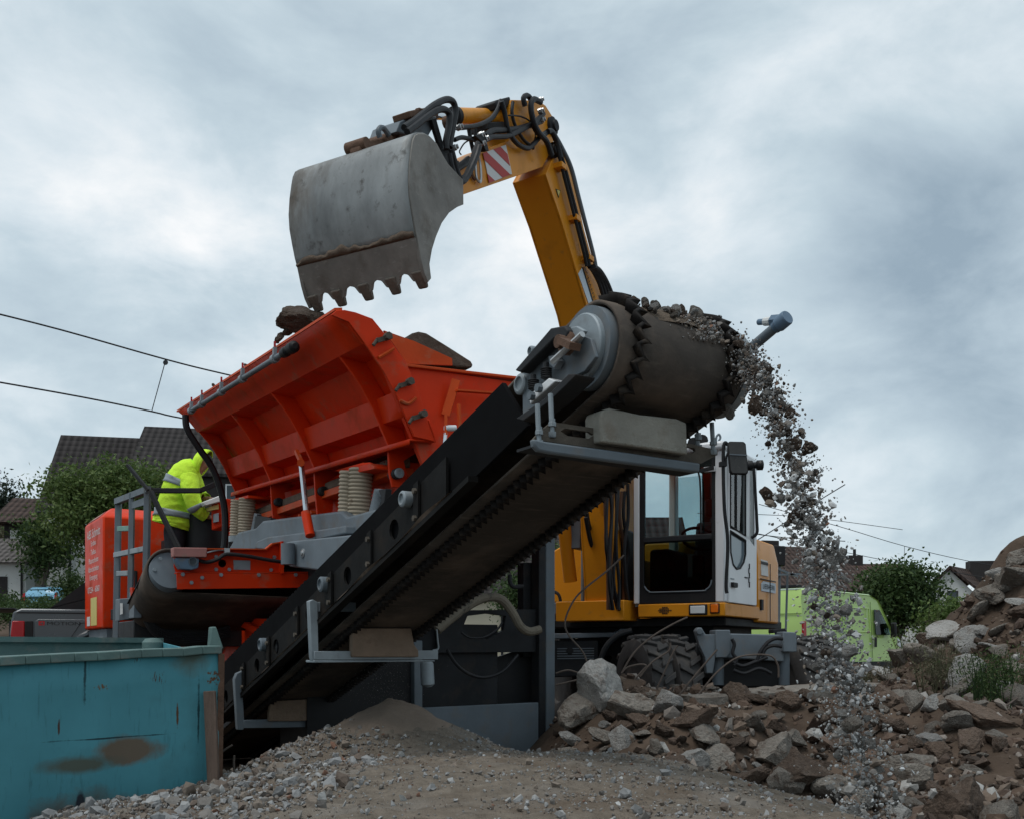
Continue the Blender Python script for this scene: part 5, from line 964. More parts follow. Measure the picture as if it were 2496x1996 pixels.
    mb = Q(); mb.prism([pd(x, y, 9.9) for x, y in ((1885, 1532), (1915, 1530), (1918, 1540), (1885, 1542))], Y*.2); mb.build('top_bracket', DGREY, o, bevel=.01)
    # steps and boxes on the left
    d2 = 10.9
    mb = Q(); mb.prism(pp([(1345, 1543), (1500, 1540), (1512, 1531), (1530, 1531), (1530, 1540), (1505, 1551), (1345, 1556)], d2), Y*.35); mb.build('fender_step', GREY, EXC, bevel=.008)
    mb = Q(); mb.prism(pp([(1345, 1560), (1458, 1560), (1458, 1645), (1345, 1650)], d2+.05), Y*.4); t = mb.build('chassis_box', DGREY, EXC, bevel=.012)
    mb = Q()
    for k in range(5): mb.bar(pd(1358, 1580+k*6, d2+.045), pd(1448, 1579+k*6, d2+.045), .015, .012)
    mb.build('box_grille', GREY, t)
    mb = Q(); mb.lathe(pd(1389, 1585, d2+.04), -Y, [(.04, 0), (.04, .01), (.02, .012)], 12); mb.build('box_cap', BLACK, t)
    mb = Q(); mb.tube([pd(x, y, 10.6) for x, y in ((1462, 1618), (1470, 1590), (1485, 1565), (1510, 1545), (1540, 1535))], .03, 8); mb.build('mudguard_edge', DGREY, EXC)
    mb = Q(); mb.box(A-G*.35+Z*.9, G*.5, K*.5, Z*.16); mb.build('front_frame', BLACK, EXC, bevel=.02)
undercarriage()
# ================================================================ skip container and plank
def tealmat():
    m = M('teal_paint', (.075, .265, .315), .5, spec=.3, var=.16, vs=1.6, dirt=(.06, .14, .15), da=.36, ds=3, dsoft=.4, dirt2=(.028, .075, .09), da2=.36, ds2=6, bump=.08, bs=14, st2=(9, 9, 1.0))
    nt = m.node_tree; L = nt.links.new; p = nt.nodes['Principled BSDF']; cur = p.inputs['Base Color'].links[0].from_socket
    tc = nd(nt, 'ShaderNodeTexCoord')
    def patch(cx, cz, sx, sz, col, hard, ns, st=(1, 1, 1), amp=.7, bias=0.):
        nonlocal cur
        mp = nd(nt, 'ShaderNodeMapping'); mp.inputs['Location'].default_value = (-cx/sx, 0, -cz/sz); mp.inputs['Scale'].default_value = (1/sx, 0, 1/sz); L(tc.outputs['Object'], mp.inputs[0])
        ln = nd(nt, 'ShaderNodeVectorMath', operation='LENGTH'); L(mp.outputs[0], ln.inputs[0])
        m2 = nd(nt, 'ShaderNodeMapping'); m2.inputs['Scale'].default_value = st; L(tc.outputs['Object'], m2.inputs[0])
        n = nd(nt, 'ShaderNodeTexNoise'); n.inputs['Scale'].default_value = ns; n.inputs['Detail'].default_value = 9; n.inputs['Roughness'].default_value = .65; L(m2.outputs[0], n.inputs[0])
        a = nd(nt, 'ShaderNodeMath', operation='MULTIPLY_ADD'); L(n.outputs[0], a.inputs[0]); a.inputs[1].default_value = amp*2; L(ln.outputs['Value'], a.inputs[2])
        r = nd(nt, 'ShaderNodeMapRange'); r.inputs[1].default_value = 1+amp-bias; r.inputs[2].default_value = 1+amp-hard-bias; L(a.outputs[0], r.inputs[0])
        mx = nd(nt, 'ShaderNodeMix', data_type='RGBA'); L(r.outputs[0], mx.inputs[0]); L(cur, mx.inputs[6]); mx.inputs[7].default_value = (*col, 1); cur = mx.outputs[2]
    ru = (.085, .062, .042)
    patch(-.43, -.445, .17, .075, (.145, .115, .085), .4, 10, amp=.45); patch(-.64, -.49, .20, .045, (.09, .11, .09), .6, 10, amp=.45)
    patch(-.62, -.76, .36, .17, (.12, .09, .065), .5, 8, amp=.5); patch(-.62, -.07, .012, .30, (.02, .06, .07), .4, 26, amp=.7, bias=.35); patch(-.10, -.32, .010, .28, (.02, .06, .07), .4, 26, amp=.7, bias=.35); patch(-.20, -.30, .008, .07, (.10, .05, .025), .3, 30, amp=.6, bias=.2); patch(-.72, -.33, .007, .05, (.07, .04, .03), .3, 30, amp=.6, bias=.2); patch(-.5, -.385, .42, .006, (.02, .05, .06), .4, 9, amp=.8, bias=.3)
    patch(-.55, -.17, .085, .03, (.15, .08, .035), .10, 70, (1.8, 1, .5), 1.5, .85); patch(-.30, -.14, .12, .06, (.075, .045, .03), .1, 70, (2.2, 1, .35), 1.7, .95); patch(-.40, -.05, .06, .05, (.06, .05, .04), .1, 70, (2.4, 1, .25), 1.7, .95)
    patch(-.13, -.04, .12, .10, (.10, .14, .12), .8, 9); patch(-.03, -.14, .06, .09, (.12, .06, .03), .15, 40, amp=1.2, bias=.7); patch(-.63, -.66, .022, .07, (.03, .035, .045), .3, 9, amp=.5)
    L(cur, p.inputs['Base Color']); return m
TEALM = tealmat()
def bin_():
    A = pd(533, 1577, 4.6); B = pd(-140, 1611, 3.75); C_ = pd(392, 1557, 7.2); D = C_+(B-A)*1.0; D.z = C_.z
    H_ = 1.05; xd = (A-B).normalized(); nin = Vector((-xd.y, xd.x, 0)).normalized()
    ang = math.atan2(xd.y, xd.x)
    s = thing('skip_container', 'weathered teal steel skip with rust patches and a bent pale rim', 'skip container', (A.x, A.y, A.z), ang)
    dn = Vector((0, 0, -H_))
    mb = P(); n = 24; rows = []
    for j in range(8):
        rows.append([lerp(A, B, i/n)+dn*(j/7)+nin*(.05*j/7+.022*nz(i*.3, j*.5, 1, 2)) for i in range(n+1)])
    mb.sheet(rows); mb.build('front_wall', TEALM, s, solid=.012)
    rim = [lerp(A, B, i/12)+Z*(.004+.006*nz(i*.7, 1, 1))+nin*(.004*nz(i*.9, 4, 1)) for i in range(13)]
    mb = P()
    for i in range(12):
        a, b = rim[i], rim[i+1]; mb.hexa([a-nin*.03-Z*.032, b-nin*.03-Z*.032, b+nin*.04-Z*.032, a+nin*.04-Z*.032, a-nin*.03+Z*.004, b-nin*.03+Z*.004, b+nin*.04+Z*.006, a+nin*.04+Z*.006])
    mb.build('rim', MATS['rim_teal'], s, bevel=.004)
    mb = P(); mb.prism([C_, D, D-Z*H_, C_-Z*H_], nin*.02); mb.prism([C_-nin*.04+Z*.01, D-nin*.04+Z*.01, D-nin*.04-Z*.025, C_-nin*.04-Z*.025], nin*.06); mb.build('rear_wall', MATS['rim_teal'], s)
    mb = P(); mb.prism([A-Z*.04, C_-Z*.02, C_-Z*H_, A-Z*H_], -xd*.015); mb.build('end_wall', TEALM, s)
    mb = P(); mb.prism([A-Z*H_, B-Z*H_, D-Z*H_, C_-Z*H_], Z*.02); mb.build('floor', TEALM, s)
    mb = P(); mb.lathe(pd(372, 1575, 6.9)-Z*.06, Z, [(.07, 0), (.07, .09), (.05, .115), (.01, .12)], 14); mb.build('rim_pin', MATS['rim_teal'], s)
    mb = P(); mb.prism([pd(x, y, 4.66) for x, y in ((516, 1527), (527, 1526), (545, 1578), (536, 1588), (512, 1580))], nin*.03); mb.build('corner_hook', MATS['rim_teal'], s, bevel=.004)
    mb = P(); mb.bar(A-xd*-.008-Z*.03, A+xd*.012+nin*.04-Z*H_, .03, .03); mb.build('corner_edge', RUST, s)
    q = thing('wooden_plank', 'old grey brown plank leaning upright against the skip corner', 'plank', pd(517, 1890, 4.5))
    mb = P(); a, b = pd(511, 1683, 4.52), pd(523, 1960, 4.5); n_ = 8
    rows = []
    mb.bar(a, b, .052, .03, up=Vector((0, 1, 0))); o = mb.build('plank', WOOD, q, bevel=.004)
M('rim_teal', (.10, .165, .155), .6, var=.25, vs=4, dirt=(.24, .21, .18), da=.42, ds=5, dsoft=.25, dirt2=(.05, .10, .10), da2=.4, ds2=7, bump=.15)
bin_()
# ================================================================ person
def skin(name, J, ED, mat, parent, lv=2):
    me = bpy.data.meshes.new(name); ks = list(J); iv = WM[parent].inverted()
    me.from_pydata([tuple(iv @ Vector(J[k][:3])) for k in ks], [(ks.index(a), ks.index(b)) for a, b in ED], []); me.materials.append(mat)
    o = bpy.data.objects.new(name, me); COL.objects.link(o); o.parent = parent; WM[o] = WM[parent]
    md = o.modifiers.new('skin', 'SKIN'); md.use_smooth_shade = True
    for i, k in enumerate(ks):
        r = J[k][3:]; v = me.skin_vertices[0].data[i]; v.radius = (r[0], r[-1]); v.use_root = (i == 0); v.use_loose = False
    s = o.modifiers.new('sub', 'SUBSURF'); s.levels = lv; s.render_levels = lv
    return o
def person():
    d = 11.9; zf = 1.555
    def p(px, py, dd=0.): return pd(px, py, d+dd)
    root = thing('person', 'worker in hi-vis yellow hooded jacket and dark trousers leaning towards the orange control box', 'person', Vector((p(420, 1400).x, d, zf)))
    def jt(px, py, dd, *r): return tuple(p(px, py, dd))+r
    fz = lambda px, dd: (p(px, 1400, dd).x, d+dd, zf+.06)
    body = dict(pelvis=jt(428, 1300, 0, .15, .12), waist=jt(434, 1255, 0, .14, .12), chest=jt(452, 1185, 0, .15, .13), neck=jt(484, 1142, 0, .06), head=jt(497, 1127, .02, .09), headtop=jt(500, 1112, .02, .085),
                shl=jt(462, 1165, -.19, .07), ell=jt(478, 1235, -.26, .05), wrl=jt(503, 1258, -.16, .032), shr=jt(470, 1165, .19, .07), elr=jt(492, 1220, .22, .05), wrr=jt(505, 1214, .10, .032),
                hipl=jt(424, 1318, -.09, .10), kneel=jt(428, 1400, -.10, .07), ankl=(*fz(420, -.10)[:2], zf+.10, .045), toel=(fz(437, -.12)[0], fz(437, -.12)[1], zf+.045, .045),
                hipr=jt(432, 1318, .09, .10), kneer=jt(446, 1398, .12, .07), ankr=(*fz(436, .12)[:2], zf+.10, .045), toer=(fz(455, .12)[0], fz(455, .12)[1], zf+.045, .045))
    ed = [('pelvis', 'waist'), ('waist', 'chest'), ('chest', 'neck'), ('neck', 'head'), ('head', 'headtop'), ('chest', 'shl'), ('shl', 'ell'), ('ell', 'wrl'), ('chest', 'shr'), ('shr', 'elr'), ('elr', 'wrr'),
          ('pelvis', 'hipl'), ('hipl', 'kneel'), ('kneel', 'ankl'), ('ankl', 'toel'), ('pelvis', 'hipr'), ('hipr', 'kneer'), ('kneer', 'ankr'), ('ankr', 'toer')]
    # hands with five fingers each
    for s, w, dirs in (('l', Vector(body['wrl'][:3]), Vector((.95, .15, -.25)).normalized()), ('r', Vector(body['wrr'][:3]), Vector((.95, -.1, -.1)).normalized())):
        side = Vector((0, 1, 0)) if s == 'l' else Vector((0, 1, .2)); up = dirs.cross(side).normalized(); side = up.cross(dirs).normalized()
        pm = w+dirs*.06; body['palm'+s] = (*pm, .036, .022); ed.append(('wr'+s, 'palm'+s))
        for i, (o, l) in enumerate(((-.030, .068), (-.010, .078), (.010, .074), (.030, .058))):
            a = pm+side*o+dirs*.035; b = a+dirs*l*.55-up*.010; c = b+dirs*l*.32-up*.028
            for nm, q, r in (('a', a, .0115), ('b', b, .0095), ('c', c, .008)): body[f'f{s}{i}{nm}'] = (*q, r)
            ed += [('palm'+s, f'f{s}{i}a'), (f'f{s}{i}a', f'f{s}{i}b'), (f'f{s}{i}b', f'f{s}{i}c')]
        a = pm-side*.042-dirs*.01; b = a-side*.022+dirs*.035-up*.01; body['t'+s+'a'] = (*a, .013); body['t'+s+'b'] = (*b, .010); ed += [('palm'+s, 't'+s+'a'), ('t'+s+'a', 't'+s+'b')]
    b = skin('body', body, ed, SKIN, root)
    def grow(keys, f, extra=None):
        D = {k: tuple(body[k][:3])+tuple(r+f for r in body[k][3:]) for k in keys}
        if extra: D.update(extra)
        return D
    tr = grow(['waist', 'pelvis', 'hipl', 'kneel', 'ankl', 'hipr', 'kneer', 'ankr'], .022)
    skin('trousers', tr, [('waist', 'pelvis'), ('pelvis', 'hipl'), ('hipl', 'kneel'), ('kneel', 'ankl'), ('pelvis', 'hipr'), ('hipr', 'kneer'), ('kneer', 'ankr')], PANTS, root)
    for s in 'lr':
        mb = MB(); a, t = Vector(body['ank'+s][:3]), Vector(body['toe'+s][:3]); dv = (t-a); dv.z = 0; dv = dv.normalized(); sd = dv.cross(Z)
        mb.prism([a-dv*.07+sd*x+Z*(zf-a.z) if y == 0 else t+dv*.07+sd*x+Z*(zf-t.z) for x, y in ((-.045, 0), (.045, 0), (.05, 1), (-.05, 1))], Z*.09); mb.build('boot', BLACK, root, bevel=.025)
    # jacket: a lofted torso shell plus sleeves
    def loft(sec, n=28, wob=.02, cap=True):
        mb = MB(); rows = []
        for i, (c, ax, ra, rb) in enumerate(sec):
            ax = Vector(ax).normalized(); x = Vector((0, 1, 0)); y = ax.cross(x).normalized(); x = y.cross(ax)
            rows.append([Vector(c)+x*(ra*math.cos(t)*(1+wob*noise.noise(Vector((i*.8, math.cos(t)*2.2, math.sin(t)*2.2+5)))*2))+y*(rb*math.sin(t)*(1+wob*noise.noise(Vector((i*.8, math.cos(t)*2.2, math.sin(t)*2.2)))*2)) for t in np.linspace(0, 2*math.pi, n+1)])
        mb.sheet(rows)
        if cap: mb.add(rows[-1][:-1], [tuple(range(n))])
        return mb
    T = lambda px, py, dd=0.: p(px, py, dd)
    spine = [(421, 1283, .25, .235), (423, 1276, .26, .245), (424, 1262, .255, .23), (427, 1240, .25, .215), (433, 1215, .25, .20), (440, 1192, .255, .205), (448, 1172, .25, .20), (458, 1153, .22, .18), (469, 1140, .16, .14), (478, 1133, .10, .10)]
    fine = []
    for i in range(len(spine)-1):
        for k in range(4): fine.append(tuple(lerp(spine[i][j], spine[i+1][j], k/4) for j in range(4)))
    fine.append(spine[-1])
    sec = []
    for i, (x, y, ra, rb) in enumerate(fine):
        a = fine[max(0, i-3)]; c = fine[min(len(fine)-1, i+3)]; sec.append((T(x, y), T(c[0], c[1])-T(a[0], a[1]), ra, rb))
    jk = loft(sec, 36, .045).build('jacket', HIVIS, root, angle=80)
    q = jk.modifiers.new('sub', 'SUBSURF'); q.levels = 1; q.render_levels = 1
    def band(i0, i1, g):
        return loft([(s_[0], s_[1], s_[2]+g, s_[3]+g) for s_ in sec[i0:i1+1]], 36, .045, False).build('reflective_band', BAND, jk, angle=80, solid=.004)
    band(8, 11, .008); band(21, 24, .008)
    for s, sg, pts in (('l', -1, [(460, 1162, -.17, .105), (463, 1185, -.22, .105), (467, 1210, -.26, .098), (474, 1232, -.26, .088), (486, 1246, -.22, .078), (497, 1255, -.18, .068), (501, 1258, -.165, .066)]), ('r', 1, [(468, 1160, .17, .10), (480, 1190, .22, .095), (488, 1208, .22, .085), (498, 1214, .14, .07), (502, 1214, .11, .066)])):
        fp = []
        for i in range(len(pts)-1):
            for k in range(4): fp.append(tuple(lerp(pts[i][j], pts[i+1][j], k/4) for j in range(4)))
        fp.append(pts[-1]); ss = []
        for i, (x, y, dd, r) in enumerate(fp):
            a = fp[max(0, i-2)]; c = fp[min(len(fp)-1, i+2)]; ss.append((T(x, y, dd), T(c[0], c[1], c[2])-T(a[0], a[1], a[2]), r, r))
        sl_ = loft(ss, 20, .07, False).build('sleeve', HIVIS, jk, angle=80, solid=.006); q = sl_.modifiers.new('sub', 'SUBSURF'); q.levels = 1; q.render_levels = 1
        if s == 'l': loft([(a, b_, r+.007, r2+.007) for a, b_, r, r2 in ss[12:15]], 20, .07, False).build('reflective_band', BAND, jk, angle=80, solid=.004)
    hs = [(476, 1150, .13), (482, 1142, .145), (489, 1132, .15), (496, 1123, .145), (500, 1112, .12), (499, 1105, .07)]
    hood = []
    ctr = T(494, 1128, .02); mb = MB(); rows = []
    ax = Vector((.62, 0, -.30)).normalized(); upv = Vector((.3, 0, .62)).normalized(); sv = Vector((0, 1, 0))
    for i in range(9):
        t = i/8; rad = .155*math.sin(.22+t*1.55); c = ctr-ax*(.13*math.cos(.2+t*1.5)-.02); rows.append([c+sv*(rad*math.cos(k)*.92)+upv*(rad*math.sin(k)*1.08+.01)*(1+.03*math.sin(3*k+i)) for k in np.linspace(0, 2*math.pi, 25)])
    mb.sheet(rows); hd = mb.build('hood', HIVIS, jk, angle=80, solid=.012)
    # face
    hc = Vector(body['head'][:3]); fw = Vector((.92, 0, -.40)).normalized(); fu = Vector((.40, 0, .92)).normalized()
    mb = MB(); mb.prism([hc+fw*.085+fu*.015, hc+fw*.125-fu*.025+sv*.012, hc+fw*.085-fu*.03+sv*.018, ], -sv*.03); mb.build('nose', SKIN, b, bevel=.006)
    for k in (-1, 1):
        mb = MB(); mb.lathe(hc+fw*.08+fu*.02+sv*(.033*k), fw, [(.004, 0), (.012, .006), (.012, .010), (.004, .014)], 10); mb.build('eye', BLACK, b)
        mb = MB(); mb.lathe(hc-fw*.005+sv*(.088*k), sv*k, [(.03, 0), (.034, .008), (.02, .014)], 12); mb.build('ear', SKIN, b)
    mb = MB(); mb.box(hc+fw*.09-fu*.055, sv*.026, fw*.006, fu*.005); mb.build('mouth', RUST, b)
    mb = MB(); rows = []
    for i in range(7):
        t = i/6*1.35; rows.append([hc+fu*(.03+.085*math.cos(t))+fw*(.098*math.sin(t)*math.cos(k)-.01)+sv*(.098*math.sin(t)*math.sin(k)) for k in np.linspace(0, 2*math.pi, 21)])
    mb.sheet(rows); mb.build('hair', HAIR, b, solid=.01)
person()
# ================================================================ vehicles
PICK = M('pickup_grey', (.066, .072, .078), .3, .35, var=.06, dirt=(.085, .078, .072), da=.36, ds=1.6, dsoft=.5, coat=.5)
LIME = M('lime_paint', (.42, .60, .17), .35, var=.04, coat=.4, dirt=(.3, .36, .16), da=.2, ds=3, dsoft=.5)
SKYB = M('light_blue_paint', (.22, .48, .66), .3, var=.04, coat=.5)
def local(root):
    m = WM[root]; return lambda x, y, z: m @ Vector((x, y, z))
def loftbody(mb, L3, secs):  # secs: list of (x, halfprofile[(y,z)...]) mirrored
    rows = []
    for x, pr in secs: rows.append([L3(x, y, z) for y, z in pr]+[L3(x, -y, z) for y, z in reversed(pr)])
    mb.sheet(rows); n = len(rows[0])
    mb.add(rows[0], [tuple(range(n))]); mb.add(rows[-1], [tuple(range(n))]); return mb
def wheel(parent, L3, x, y, z, r, w, tm=TYRE, rm=LGREY):
    mb = MB(); a = L3(x, y-w/2, z); ax = L3(x, y+w/2, z)-a; h = ax.length
    mb.lathe(a, ax, [(r*.6, .01), (r*.75, 0), (r*.95, .015), (r, .04), (r, h-.04), (r*.95, h-.015), (r*.75, h), (r*.6, h-.01)], 28); t = mb.build('tyre', tm, parent)
    mb = MB(); mb.lathe(a, ax, [(r*.12, .03), (r*.55, .03), (r*.62, .012), (r*.62, h-.012), (r*.55, h-.03), (r*.12, h-.03)], 20); mb.build('rim', rm, t)
def pickup():
    c = pd(30, 1600, 15.0); g = .42
    rt = thing('pickup_truck', 'dark grey pickup truck with red tail lamp parked behind the skip', 'pickup truck', Vector((c.x, c.y, g)), R(20)); L3 = local(rt)
    # x forward, y left; the near (right hand) side is at y = 0
    w = 1.8
    pr = [(0, .45), (-.02, .62), (-.035, .84), (-.02, .98), (0, 1.0), (.03, 1.12), (.045, 1.16)]
    mb = MB(); mb.prism([L3(x, 0, z) for x, z in ((-.02, .5), (-.04, .8), (0, 1.13), (.12, 1.19), (2.0, 1.19), (2.0, .42), (1.62, .42), (1.56, .62), (1.42, .80), (1.2, .87), (.98, .80), (.84, .62), (.78, .45))], L3(0, w, 0)-L3(0, 0, 0)); b = mb.build('cargo_bed', PICK, rt, bevel=.03)
    mb = MB(); mb.prism([L3(x, -.006, z) for x, z in ((.06, 1.115), (2.0, 1.115), (2.0, 1.135), (.06, 1.135))], L3(0, .01, 0)-L3(0, 0, 0)); mb.build('bed_seam', BLACK, b)
    mb = MB(); mb.prism([L3(x, -.012, z) for x, z in ((.30, .5), (.30, .99), (.36, 1.03), (1.9, 1.03), (1.9, 1.0), (.95, .97), (.78, .7), (.74, .5))], L3(0, .02, 0)-L3(0, 0, 0)); mb.build('side_crease', PICK, b, bevel=.008)
    mb = MB(); mb.prism([L3(x, -.02, z) for x, z in ((0, .62), (.17, .62), (.17, 1.0), (.0, 1.0), (-.02, .8))], L3(-.02, .14, 0)-L3(0, 0, 0)); mb.build('tail_lamp', M('tail_lens', (.34, .008, .012), .15, var=.15, vs=6), b, bevel=.015)
    mb = MB(); mb.prism([L3(x, -.022, z) for x, z in ((.17, .62), (.285, .62), (.285, 1.0), (.17, 1.0))], L3(0, .05, 0)-L3(0, 0, 0)); mb.build('lamp_surround', BLACK, b, bevel=.008)
    text('MOTION', 'lettering', b, BLACK, L3(.47, -.018, .94), L3(1, 0, 0)-L3(0, 0, 0), Z, .075, .004, False, .46)
    mb = MB(); mb.prism([L3(x, -.018, z) for x, z in ((.36, .935), (.44, .935), (.445, 1.0), (.36, 1.0))], L3(0, .008, 0)-L3(0, 0, 0)); k = mb.build('red_badge', REDP, b)
    text('4', 'lettering', k, PICK, L3(.375, -.02, .945), L3(1, 0, 0)-L3(0, 0, 0), Z, .06, .002, False, .05)
    mb = MB(); mb.tube([L3(1.2+.42*math.cos(t), -.03, .42+.42*math.sin(t)) for t in np.linspace(.05, math.pi-.05, 14)], .05, 8, 1); mb.build('wheel_arch', PICK, b)
    mb = MB(); mb.prism([L3(x, 0, z) for x, z in ((2.05, .42), (2.05, 1.18), (2.3, 1.75), (3.6, 1.75), (4.2, 1.2), (5.1, 1.1), (5.3, .5))], L3(0, w, 0)-L3(0, 0, 0)); cb = mb.build('cabin', PICK, rt, bevel=.06)
    mb = MB(); mb.prism([L3(x, -.006, z) for x, z in ((2.25, 1.22), (2.42, 1.66), (3.5, 1.66), (3.95, 1.22))], L3(0, .01, 0)-L3(0, 0, 0)); mb.build('side_window', GLASSD, cb)
    mb = MB(); mb.prism([L3(x, .05, z) for x, z in ((.46, 1.19), (.50, 1.19), (1.0, 1.60), (1.2, 1.66), (2.2, 1.70), (2.2, 1.19))], L3(0, 1.7, 0)-L3(0, 0, 0)); mb.build('rear_canopy', BLACK, rt, bevel=.02)
    mb = MB(); mb.prism([L3(-.06, y, z) for y, z in ((.1, .5), (1.7, .5), (1.7, 1.0), (.1, 1.0))], L3(.06, 0, 0)-L3(0, 0, 0)); mb.prism([L3(x, .1, z) for x, z in ((-.6, 1.17), (.02, 1.17), (.02, 1.20), (-.6, 1.20))], L3(0, 1.5, 0)-L3(0, 0, 0)); mb.build('tailgate', BLACK, rt, bevel=.01)
    for x in (1.2, 4.3):
        for y in (.1, w-.1): wheel(rt, L3, x, y, .38, .38, .24)
    y = thing('yellow_tub', 'small yellow tub standing behind the pickup truck', 'tub', pd(4, 1590, 14.6)); mb = MB(); q = WM[y].translation
    mb.lathe(q-Z*.12, Z, [(.16, 0), (.2, .3), (.215, .3), (.215, .33), (.19, .33)], 20); mb.build('tub', M('yellow_plastic', (.60, .42, .05), .5, var=.1), y)
pickup()
def van():
    c = pd(1957, 1650, 27); rt = thing('delivery_van', 'pale lime green high-roof van parked beyond the excavator', 'van', Vector((c.x, c.y, .0)), R(44)); L3 = local(rt)
    def pf(y, s=1.): return y
    W2 = 2.05
    # side profile extruded with rounded roof: sections across the width
    side = [(0, .42), (0, 1.6), (.06, 2.45), (.14, 2.62), (.4, 2.68), (4.1, 2.64), (4.6, 2.50), (4.75, 2.35), (5.35, 1.55), (5.95, 1.28), (6.1, 1.0), (6.12, .45)]
    mb = MB(); rows = []
    for y, k in ((0.03, .0), (0, .25), (.06, .9), (.22, 1.), (W2-.22, 1.), (W2-.06, .9), (W2, .25), (W2-.03, 0)):
        rows.append([L3(x, y+(.10*sst(1.5, 2.7, z) if y < 1 else -.10*sst(1.5, 2.7, z)), z-(.05*(1-k) if z > 2 else 0)) for x, z in side])
    mb.sheet(rows); n = len(side); mb.add(rows[0], [tuple(range(n))]); mb.add(rows[-1], [tuple(range(n))]); b = mb.build('van_body', LIME, rt, angle=30)
    yv = L3(0, 1, 0)-L3(0, 0, 0)
    pl = lambda l, y=-.012: [L3(x, y+.10*sst(1.5, 2.7, z), z) for x, z in l]
    mb = MB(); mb.prism(pl([(4.25, 1.42), (4.25, 2.18), (4.6, 2.18), (5.1, 1.62), (5.2, 1.42)]), yv*.02); mb.build('side_window', GLASSD, b)
    mb = MB(); mb.prism([L3(5.40, .2, 1.56), L3(5.40, 1.85, 1.56), L3(4.80, 1.75, 2.32), L3(4.80, .3, 2.32)], L3(.02, 0, .02)-L3(0, 0, 0)); mb.build('windscreen', GLASSD, b)
    mb = MB(); mb.prism(pl([(.1, .40), (6.0, .40), (6.0, .62), (.1, .62)], -.02), yv*.02); mb.prism([L3(5.9, 0, .4), L3(6.15, .1, .4), L3(6.15, .1, .8), L3(5.9, 0, .8)], yv*1.9); mb.build('sill', BLACK, b, bevel=.02)
    mb = MB(); mb.prism(pl([(.0, 1.22), (.16, 1.22), (.16, 1.75), (.0, 1.75)], -.03), yv*.05+L3(-.02, 0, 0)-L3(0, 0, 0)); mb.build('tail_lamp', MATS['tail_lens'], b, bevel=.01)
    mb = MB(); mb.prism([L3(-.02, W2-.02, 1.22), L3(-.02, W2-.16, 1.22), L3(-.02, W2-.16, 1.75), L3(-.02, W2-.02, 1.75)], L3(.03, 0, 0)-L3(0, 0, 0)); mb.build('tail_lamp', MATS['tail_lens'], b, bevel=.01)
    for l in ([(.55, 1.5), (2.2, 1.5), (2.2, 2.2), (.55, 2.2)], [(2.4, 1.5), (3.9, 1.5), (3.9, 2.2), (2.4, 2.2)]):
        mb = MB(); q = pl(l, -.004); mb.tube(q+[q[0]], .018, 6, 1); mb.build('panel_bead', LIME, b)
    mb = MB()
    M('dark_lime', (.16, .25, .07), .6)
    for x in (2.3, 4.05):
        mb = MB(); mb.prism(pl([(x, .6), (x+.02, .6), (x+.02, 2.4), (x, 2.4)], -.008), yv*.01); mb.build('door_seam', MATS['dark_lime'], b)
    mb = MB(); mb.prism([L3(-.012, W2/2-.01, .6), L3(-.012, W2/2+.01, .6), L3(-.012, W2/2+.01, 2.4), L3(-.012, W2/2-.01, 2.4)], L3(.02, 0, 0)-L3(0, 0, 0)); mb.prism([L3(-.012, .05, 1.95), L3(-.012, W2-.05, 1.95), L3(-.012, W2-.05, 1.97), L3(-.012, .05, 1.97)], L3(.02, 0, 0)-L3(0, 0, 0)); mb.build('door_seam', MATS['dark_lime'], b)
    mb = MB(); mb.prism(pl([(4.15, 1.05), (4.3, 1.05), (4.3, 1.35), (4.15, 1.35)], -.02), yv*.02); mb.build('door_handle', BLACK, b, bevel=.01)
    mb = MB(); mb.prism([L3(5.0, -.25, 1.35), L3(5.1, -.05, 1.35), L3(5.1, -.05, 1.8), L3(5.0, -.25, 1.8)], L3(.14, 0, 0)-L3(0, 0, 0)); mb.build('wing_mirror', BLACK, rt, bevel=.04)
    mb = MB(); mb.prism([L3(5.72, -.01, 1.1), L3(6.05, .02, 1.0), L3(6.05, .02, 1.2), L3(5.72, -.01, 1.34)], yv*.05); mb.build('headlight', LENS, rt, bevel=.01)
    mb = MB(); mb.box(L3(.2, 1.0, 2.72), L3(.1, 0, 0)-L3(0, 0, 0), yv*.8, Z*.04); mb.build('roof_rail', BLACK, rt, bevel=.01)
    for x in (1.15, 5.0):
        for y in (.14, W2-.14): wheel(rt, L3, x, y, .36, .36, .22)
van()
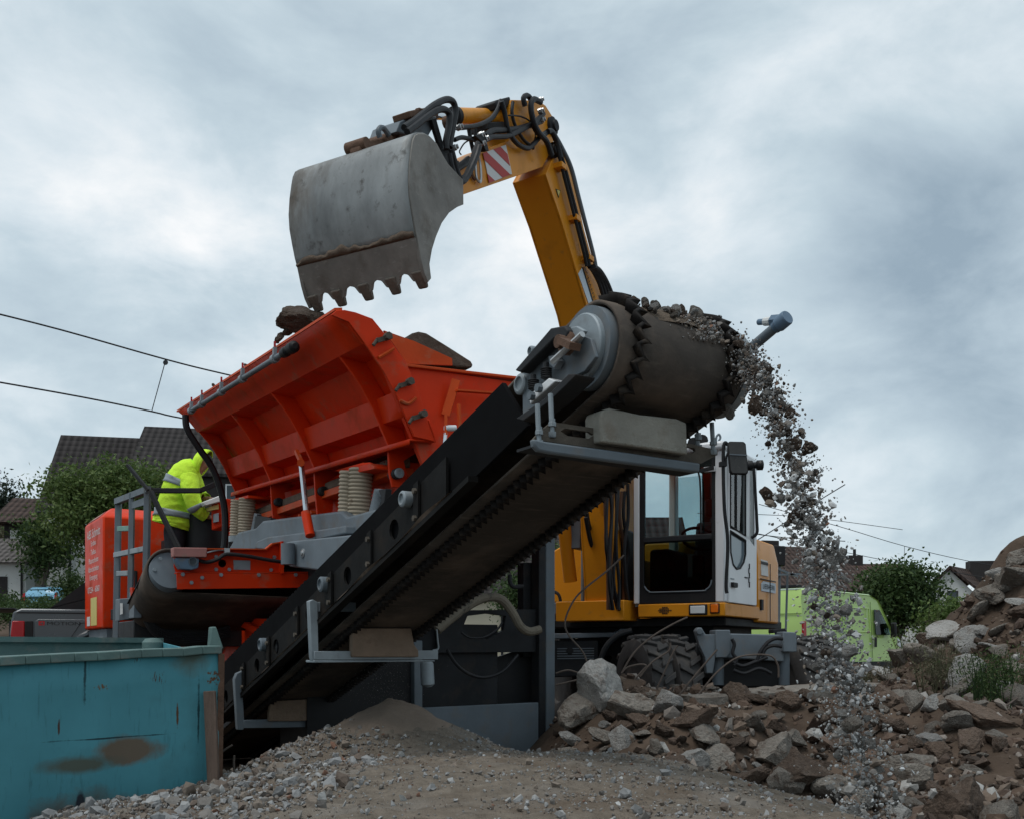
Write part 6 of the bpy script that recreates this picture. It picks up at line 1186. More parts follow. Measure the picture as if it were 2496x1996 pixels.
def car():
    c = pd(60, 1500, 42); g = 2.12; rt = thing('hatchback_car', 'light blue hatchback car seen from behind near the arched garden wall', 'car', Vector((c.x+.62, c.y, g)), R(80)); L3 = local(rt)
    hw = .83
    secs = []
    for x, zb, zs, zt, wt in ((0, .35, .85, 1.0, .9), (.06, .3, .92, 1.30, .82), (.30, .28, .95, 1.50, .76), (1.3, .28, .95, 1.54, .75), (2.2, .28, .95, 1.45, .74), (2.75, .28, .93, 1.05, .88), (3.5, .3, .8, .85, .92), (3.7, .35, .6, .65, .9)):
        secs.append((x, [(hw*.9, zb), (hw, zb+.2), (hw, zs), (hw*wt+.02, zt-.06), (hw*wt-.1, zt)]))
    mb = MB(); loftbody(mb, L3, secs); b = mb.build('car_body', SKYB, rt, angle=50)
    mb = MB(); mb.prism([L3(.005, -.62, .98), L3(.005, .62, .98), L3(.17, .55, 1.40), L3(.17, -.55, 1.40)], L3(-.03, 0, 0)-L3(0, 0, 0)); mb.build('rear_window', GLASSD, b)
    for s in (-1, 1):
        mb = MB(); mb.prism([L3(.02, s*.66, .78), L3(.02, s*.86, .78), L3(.09, s*.80, 1.22), L3(.09, s*.70, 1.25)], L3(-.05, 0, 0)-L3(0, 0, 0)); mb.build('tail_lamp', MATS['tail_lens'], b, bevel=.01)
        mb = MB(); mb.prism([L3(.5, s*.80, 1.0), L3(2.4, s*.80, 1.0), L3(2.1, s*.70, 1.36), L3(.6, s*.70, 1.38)], L3(0, s*.02, 0)-L3(0, 0, 0)); mb.build('side_window', GLASSD, b)
        mb = MB(); mb.box(L3(2.2, s*.95, 1.02), L3(.08, 0, 0)-L3(0, 0, 0), L3(0, .1, 0)-L3(0, 0, 0), Z*.08); mb.build('wing_mirror', BLACK, rt, bevel=.03)
        for x in (.65, 3.0): wheel(rt, L3, x, s*.72, .29, .29, .18)
    mb = MB(); mb.prism([L3(-.03, -.8, .32), L3(-.03, .8, .32), L3(-.03, .8, .6), L3(-.03, -.8, .6)], L3(.1, 0, 0)-L3(0, 0, 0)); mb.build('bumper', SKYB, b, bevel=.03)
    mb = MB(); mb.tube([L3(.4, s, 1.56) for s in (-.5, .5)], .015, 6, 1); mb.build('roof_edge', BLACK, b)
car()
# ================================================================ houses
def tiles(name, col, row=3.2, colm=3.6, bump=.6):
    m = bpy.data.materials.new(name); m.use_nodes = True; nt = m.node_tree; L = nt.links.new; p = nt.nodes['Principled BSDF']; tc = nd(nt, 'ShaderNodeTexCoord')
    def wave(dirn, s, prof):
        w = nd(nt, 'ShaderNodeTexWave', wave_type='BANDS', bands_direction=dirn, wave_profile=prof); w.inputs['Scale'].default_value = s; w.inputs['Distortion'].default_value = .25; w.inputs['Detail'].default_value = 1; L(tc.outputs['Object'], w.inputs[0]); return w.outputs['Fac']
    a, b = wave('Z', row, 'SAW'), wave('X', colm, 'SIN'); ad = nd(nt, 'ShaderNodeMath', operation='ADD'); L(a, ad.inputs[0]); L(b, ad.inputs[1])
    n = nd(nt, 'ShaderNodeTexNoise'); n.inputs['Scale'].default_value = 3; n.inputs['Detail'].default_value = 8; L(tc.outputs['Object'], n.inputs[0])
    m1 = nd(nt, 'ShaderNodeMapRange'); m1.inputs[2].default_value = 2; m1.inputs[3].default_value = .25; m1.inputs[4].default_value = 1.6; L(ad.outputs[0], m1.inputs[0])
    m2 = nd(nt, 'ShaderNodeMapRange'); m2.inputs[3].default_value = .6; m2.inputs[4].default_value = 1.4; L(n.outputs[0], m2.inputs[0]); mu = nd(nt, 'ShaderNodeMath', operation='MULTIPLY'); L(m1.outputs[0], mu.inputs[0]); L(m2.outputs[0], mu.inputs[1])
    h = nd(nt, 'ShaderNodeHueSaturation'); h.inputs['Color'].default_value = (*col, 1); L(mu.outputs[0], h.inputs['Value']); L(h.outputs[0], p.inputs['Base Color']); p.inputs['Roughness'].default_value = .85; p.inputs['Specular IOR Level'].default_value = .12
    bp = nd(nt, 'ShaderNodeBump'); bp.inputs['Strength'].default_value = bump; bp.inputs['Distance'].default_value = .05; L(ad.outputs[0], bp.inputs['Height']); L(bp.outputs[0], p.inputs['Normal']); return m
ROOFG = tiles('dark_roof_tiles', (.034, .030, .029), .95, 1.0); ROOFB = tiles('brown_roof_tiles', (.060, .042, .036), 1.0, 1.1); ROOFR = tiles('red_brown_roof', (.07, .043, .036), .9, 1.2); ROOFS = tiles('garage_tiles', (.10, .09, .085), 1.6, 1.2)
STUC = M('pale_stucco', (.60, .60, .57), .9, var=.06, vs=.7, dirt=(.42, .42, .40), da=.25, ds=.6, dsoft=.5, bump=.1); CREAM = M('cream_stucco', (.52, .47, .36), .9, var=.07, vs=.6, dirt=(.36, .33, .27), da=.3, ds=.7, dsoft=.5); DWOOD = M('dark_boards', (.032, .028, .027), .8, var=.3, vs=3, st=(5, 1, .5)); WING = M('window_glass', (.05, .065, .075), .08, var=.1); CURT = M('net_curtain', (.45, .50, .50), .8, var=.2, vs=3, st=(4, 4, .4)); RORG = M('orange_render', (.45, .10, .025), .85, var=.08)
def box_l(mb, L3, x0, x1, y0, y1, z0, z1):
    q = [(x0, y0), (x1, y0), (x1, y1), (x0, y1)]; return mb.hexa([L3(a, b, z0) for a, b in q]+[L3(a, b, z1) for a, b in q])
def window(parent, L3, x0, x1, z0, z1, y, glass=None, fr=None):
    mb = MB(); t = .06
    for a in ((x0, x0+t, z0, z1), (x1-t, x1, z0, z1), (x0+t, x1-t, z0, z0+t), (x0+t, x1-t, z1-t, z1)): box_l(mb, L3, a[0], a[1], y-.03, y+.05, a[2], a[3])
    f = mb.build('window_frame', fr or WHITE, parent); mb = MB(); box_l(mb, L3, x0+t, x1-t, y-.005, y+.03, z0+t, z1-t); mb.build('pane', glass or WING, f)
def gable_x(root, L3, x0, x1, y0, y1, ze, zr, mat, over=.4, th=.14, name='roof'):
    """ridge along x"""
    ym = (y0+y1)/2; sl = (zr-ze)/(ym-y0); mb = MB(); e0 = ze-sl*over
    for ys, s in ((y0-over, 1), (y1+over, -1)):
        mb.hexa([L3(x0-over, ys, e0), L3(x1+over, ys, e0), L3(x1+over, ym, zr), L3(x0-over, ym, zr), L3(x0-over, ys, e0+th), L3(x1+over, ys, e0+th), L3(x1+over, ym, zr+th), L3(x0-over, ym, zr+th)])
    return mb.build(name, mat, root, smooth=False)
def walls_gx(root, L3, x0, x1, y0, y1, zb, ze, zr, mat):
    ym = (y0+y1)/2; mb = MB(); mb.prism([L3(x0, y0, zb), L3(x0, y1, zb), L3(x0, y1, ze), L3(x0, ym, zr-.05), L3(x0, y0, ze)], L3(x1, 0, 0)-L3(x0, 0, 0)); return mb.build('wall', mat, root, smooth=False)
def houses():
    # left: big house with dark tiled roof
    a = pd(146, 1450, 45); rt = thing('tiled_house', 'large pale house with a dark tiled roof behind the leafy tree', 'house', Vector((a.x-.75, a.y, 2.0)), R(12)); L3 = local(rt)
    walls_gx(rt, L3, 0, 3.9, 0, 9, 0, 5.4, 9.45, STUC); gable_x(rt, L3, 0, 3.75, 0, 9, 5.4, 9.45, ROOFG, .25)
    w = walls_gx(rt, L3, 4.0, 11, -1.0, 9, 0, 7.0, 9.95, DWOOD); gable_x(rt, L3, 4.05, 11, -1.0, 9, 7.0, 9.95, ROOFG, .3)
    for x0, x1, m in ((5.3, 6.1, CURT), (6.3, 6.9, CURT), (8, 9, WING)): window(w, L3, x0, x1, 5.3, 6.55, -1.0, m)
    window(w, L3, 5.2, 6.4, 2.6, 4.0, -1.0)
    mb = MB(); mb.cyl(L3(1.15, -.12, 0), L3(1.15, -.12, 5.2), .06, 8); mb.build('downpipe', DGREY, rt)
    mb = MB(); mb.tube([L3(-.25, -.32, 5.12), L3(3.9, -.32, 5.12)], .08, 8, 1); mb.build('gutter', DGREY, rt)
    mb = MB(); box_l(mb, L3, 7.2, 8.0, 2.5, 3.2, 8.4, 10.8); mb.build('chimney', DWOOD, rt)
    # balcony wing left of it
    b = pd(108, 1450, 47); r2 = thing('balcony_house', 'white house front with a grey balcony rail left of the tiled house', 'house', Vector((b.x, b.y, 2.0)), R(8)); L3 = local(r2)
    mb = MB(); box_l(mb, L3, -2.2, 1.3, 1.2, 6, 0, 5.2); mb.build('wall', DWOOD, r2); mb = MB(); box_l(mb, L3, .35, .75, .1, .6, 2.2, 5.0); box_l(mb, L3, -1.9, -.6, 1.1, 1.25, 3.9, 4.7); mb.build('white_pillar', STUC, r2)
    mb = MB(); box_l(mb, L3, -.2, 1.2, 0, 1.3, 2.1, 2.3); mb.build('balcony_slab', STUC, r2); mb = MB(); box_l(mb, L3, -.2, 1.15, -.02, .03, 2.35, 3.2); mb.build('balcony_rail', LGREY, r2)
    mb = MB(); mb.prism([L3(-2.6, y, z) for y, z in ((.3, 5.0), (3.6, 6.6), (6.6, 5.0))], L3(4.2, 0, 0)-L3(0, 0, 0)); mb.build('roof', ROOFB, r2)
    # garage and arched wall
    g = pd(0, 1450, 44); r3 = thing('garage', 'low cream garage with a dark door and a tiled hipped roof', 'garage', Vector((g.x-3, g.y, 1.95)), R(3)); L3 = local(r3)
    mb = MB(); box_l(mb, L3, 0, 4.05, 0, 5, 0, 2.85); mb.build('wall', STUC, r3)
    mb = MB(); box_l(mb, L3, 1.6, 3.25, -.05, .02, 0, 2.25); mb.build('garage_door', DWOOD, r3)
    mb = MB(); q = [L3(-.4, -.45, 2.85), L3(4.35, -.45, 2.85), L3(4.35, 5.4, 2.85), L3(-.4, 5.4, 2.85), L3(1.2, 2.4, 4.2), L3(3.6, 2.4, 4.2)]; mb.add(q, [(0, 1, 5, 4), (1, 2, 5), (2, 3, 4, 5), (3, 0, 4), (3, 2, 1, 0)]); mb.build('roof', ROOFS, r3, smooth=False)
    mb = MB(); mb.cyl(L3(3.9, -.1, 0), L3(3.9, -.1, 2.8), .05, 8); mb.build('downpipe', DGREY, r3)
    a0, a1 = pd(60, 1470, 45.2), pd(152, 1470, 45.2); r4 = thing('arched_wall', 'cream garden wall with a round archway beside the garage', 'wall', Vector((a0.x, a0.y, 1.95)), R(2)); L3 = local(r4)
    wdt = (a1-a0).length; arch = [(.28*wdt, 0)]+[(.56*wdt-.27*wdt*math.cos(t), .9+.27*wdt*math.sin(t)*1.05) for t in np.linspace(0, math.pi, 15)]+[(.83*wdt, 0)]
    mb = MB(); mb.plate([L3(x, 0, z) for x, z in [(0, 0)]+arch+[(wdt, 0), (wdt, 2.75), (0, 2.75)]], [], L3(0, .3, 0)-L3(0, 0, 0)); mb.build('wall_panel', CREAM, r4, smooth=False)
    mb = MB(); box_l(mb, L3, -.1, wdt+.1, -.1, .4, 2.76, 2.95); mb.build('wall_coping', STUC, r4)
    mb = MB(); box_l(mb, L3, .3, .65, -.12, -.01, 2.1, 2.5); mb.build('wall_lamp', LGREY, r4); mb = MB(); box_l(mb, L3, .55, .75, .1, .25, 2.95, 3.1); mb.build('camera_box', WHITE, r4)
    # far red roof
    h = pd(20, 1450, 70); r5 = thing('red_roof_house', 'distant house with a reddish brown hipped roof at the left edge', 'house', Vector((h.x-5, h.y, 2.1)), R(5)); L3 = local(r5)
    mb = MB(); box_l(mb, L3, 0, 8.6, 0, 7, 0, 5.2); mb.build('wall', CREAM, r5); mb = MB(); q = [L3(-.4, -.4, 5.1), L3(9.3, -.4, 5.1), L3(9.3, 7.4, 5.1), L3(-.4, 7.4, 5.1), L3(3.2, 3.5, 8.6), L3(6, 3.5, 8.6)]; mb.add(q, [(0, 1, 5, 4), (1, 2, 5), (2, 3, 4, 5), (3, 0, 4), (3, 2, 1, 0)]); mb.build('roof', ROOFR, r5, smooth=False)
    mb = MB(); box_l(mb, L3, 5.8, 6.5, 1.6, 2.2, 6.5, 8.0); mb.build('roof_light', STUC, r5); window(r5, L3, 5.5, 6.6, 3, 4.3, -.01)
    # right: three houses
    a = pd(1846, 1500, 56); r6 = thing('long_roof_house', 'white house with a long dark brown roof behind the lime van', 'house', Vector((a.x, a.y, 0)), R(14)); L3 = local(r6)
    w = walls_gx(r6, L3, 0, 7.0, 0, 8, 0, 4.55, 7.15, STUC)
    mb = MB(); q = [L3(-.5, -.6, 4.3), L3(9.0, -.6, 4.3), L3(9.0, 8.6, 4.3), L3(-.5, 8.6, 4.3), L3(-.5, 4, 7.25), L3(6.1, 4, 7.25)]; mb.add(q, [(0, 1, 5, 4), (1, 2, 5), (2, 3, 4, 5), (3, 0, 4), (3, 2, 1, 0)]); rf = mb.build('roof', ROOFB, r6, smooth=False)
    box = MB(); box_l(box, L3, 0, 8.6, 0.02, 8, 0, 4.28); box.build('wall', STUC, r6, smooth=False)
    mb = MB(); box_l(mb, L3, 2.3, 3.4, 3.7, 4.4, 6.6, 7.55); mb.build('chimney', DWOOD, rf)
    for x in (1.0, 4.6, 6.6): window(r6, L3, x, x+.9, 2.6, 3.9, -.0)
    mb = MB(); box_l(mb, L3, .2, .7, -.7, -.3, 2.9, 4.2); mb.build('meter_box', DGREY, r6)
    a = pd(2090, 1500, 72); r7 = thing('brown_roof_house', 'house with a low red brown roof and chimney between two others', 'house', Vector((a.x, a.y, 0)), R(3)); L3 = local(r7)
    walls_gx(r7, L3, 0, 5.2, 0, 8, 0, 5.6, 7.2, CREAM); gable_x(r7, L3, -1, 4.9, 0, 8, 5.6, 7.35, ROOFR, .4); mb = MB(); box_l(mb, L3, .8, 1.9, 3.6, 4.3, 6.9, 8.1); mb.build('chimney', DWOOD, r7); mb = MB(); mb.cyl(L3(1.4, 4, 8.1), L3(1.4, 4, 8.6), .12, 8); mb.build('flue', DGREY, r7)
    window(r7, L3, 2, 3, 3, 4.3, 0)
    a = pd(2268, 1500, 62); r8 = thing('white_gable_house', 'white gabled house with a small window and orange side wall', 'house', Vector((a.x, a.y, 0)), R(-6)); L3 = local(r8)
    # ridge runs away to the right: gable faces left
    mb = MB(); mb.prism([L3(x, 0, z) for x, z in ((0, 0), (2.9, 0), (2.9, 4.2), (1.05, 6.0), (0, 4.9))], L3(0, .3, 0)-L3(0, 0, 0)); w = mb.build('wall', STUC, r8, smooth=False)
    mb = MB(); box_l(mb, L3, .05, 2.85, .3, 7, 0, 4.1); mb.build('wall', STUC, r8, smooth=False); mb = MB(); box_l(mb, L3, 2.87, 3.5, .2, 7, 0, 4.6); mb.build('side_wall', RORG, r8, smooth=False)
    mb = MB(); mb.hexa([L3(1.05, -.3, 5.95), L3(3.6, -.3, 3.8), L3(7.0, 6, 4.0), L3(5.5, 6.5, 6.0), L3(1.05, -.3, 6.15), L3(3.6, -.3, 4.0), L3(7.0, 6, 4.2), L3(5.5, 6.5, 6.2)]); mb.hexa([L3(-.4, -.3, 4.5), L3(1.05, -.3, 5.95), L3(5.5, 6.5, 6.0), L3(3, 6.5, 4.4), L3(-.4, -.3, 4.7), L3(1.05, -.3, 6.15), L3(5.5, 6.5, 6.2), L3(3, 6.5, 4.6)]); rf = mb.build('roof', ROOFB, r8, smooth=False)
    mb = MB(); box_l(mb, L3, 3.4, 4.9, 3, 3.9, 5.3, 6.7); mb.build('chimney', DWOOD, rf); window(w, L3, 1.0, 1.65, 3.75, 4.6, -.01, fr=DWOOD)
    # cream building and dark roof glimpsed behind the conveyor frame
    a = pd(1130, 1560, 40); r9 = thing('cream_house', 'cream house glimpsed between the conveyor belt and the support frame', 'house', Vector((a.x, a.y, 0)), R(0)); L3 = local(r9)
    walls_gx(r9, L3, 0, 9.0, 0, 7, 0, 3.4, 6.6, CREAM); gable_x(r9, L3, 0, 9, 0, 7, 3.4, 6.6, ROOFG, .4); mb = MB(); mb.cyl(L3(1.55, -.1, 0), L3(1.55, -.1, 3.2), .05, 8); mb.build('downpipe', DGREY, r9)
houses()
# ================================================================ trees
def leafmat(name, cols):
    m = bpy.data.materials.new(name); m.use_nodes = True; nt = m.node_tree; L = nt.links.new; p = nt.nodes['Principled BSDF']
    a = nd(nt, 'ShaderNodeAttribute'); a.attribute_name = 'leaf_tone'; c = nd(nt, 'ShaderNodeValToRGB'); e = c.color_ramp.elements
    for i, k in enumerate(cols):
        q = e[i] if i < 2 else e.new(.5); q.position = i/(len(cols)-1); q.color = (*k, 1)
    L(a.outputs['Fac'], c.inputs[0]); L(c.outputs[0], p.inputs['Base Color']); p.inputs['Roughness'].default_value = .6; p.inputs['Specular IOR Level'].default_value = .25
    t = nd(nt, 'ShaderNodeBsdfTranslucent'); L(c.outputs[0], t.inputs[0]); mx = nd(nt, 'ShaderNodeMixShader'); mx.inputs[0].default_value = .25; L(p.outputs[0], mx.inputs[1]); L(t.outputs[0], mx.inputs[2]); L(mx.outputs[0], nt.nodes['Material Output'].inputs[0]); return m
LEAF = leafmat('green_leaves', [(.045, .08, .02), (.09, .14, .036), (.17, .215, .07)]); LEAFD = leafmat('dark_leaves', [(.022, .046, .014), (.045, .08, .024), (.08, .12, .036)]); NEED = leafmat('conifer_needles', [(.012, .022, .014), (.022, .036, .022), (.035, .05, .03)]); WEED = leafmat('dry_weeds', [(.085, .085, .05), (.13, .12, .075), (.06, .075, .03)]); BARK = M('bark', (.07, .055, .043), .95, var=.3, vs=6, st=(4, 4, 1), bump=.6)
def leaves(name, parent, mat, blobs, n, size, seed, narrow=.5, droop=0.):
    rg = np.random.default_rng(seed); B = np.array([list(b[0])+list(b[1]) for b in blobs]); vol = B[:, 3]*B[:, 4]*B[:, 5]; pk = rg.choice(len(B), n, p=vol/vol.sum())
    # leaves sit in sprays: cluster centres near the surface of each lobe
    k = max(8, n//26); kc = rg.choice(len(B), k, p=vol/vol.sum()); d = rg.normal(size=(k, 3)); d /= np.linalg.norm(d, axis=1)[:, None]; r = rg.uniform(.45, 1.12, k)**.7
    cc = B[kc, :3]+d*r[:, None]*B[kc, 3:]; tone = np.clip(.5+.22*rg.normal(size=k), 0, 1)
    ci = rg.integers(0, k, n); c = cc[ci]+rg.normal(size=(n, 3))*size*np.array([2.4, 2.4, 1.5]); tn = np.clip(tone[ci]+.12*rg.normal(size=n), 0, 1)
    a = rg.normal(size=(n, 3)); a[:, 2] -= droop; a /= np.linalg.norm(a, axis=1)[:, None]; b = np.cross(a, rg.normal(size=(n, 3))); b /= np.linalg.norm(b, axis=1)[:, None]; nn = np.cross(a, b)
    s = size*rg.uniform(.6, 1.3, n)[:, None]; w = s*narrow*.5
    V_ = np.stack([c-a*s*.5, c+b*w+nn*s*.08, c+a*s*.5, c-b*w+nn*s*.08], 1).reshape(-1, 3)
    iv = np.array(WM[parent].inverted()); V_ = V_@iv[:3, :3].T+iv[:3, 3]
    me = bpy.data.meshes.new(name); me.vertices.add(4*n); me.vertices.foreach_set('co', V_.astype(np.float32).reshape(-1)); F = (np.array([0, 1, 2, 0, 2, 3])[None]+4*np.arange(n)[:, None]).reshape(-1)
    me.loops.add(6*n); me.loops.foreach_set('vertex_index', F.astype(np.int32)); me.polygons.add(2*n); me.polygons.foreach_set('loop_start', np.arange(0, 6*n, 3, dtype=np.int32)); me.update()
    at = me.attributes.new('leaf_tone', 'FLOAT', 'POINT'); at.data.foreach_set('value', np.repeat(tn, 4).astype(np.float32)); me.materials.append(mat)
    o = bpy.data.objects.new(name, me); COL.objects.link(o); o.parent = parent; WM[o] = WM[parent]; return o
def tree(name, label, cat, base, blobs, n, size, mat, seed, r0=.15, group=None, crown='crown', narrow=.5, droop=.2):
    rt = thing(name, label, cat, base, 0, group); base = Vector(base); rnd = random.Random(seed)
    top = max(Vector(b[0]).z for b in blobs); ctr = sum((Vector(b[0]) for b in blobs), Vector())/len(blobs)
    mb = MB(); h = lerp(base, Vector((ctr.x, ctr.y, base.z+(top-base.z)*.45)), 1); mid = lerp(base, h, .5)+Vector((rnd.uniform(-.1, .1), 0, 0))
    mb.tube([base-Z*.3, mid, h], lambda t: r0*(1-.45*t), 8)
    for b in blobs:
        c = Vector(b[0]); k = lerp(mid, h, rnd.uniform(.3, 1)); mb.tube([k, lerp(k, c, .5)+Z*.2+Vector((rnd.uniform(-.2, .2), rnd.uniform(-.2, .2), 0)), c+Z*b[1][2]*.4], lambda t: r0*.5*(1-.8*t)+.01, 6)
    mb.build('trunk', BARK, rt); leaves(crown, rt, mat, blobs, n, size, seed, narrow, droop); return rt
def pblob(px, py, d, rx, rz): 
    k = d/FPX; return (pd(px, py, d), (rx*k, rx*k*.8, rz*k))
tree('leafy_tree', 'broad green leafy tree in front of the dark tiled roof', 'tree', (pd(235, 1450, 36).x, 36, 1.9), [pblob(*a) for a in ((150, 1195, 36, 42, 26), (190, 1180, 35.5, 50, 32), (230, 1230, 36, 62, 36), (175, 1270, 35, 55, 32), (285, 1190, 36.5, 60, 40), (330, 1168, 37, 58, 26), (275, 1145, 37.5, 35, 16), (375, 1190, 36, 50, 38), (205, 1310, 35.5, 28, 28), (330, 1230, 36, 50, 30), (205, 1360, 35.5, 18, 18))], 15000, .17, LEAF, 4, .2)
tree('dark_shrub_tree', 'dark bushy tree beneath the leafy tree near the balcony', 'tree', (pd(110, 1450, 43).x, 43, 2.0), [pblob(*a) for a in ((100, 1300, 43, 26, 30), (125, 1340, 43, 28, 32), (90, 1370, 43.5, 20, 26))], 3500, .2, LEAFD, 5, .14)
tree('conifer', 'tall dark conifer standing alone at the left edge', 'tree', (pd(15, 1450, 62).x, 62, 2.1), [pblob(*a) for a in ((15, 1190, 62, 7, 16), (14, 1215, 62, 12, 18), (12, 1240, 62, 17, 18), (12, 1262, 62, 20, 16), (10, 1285, 62, 22, 14))], 4500, .24, NEED, 6, .2)
tree('garden_tree', 'olive green garden tree in front of the red brown roof', 'tree', (pd(30, 1450, 55).x, 55, 2.0), [pblob(*a) for a in ((25, 1325, 55, 40, 22), (60, 1310, 55, 24, 14), (-5, 1310, 55, 30, 18), (50, 1335, 55, 30, 12))], 3000, .22, WEED, 7, .14)
for i, (px, py, d, rx, rz, lb) in enumerate(((122, 1482, 27, 24, 13, 'clipped round dark hedge right of the blue car'), (10, 1475, 34, 26, 14, 'low clipped hedge below the garage at the left edge'), (172, 1425, 40, 10, 26, 'tall slim garden shrub before the white house wall'), (103, 1400, 47, 22, 26, 'dark shrub seen through the round archway'))):
    tree('garden_shrub', lb, 'shrub', (pd(px, py, d).x, d, ground_z(pd(px, py, d).x, d)), [pblob(px, py, d, rx, rz), pblob(px+rx*.4, py+rz*.2, d, rx*.7, rz*.8), pblob(px-rx*.4, py+rz*.3, d, rx*.7, rz*.7)], 2600 if i == 0 else 1300, .09 if d < 30 else .14, LEAFD, 20+i, .06, crown='foliage')
tree('bushy_tree', 'rounded dark green tree to the right of the lime van', 'tree', (pd(2195, 1600, 41).x, 41, 0), [pblob(*a) for a in ((2195, 1420, 41, 60, 28), (2160, 1450, 41, 45, 34), (2222, 1450, 41, 40, 32), (2190, 1480, 41, 62, 34), (2150, 1490, 41, 34, 22), (2240, 1490, 41, 34, 24), (2215, 1400, 41, 30, 16), (2120, 1470, 41.5, 22, 20))], 17000, .19, LEAFD, 8, .16)
tree('young_tree', 'small loose green tree in front of the white gabled house', 'tree', (pd(2330, 1600, 34).x, 34, 0), [pblob(*a) for a in ((2345, 1490, 34, 30, 16), (2320, 1505, 34, 38, 20), (2360, 1500, 34, 34, 20), (2300, 1530, 34, 30, 20))], 4500, .16, LEAF, 9, .08)
tree('hidden_bush', 'green bush glimpsed behind the support frame', 'bush', (pd(1275, 1560, 30).x, 30, 0), [pblob(*a) for a in ((1270, 1440, 30, 30, 34), (1255, 1480, 30, 26, 24), (1290, 1420, 30, 20, 24))], 2500, .13, LEAFD, 10, .06)
tree('roof_garden_bush', 'low bush behind the amber tank of the excavator', 'bush', (pd(1385, 1560, 30).x, 30, 0), [pblob(*a) for a in ((1380, 1338, 30, 32, 10), (1400, 1350, 30, 20, 10), (1370, 1420, 30, 22, 60))], 1500, .12, LEAF, 12, .06)
hb = [pblob(x, 1493-.02*x, 26, 22, 9) for x in range(-10, 190, 24)]
tree('low_hedge', 'long low hedge along the street behind the pickup truck', 'hedge', (pd(90, 1500, 26).x, 26, ground_z(pd(90, 1500, 26).x, 26)), hb, 4200, .09, LEAFD, 40, .04, crown='foliage')
def weeds(label, px0, px1, py0, py1, d0, d1, n, hgt, mat, seed, name='weed_clump'):
    """a clump of thin upright stems with small leaves, standing on the ground"""
    rnd = random.Random(seed); c = pd((px0+px1)/2, py1, (d0+d1)/2); rt = thing(name, label, 'weeds', Vector((c.x, c.y, ground_z(c.x, c.y)))); mb = MB(); bl = []
    for _ in range(n):
        d = rnd.uniform(d0, d1); x = (rnd.uniform(px0, px1)-CX)/FPX*d; z = ground_z(x, d); b = Vector((x, d, z-.03)); h = hgt*rnd.uniform(.5, 1.1); t = b+Vector((rnd.uniform(-.25, .25)*h, rnd.uniform(-.15, .15)*h, h))
        mb.tube([b, lerp(b, t, .5)+Vector((rnd.uniform(-.03, .03), 0, .02)), t], lambda q: .006*(1-.7*q), 4, 3)
        for k in range(3): bl.append((lerp(b, t, rnd.uniform(.3, 1)), (.06*hgt, .06*hgt, .10*hgt)))
    mb.build('stems', mat, rt)['kind'] = 'stuff'; leaves('foliage', rt, mat, bl, n*34, .05*hgt+.012, seed, .3, -.4)
weeds('dry grey green weeds growing left of the rubble pile', 2190, 2290, 1520, 1640, 12, 18, 70, .55, WEED, 31)
weeds('low dry weeds at the foot of the pile by the excavator', 2100, 2200, 1560, 1650, 11, 14, 40, .26, WEED, 32)
weeds('small green plant growing out of the rubble pile', 2370, 2470, 1600, 1720, 7.7, 8.5, 60, .42, LEAFD, 33, 'wild_plant')
weeds('thin brown stalks standing on the rubble ridge', 2240, 2320, 1600, 1700, 8.5, 9.6, 40, .45, WEED, 34)
# ================================================================ wires and signal
def wire(label, pts, r=.018):
    rt = MB(); rt.tube(pts, r, 6, 4); o = rt.build('overhead_wire', MATS['wire'], None); tag(o, label, 'wire', None); return o
M('wire', (.03, .032, .035), .5)
w1 = [pd(-60, 752, 20), pd(150, 805, 21), pd(402, 876, 22.4), pd(560, 915, 23.5), pd(900, 992, 26)]; w2 = [pd(-60, 922, 20), pd(200, 968, 21.2), pd(372, 1003, 22.2), pd(470, 1024, 22.8), pd(900, 1100, 25)]
wire('upper of the two overhead wires at the left, with a dropper hanging from it', w1); wire('lower of the two overhead wires at the left', w2)
rt = MB(); rt.tube([pd(404, 876, 22.4), pd(398, 900, 22.4), pd(370, 1002, 22.2)], .011, 5, 2); rt.lathe(pd(403, 884, 22.4), Vector((0, 1, 0)), [(.05, 0), (.06, .01), (.05, .02)], 10); tag(rt.build('wire_dropper', MATS['wire'], None), 'thin slanting dropper joining the two wires at the left', 'wire')
wire('long overhead wire above the white gabled house', [pd(1850, 1228, 40), pd(2045, 1282, 42), pd(2205, 1330, 44), pd(2360, 1366, 46), pd(2560, 1400, 48)], .014)
wire('lower overhead wire above the brown roof', [pd(1850, 1300, 38), pd(2085, 1350, 40), pd(2270, 1385, 42), pd(2560, 1430, 45)], .013)
wire('nearly level wire beside the mirror of the excavator cab', [pd(1700, 1250, 30), pd(1850, 1253, 31), pd(1990, 1262, 32), pd(2200, 1290, 34)], .010)
wire('slanting stay wire rising from behind the engine hood', [pd(1800, 1345, 28), pd(1842, 1318, 28), pd(1905, 1278, 28), pd(1975, 1232, 28), pd(2060, 1180, 28)], .016)
wire('thin wire running low behind the engine hood', [pd(1800, 1294, 28), pd(1860, 1303, 28), pd(1935, 1311, 29), pd(2060, 1318, 30)], .014)
rt = MB(); rt.tube([pd(2205, 1330, 44), pd(2204, 1368, 43)], .012, 5, 1); tag(rt.build('wire_dropper', MATS['wire'], None), 'short upright dropper between the two wires at the right', 'wire')
